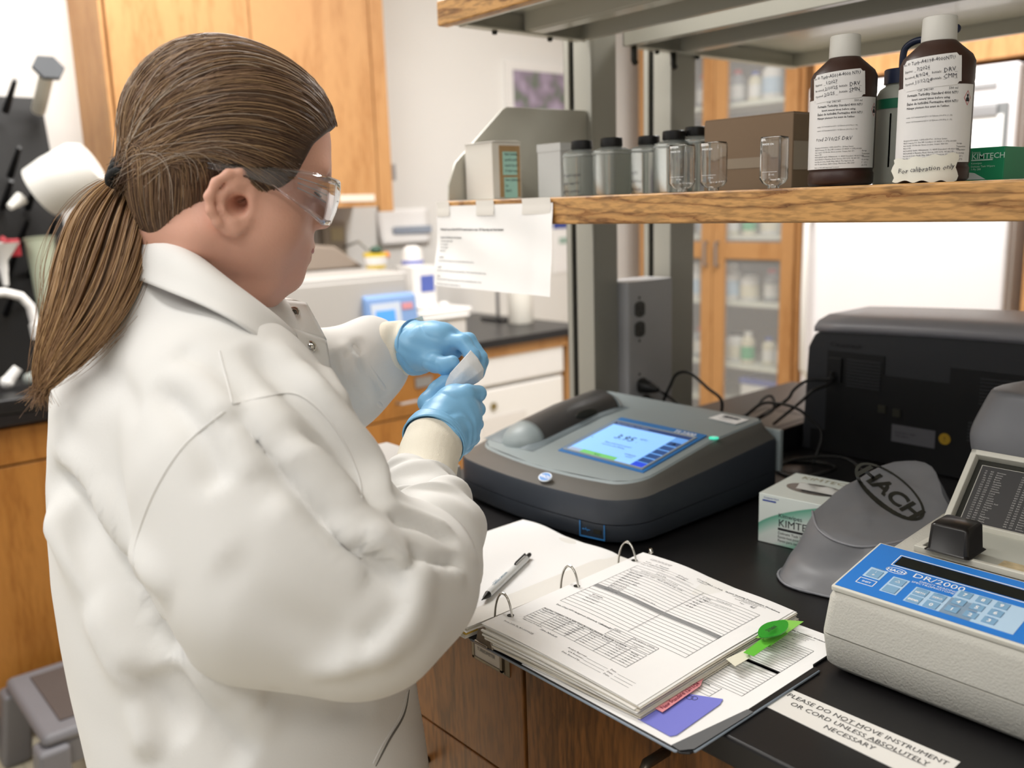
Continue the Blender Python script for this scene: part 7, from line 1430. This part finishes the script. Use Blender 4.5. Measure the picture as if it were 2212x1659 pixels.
yoke = [(capsule(V3(318, 622, .928), V3(400, 655, .90), .030, .032), .03), (capsule(V3(335, 645, .925), V3(435, 695, .888), .038, .036), .04), (capsule(V3(410, 735, .885), V3(480, 855, .83), .042, .072), .05), (capsule(V3(345, 715, .935), V3(300, 830, .94), .040, .07), .05), (capsule(V3(440, 730, .98), V3(480, 830, 1.05), .045, .07), .05)]
sleeveR = [(capsule(V3(480, 870, .84), V3(540, 1010, .805), .080, .096), .04), (capsule(V3(540, 1010, .805), V3(630, 1215, .79), .094, .098), .04), (capsule(V3(630, 1215, .79), V3(795, 1290, .785), .096, .072), .05), (capsule(V3(795, 1300, .785), V3(885, 1255, .82), .074, .058), .04), (capsule(V3(885, 1255, .82), V3(918, 1180, .862), .054, .044), .03)]
sleeveL = [(capsule(V3(560, 800, 1.06), V3(650, 860, 1.12), .075, .07), .05), (capsule(V3(650, 860, 1.12), V3(745, 815, 1.125), .066, .056), .04), (capsule(V3(745, 815, 1.125), V3(805, 780, 1.125), .055, .048), .03), (capsule(V3(800, 735, 1.13), V3(790, 760, 1.13), .030, .034), .02)]
def coat_f(P):
    t_ = torso_f(P); s_ = union(sleeveR + yoke[2:3], .05)(P); l_ = union(sleeveL, .05)(P); d = smin(smin(smin(t_, union(yoke, .05)(P), .05), s_, .016), l_, .03)
    # hollow neck opening
    return smax(d, -capsule(nb + [0, 0, .035], H(-.02, 0, -.06), .050, .075)(P), .006)
Vk, Qk = nets(coat_f, ax_(-1.24, -.44, .0062), ax_(-.62, .14, .0062), ax_(.395, 1.40, .0068)); Vk = relax(Vk, Qk, 3, .5)
bvh = BVHTree.FromPolygons([tuple(v) for v in Vk], [tuple(q) for q in Qk.tolist()])
def onto(pts, n=10, tree=None):
    P2 = smoothpath([np.array(p, float) for p in pts], n); out = []
    for p in P2:
        d = ray(*p); d = d / np.linalg.norm(d); h = (tree or bvh).ray_cast(Vector(CAM), Vector(d))
        if h[0] is not None: out.append(np.array(h[0]))
    return np.array(out)
def fold(pts, A, w, side=0):
    """press a crease (A < 0) or raise a ridge (A > 0) of half-width w along a line on the cloth; side shifts a soft ridge beside it"""
    global Vk
    L_ = onto(pts)
    if len(L_) > 2: jump = np.linalg.norm(np.diff(L_, axis=0), axis=1); k_ = np.nonzero(jump > .05)[0]; L_ = L_[:k_[0] + 1] if len(k_) else L_
    if len(L_) < 2: return
    N = vnormals(Vk, Qk); lo = L_.min(0) - 4 * w; hi = L_.max(0) + 4 * w; m = np.nonzero(((Vk > lo) & (Vk < hi)).all(1) & (N @ -FW > -.5))[0]; P = Vk[m]
    best = np.full(len(P), 1e9); bt = np.zeros(len(P)); sgn = np.zeros(len(P))
    for i in range(len(L_) - 1):
        a, b = L_[i], L_[i + 1]; d = b - a; l2 = d @ d + 1e-12; t_ = np.clip((P - a) @ d / l2, 0, 1); v = P - a - t_[:, None] * d; ds = np.linalg.norm(v, axis=1); c = ds < best; best[c] = ds[c]; bt[c] = ((i + t_) / (len(L_) - 1))[c]
        cr_ = np.cross(np.tile(d, (len(P), 1)), v); sgn[c] = np.sign((cr_ * N[m]).sum(1))[c]
    ends = np.clip(np.minimum(bt, 1 - bt) * 6, 0, 1) ** .8; x = best / w
    h = A * 1.5 * np.exp(-(x * 1.4) ** 2) * ends
    if side: h += -A * .75 * np.exp(-((x - 1.7) / .9) ** 2) * (sgn == side) * ends
    Vk[m] += N[m] * h[:, None]
for a in [([(498, 884), (590, 985), (690, 1105), (790, 1205), (868, 1262)], -.009, .015, 1), ([(520, 905), (640, 1000), (760, 1120), (850, 1215)], .006, .022, 0),
          ([(105, 1032), (150, 1055), (230, 1170), (330, 1320), (400, 1420)], -.020, .024, -1), ([(110, 1000), (175, 1030), (290, 1170), (370, 1290)], .008, .022, 0), ([(150, 1080), (200, 1250), (290, 1450), (400, 1600)], -.010, .024, 1),
          ([(300, 1200), (345, 1330), (420, 1400), (560, 1450), (700, 1478)], -.016, .014, 1), ([(330, 830), (400, 900), (450, 990), (470, 1060)], -.007, .018, 1), ([(380, 760), (470, 800), (540, 870)], -.004, .014, -1),
          ([(535, 745), (620, 830), (720, 930), (800, 1050)], -.008, .015, 1), ([(640, 790), (730, 900), (800, 990), (838, 1090)], .007, .014, 0), ([(610, 930), (700, 960), (770, 1030), (800, 1100)], -.006, .012, -1),
          ([(868, 1235), (885, 1290), (860, 1350), (780, 1420), (650, 1460)], .006, .016, 0), ([(850, 1230), (868, 1290), (845, 1345), (760, 1400)], -.006, .012, 1), ([(770, 1155), (820, 1215), (872, 1245)], -.010, .008, 1),
          ([(700, 1130), (790, 1180), (850, 1180)], .006, .012, 0), ([(360, 1430), (430, 1540), (540, 1650)], -.010, .022, 1), ([(200, 1300), (280, 1480), (330, 1640)], .008, .022, 0), ([(560, 1500), (700, 1540), (860, 1500)], -.006, .022, 0),
          ([(590, 1070), (700, 1190), (800, 1240)], .004, .022, 0), ([(480, 1200), (600, 1330), (760, 1390)], -.004, .028, 0), ([(840, 1120), (900, 1130), (985, 1170)], -.006, .008, 1), ([(860, 1180), (930, 1215), (1000, 1215)], -.006, .008, -1), ([(885, 1225), (950, 1232), (1000, 1240)], .004, .008, 0),
          ([(735, 760), (750, 810), (800, 870)], -.006, .010, 1), ([(770, 730), (790, 800), (835, 850)], -.005, .009, -1), ([(700, 800), (740, 860), (800, 890)], .005, .012, 0), ([(150, 760), (230, 800), (300, 900)], -.004, .02, 0), ([(610, 1490), (622, 1560), (640, 1650)], -.003, .008, 1)]:
    fold(*a)
def vnoise(P, s, seed):
    r = np.random.RandomState(seed); o = np.zeros(len(P))
    for _ in range(7): k = r.normal(size=3) * s; o += np.sin(P @ k + r.rand() * 6.3)
    return o / 7
Nk = vnormals(Vk, Qk); Vk = Vk + Nk * (.0016 * vnoise(Vk, 22, 1) + .0005 * vnoise(Vk, 60, 2))[:, None]; Vk = relax(Vk, Qk, 1, .4)
coat = npobj('lab_coat', Vk, Qk, M_coat, person)
bvh2 = BVHTree.FromPolygons([tuple(v) for v in Vk], [tuple(q) for q in Qk.tolist()])
def trim(L_):
    j_ = np.nonzero(np.linalg.norm(np.diff(L_, axis=0), axis=1) > .03)[0]; return L_[:j_[0] + 1] if len(j_) else L_
for s_ in ([(474, 758), (490, 820), (503, 873)], [(486, 888), (400, 960), (340, 1050), (300, 1150), (289, 1220), (320, 1310), (368, 1385)], [(503, 873), (570, 858), (636, 850), (690, 885), (740, 950), (775, 1030), (782, 1080)], [(598, 1492), (622, 1570), (642, 1659)], [(880, 1492), (862, 1550), (826, 1610), (806, 1650)]):
    L_ = trim(onto(s_, 8, bvh2))
    if len(L_) > 2: obj('seam', MB().tube([p - FW * .0001 for p in L_], .0009, 5), M_coat, coat, smooth='all')
L_ = trim(onto([(884, 1490), (872, 1545), (840, 1600), (812, 1655)], 8, bvh2))
if len(L_) > 2: obj('pocket_slit', MB().tube([p - FW * .0003 for p in L_], [.0005 + .0008 * sin(pi * i / (len(L_) - 1)) for i in range(len(L_))], 6), mat('pocket_shadow', '#6d6a64', .9, vary=.05), coat, smooth='all')
# rolled outer cuffs and knitted wristbands
def cuff(name, pts, rs, m, parent, seg=28, ripple=.0, rib=0):
    pts = [V3(*p) for p in pts]; P2 = smoothpath(pts, 5); r2 = np.interp(np.linspace(0, 1, len(P2)), np.linspace(0, 1, len(rs)), rs); mb = MB().tube(P2, list(r2), seg, cap=False)
    if ripple or rib:
        n = len(P2); v = np.array(mb.v).reshape(n, seg, 3); c = v.mean(1, keepdims=True); k = np.arange(seg)[None, :, None]; i = np.arange(n)[:, None, None]
        s = 1 + ripple * np.sin(k * 2 * pi / seg * 3 + i * .8) * np.sin(i * .55 + 1) + ripple * .7 * np.sin(k * 2 * pi / seg * 2 - i * .9); s = s + (rib * (k % 2) if rib else 0); v = c + (v - c) * s; mb.v = [tuple(p) for p in v.reshape(-1, 3)]
    return obj(name, mb, m, parent, smooth='all', solid=.0018, sub=1)
cuff('rolled_cuff', [(872, 1262, .825), (905, 1222, .848), (926, 1170, .872), (922, 1128, .893), (914, 1108, .902), (912, 1118, .898)], [.052, .0565, .0555, .0515, .0475, .043], M_coat, coat, ripple=.07)
cuff('rolled_cuff', [(916, 1140, .888), (908, 1095, .912), (903, 1062, .930), (906, 1046, .938), (908, 1056, .934)], [.043, .0465, .0445, .0395, .036], M_coat, coat, ripple=.07)
cuff('knit_wristband', [(905, 1075, .925), (915, 1030, .95), (927, 980, .982), (938, 950, 1.0)], [.034, .0335, .0335, .0322], M_knit, coat, 56, ripple=.02, rib=.010)
cuff('rolled_cuff', [(745, 815, 1.125), (770, 800, 1.125), (795, 785, 1.125), (812, 775, 1.125)], [.055, .058, .053, .047], M_coat, coat, ripple=.07)
cuff('knit_wristband', [(790, 782, 1.125), (820, 768, 1.125), (850, 757, 1.122), (880, 752, 1.118), (899, 751, 1.112)], [.047, .043, .037, .0325, .0318], M_knit, coat, 56, ripple=.045, rib=.010)
a = V3(900, 705, 1.112)
obj('cuff_flare', MB().loft([[V3(868, 712, 1.11), V3(890, 690, 1.112), V3(912, 682, 1.115), V3(918, 700, 1.12)], [V3(872, 716, 1.114), V3(892, 702, 1.116), V3(910, 690, 1.12), V3(916, 706, 1.124)]]), M_knit, coat, smooth=True)
# collar
CT = [(316, 492, .930), (340, 498, .885), (393, 530, .845), (455, 577, .828), (530, 637, .835), (585, 682, .862), (622, 713, .892)]
CB = [(255, 588, .935), (296, 602, .865), (368, 632, .802), (440, 662, .778), (515, 702, .772), (585, 757, .795), (630, 822, .848)]
CTf = [(345, 490, .985), (420, 545, 1.03), (510, 600, 1.04), (580, 640, 1.01), (612, 652, .985)]; CBf = [(300, 575, 1.00), (380, 600, 1.07), (500, 660, 1.09), (600, 700, 1.05), (680, 720, 1.0)]
T_ = smoothpath([V3(*p) for p in CTf[::-1]] + [V3(*p) for p in CT], 4); B_ = smoothpath([V3(*p) for p in CBf[::-1]] + [V3(*p) for p in CB], 4); nT = len(T_)
def colr(u, v):
    i = min(int(u * (nT - 1)), nT - 2); t_ = u * (nT - 1) - i; a = T_[i] * (1 - t_) + T_[i + 1] * t_; b = B_[i] * (1 - t_) + B_[i + 1] * t_; o = (a + b) / 2 - pd(430, 640, .93); o[2] = 0; o /= np.linalg.norm(o) + 1e-9
    return a * (1 - v) + b * v + o * .010 * sin(pi * v ** .7) + np.array([0, 0, .007]) * sin(pi * min(1, v * 1.4)) - o * .006 * max(0, 1 - v * 6)
cl = obj('collar', MB().grid(colr, 70, 12), M_coat, coat, smooth='all', solid=.0026, fix=False)
obj('collar_seam', MB().tube([colr(u, .93) - FW * .0018 for u in np.linspace(.42, .995, 40)], .0007, 5), M_coat, cl, smooth='all')
def panel(name, P, m=None, n=(10, 10), bow=.004, par=None):
    """P: corners TL, TR, BR, BL in (x, y, D)"""
    A_, B2, C2, D2 = [V3(*p) for p in P]
    def f(u, v): p = (A_ * (1 - u) + B2 * u) * (1 - v) + (D2 * (1 - u) + C2 * u) * v; return p - FW * bow * sin(pi * u) * sin(pi * v * .9 + .1) - FW * .0012 * sin(6 * u + 5 * v)
    return obj(name, MB().grid(f, *n), m or M_coat, par or coat, smooth='all', solid=.0026, fix=False), f
f1, g1 = panel('left_lapel', [(592, 650, .955), (662, 656, .965), (702, 736, .955), (622, 716, .925)], bow=.005)
f2, g2 = panel('placket', [(612, 704, .900), (703, 738, .935), (728, 892, .95), (640, 850, .875)], bow=.008, n=(14, 14))
f3, g3 = panel('placket', [(560, 735, .855), (632, 760, .885), (660, 860, .885), (600, 850, .845)], bow=.004) if False else (None, None)
obj('placket_edge', MB().tube([g2(u, 0) + [0, 0, .001] for u in np.linspace(0, 1, 12)] + [g2(1, v) for v in np.linspace(.08, 1, 12)], .0014, 6), M_coat, f2, smooth='all')
def snap(p, par, post=False):
    n_ = -FW; M = frame(p, np.cross((0, 0, 1), n_) + .0, (0, 0, 1) - n_ * n_[2]); M = frame(p, RT, UP)
    o = obj('snap_button', MB().lathe((0, 0, 0), [(.0062, -.001), (.0062, .0008), (.0052, .0014), (.0044, .0008)], 24).xf(M), M_chrome, par, smooth=True)
    obj('snap_socket', MB().lathe((0, 0, 0), [(.0034, .0008), (.0030, .0022 if not post else .0045), (.0018, .0024 if not post else .005), (.0014, .0016)], 18).xf(M), M_chrome if post else mat('snap_dark', '#5e5a52', .3, metal=.8, vary=.05), o, smooth=True)
snap(g1(.50, .32) - FW * .003, f1); snap(g2(.62, .16) - FW * .003, f2, True)

# ---- gloves
def glove(palm, fings, thumb, arm, g, lo, hi, name):
    parts = hand_prims(palm, fings, thumb, g) + [(capsule(V3(*arm[0]), V3(*arm[1]), arm[2], arm[3]), .012)]; cut_n = V3(*arm[1]) - V3(*arm[0]); cut_n /= np.linalg.norm(cut_n); c0 = V3(*arm[0]); base = union(parts, .01)
    def f(P): return smax(base(P), -((P - c0.astype(f32)) @ cut_n.astype(f32)), .002)
    Vg, Qg = nets(f, ax_(lo[0], hi[0], .0019), ax_(lo[1], hi[1], .0019), ax_(lo[2], hi[2], .0019)); Vg = relax(Vg, Qg, 1, .4); N = vnormals(Vg, Qg)
    ad = (Vg - c0) @ cut_n; wr = np.exp(-((ad - .02) / .03) ** 2)   # wrinkles gather near the wrist
    Vg = Vg + N * (.0016 * vnoise(Vg, 90, 5) * (.35 + wr) - .0012 * np.exp(-(np.abs(vnoise(Vg, 75, 9)) / .10) ** 2) * (.4 + .6 * wr) + .0005 * wr * np.sin(ad * 380 + 14 * vnoise(Vg, 45, 8)))[:, None]
    return npobj(name, Vg, Qg, M_glove, person)
def bbox(*gr):
    P = np.array([V3(*q) for g in gr for q in g]); return P.min(0) - .045, P.max(0) + .045
lo, hi = bbox(*fingR, thumbR, [(930, 955, 1.0)]); glR = glove(handR, fingR, thumbR, [(939, 948, 1.002), (960, 920, 1.018), .0355, .029], .0012, lo, hi, 'glove')
lo, hi = bbox(*fingL, thumbL, [(895, 750, 1.11)]); glL = glove(handL, fingL, thumbL, [(897, 751, 1.112), (918, 750, 1.10), .0335, .028], .0012, lo, hi, 'glove')
cuff('glove_cuff', [(936, 955, .998), (941, 946, 1.004), (948, 936, 1.010)], [.0366, .0370, .0355], M_glove, glR, 40, ripple=.012)
cuff('glove_cuff', [(895, 751, 1.113), (900, 751, 1.111), (906, 750, 1.108)], [.0343, .0346, .0330], M_glove, glL, 40, ripple=.012)
# ---- trousers and shoes, below the frame
M_tr = mat('trouser_navy', '#2c3444', .8, vary=.05); M_sh = mat('shoe_black', '#222224', .6, vary=.05)
for s in (1, -1):
    hj = hipc + latR * s * .07; an = np.array([hj[0], hj[1] - .02, .085])
    obj('trouser_leg', MB().tube([hj + [0, 0, -.08], [hj[0], hj[1], .47], [an[0], an[1], .06]], [.082, .078, .062], 20), M_tr, person, smooth='all')
    obj('shoe', MB().loft([[tuple(an + Fh * (.045 + (.115 + .008 * k) * cos(a) * s_) + np.cross(Fh, (0, 0, 1)) * .046 * sin(a) * s_ * (1 + .1 * cos(a)) + np.array([0, 0, z - .085])) for a in [2 * pi * j / 24 for j in range(24)]] for k, (z, s_) in enumerate(((.001, .98), (.03, 1.0), (.06, .86), (.085, .55)))]), M_sh, person, smooth='all')
# ---- tissue held between the gloves
t = thing('tissue', 'folded white wiping tissue held between the two blue gloves', 'tissue', V3(1000, 815, 1.05))
TP = [[(1016, 757, 1.046), (1032, 775, 1.048), (1044, 797, 1.054), (1042, 815, 1.060)], [(1002, 774, 1.040), (1016, 788, 1.040), (1032, 806, 1.046), (1032, 824, 1.056)], [(988, 790, 1.040), (1000, 802, 1.038), (1012, 820, 1.044), (1014, 834, 1.052)], [(974, 806, 1.044), (984, 818, 1.040), (992, 834, 1.044), (994, 844, 1.050)], [(966, 822, 1.048), (972, 834, 1.046), (976, 844, 1.048), (980, 852, 1.050)], [(958, 846, 1.052), (962, 850, 1.050), (966, 856, 1.050), (970, 860, 1.052)]]
TG = np.array([[V3(*q) for q in r_] for r_ in TP])
def tis(u, v):
    a, b = u * 3, v * 5; i, j = min(int(a), 2), min(int(b), 4); x, y = a - i, b - j; p = (TG[j, i] * (1 - x) + TG[j, i + 1] * x) * (1 - y) + (TG[j + 1, i] * (1 - x) + TG[j + 1, i + 1] * x) * y
    return p - FW * (.0020 * sin(5 * u + 4 * v) * v + .0006 * sin(13 * u - 9 * v) * v + .002 * sin(pi * u))
obj('tissue_sheet', MB().grid(tis, 30, 40), mat('tissue_soft', '#eceff2', .8, vary=.02, bump=.3, bscale=150), t, smooth='all', solid=.0012)
obj('tissue_fold', MB().grid(lambda u, v: tis(u, .55 + .45 * v) + FW * .006 + RT * .004 * sin(3 * v), 16, 16), MATS['tissue_soft'], t, smooth='all', solid=.0012)
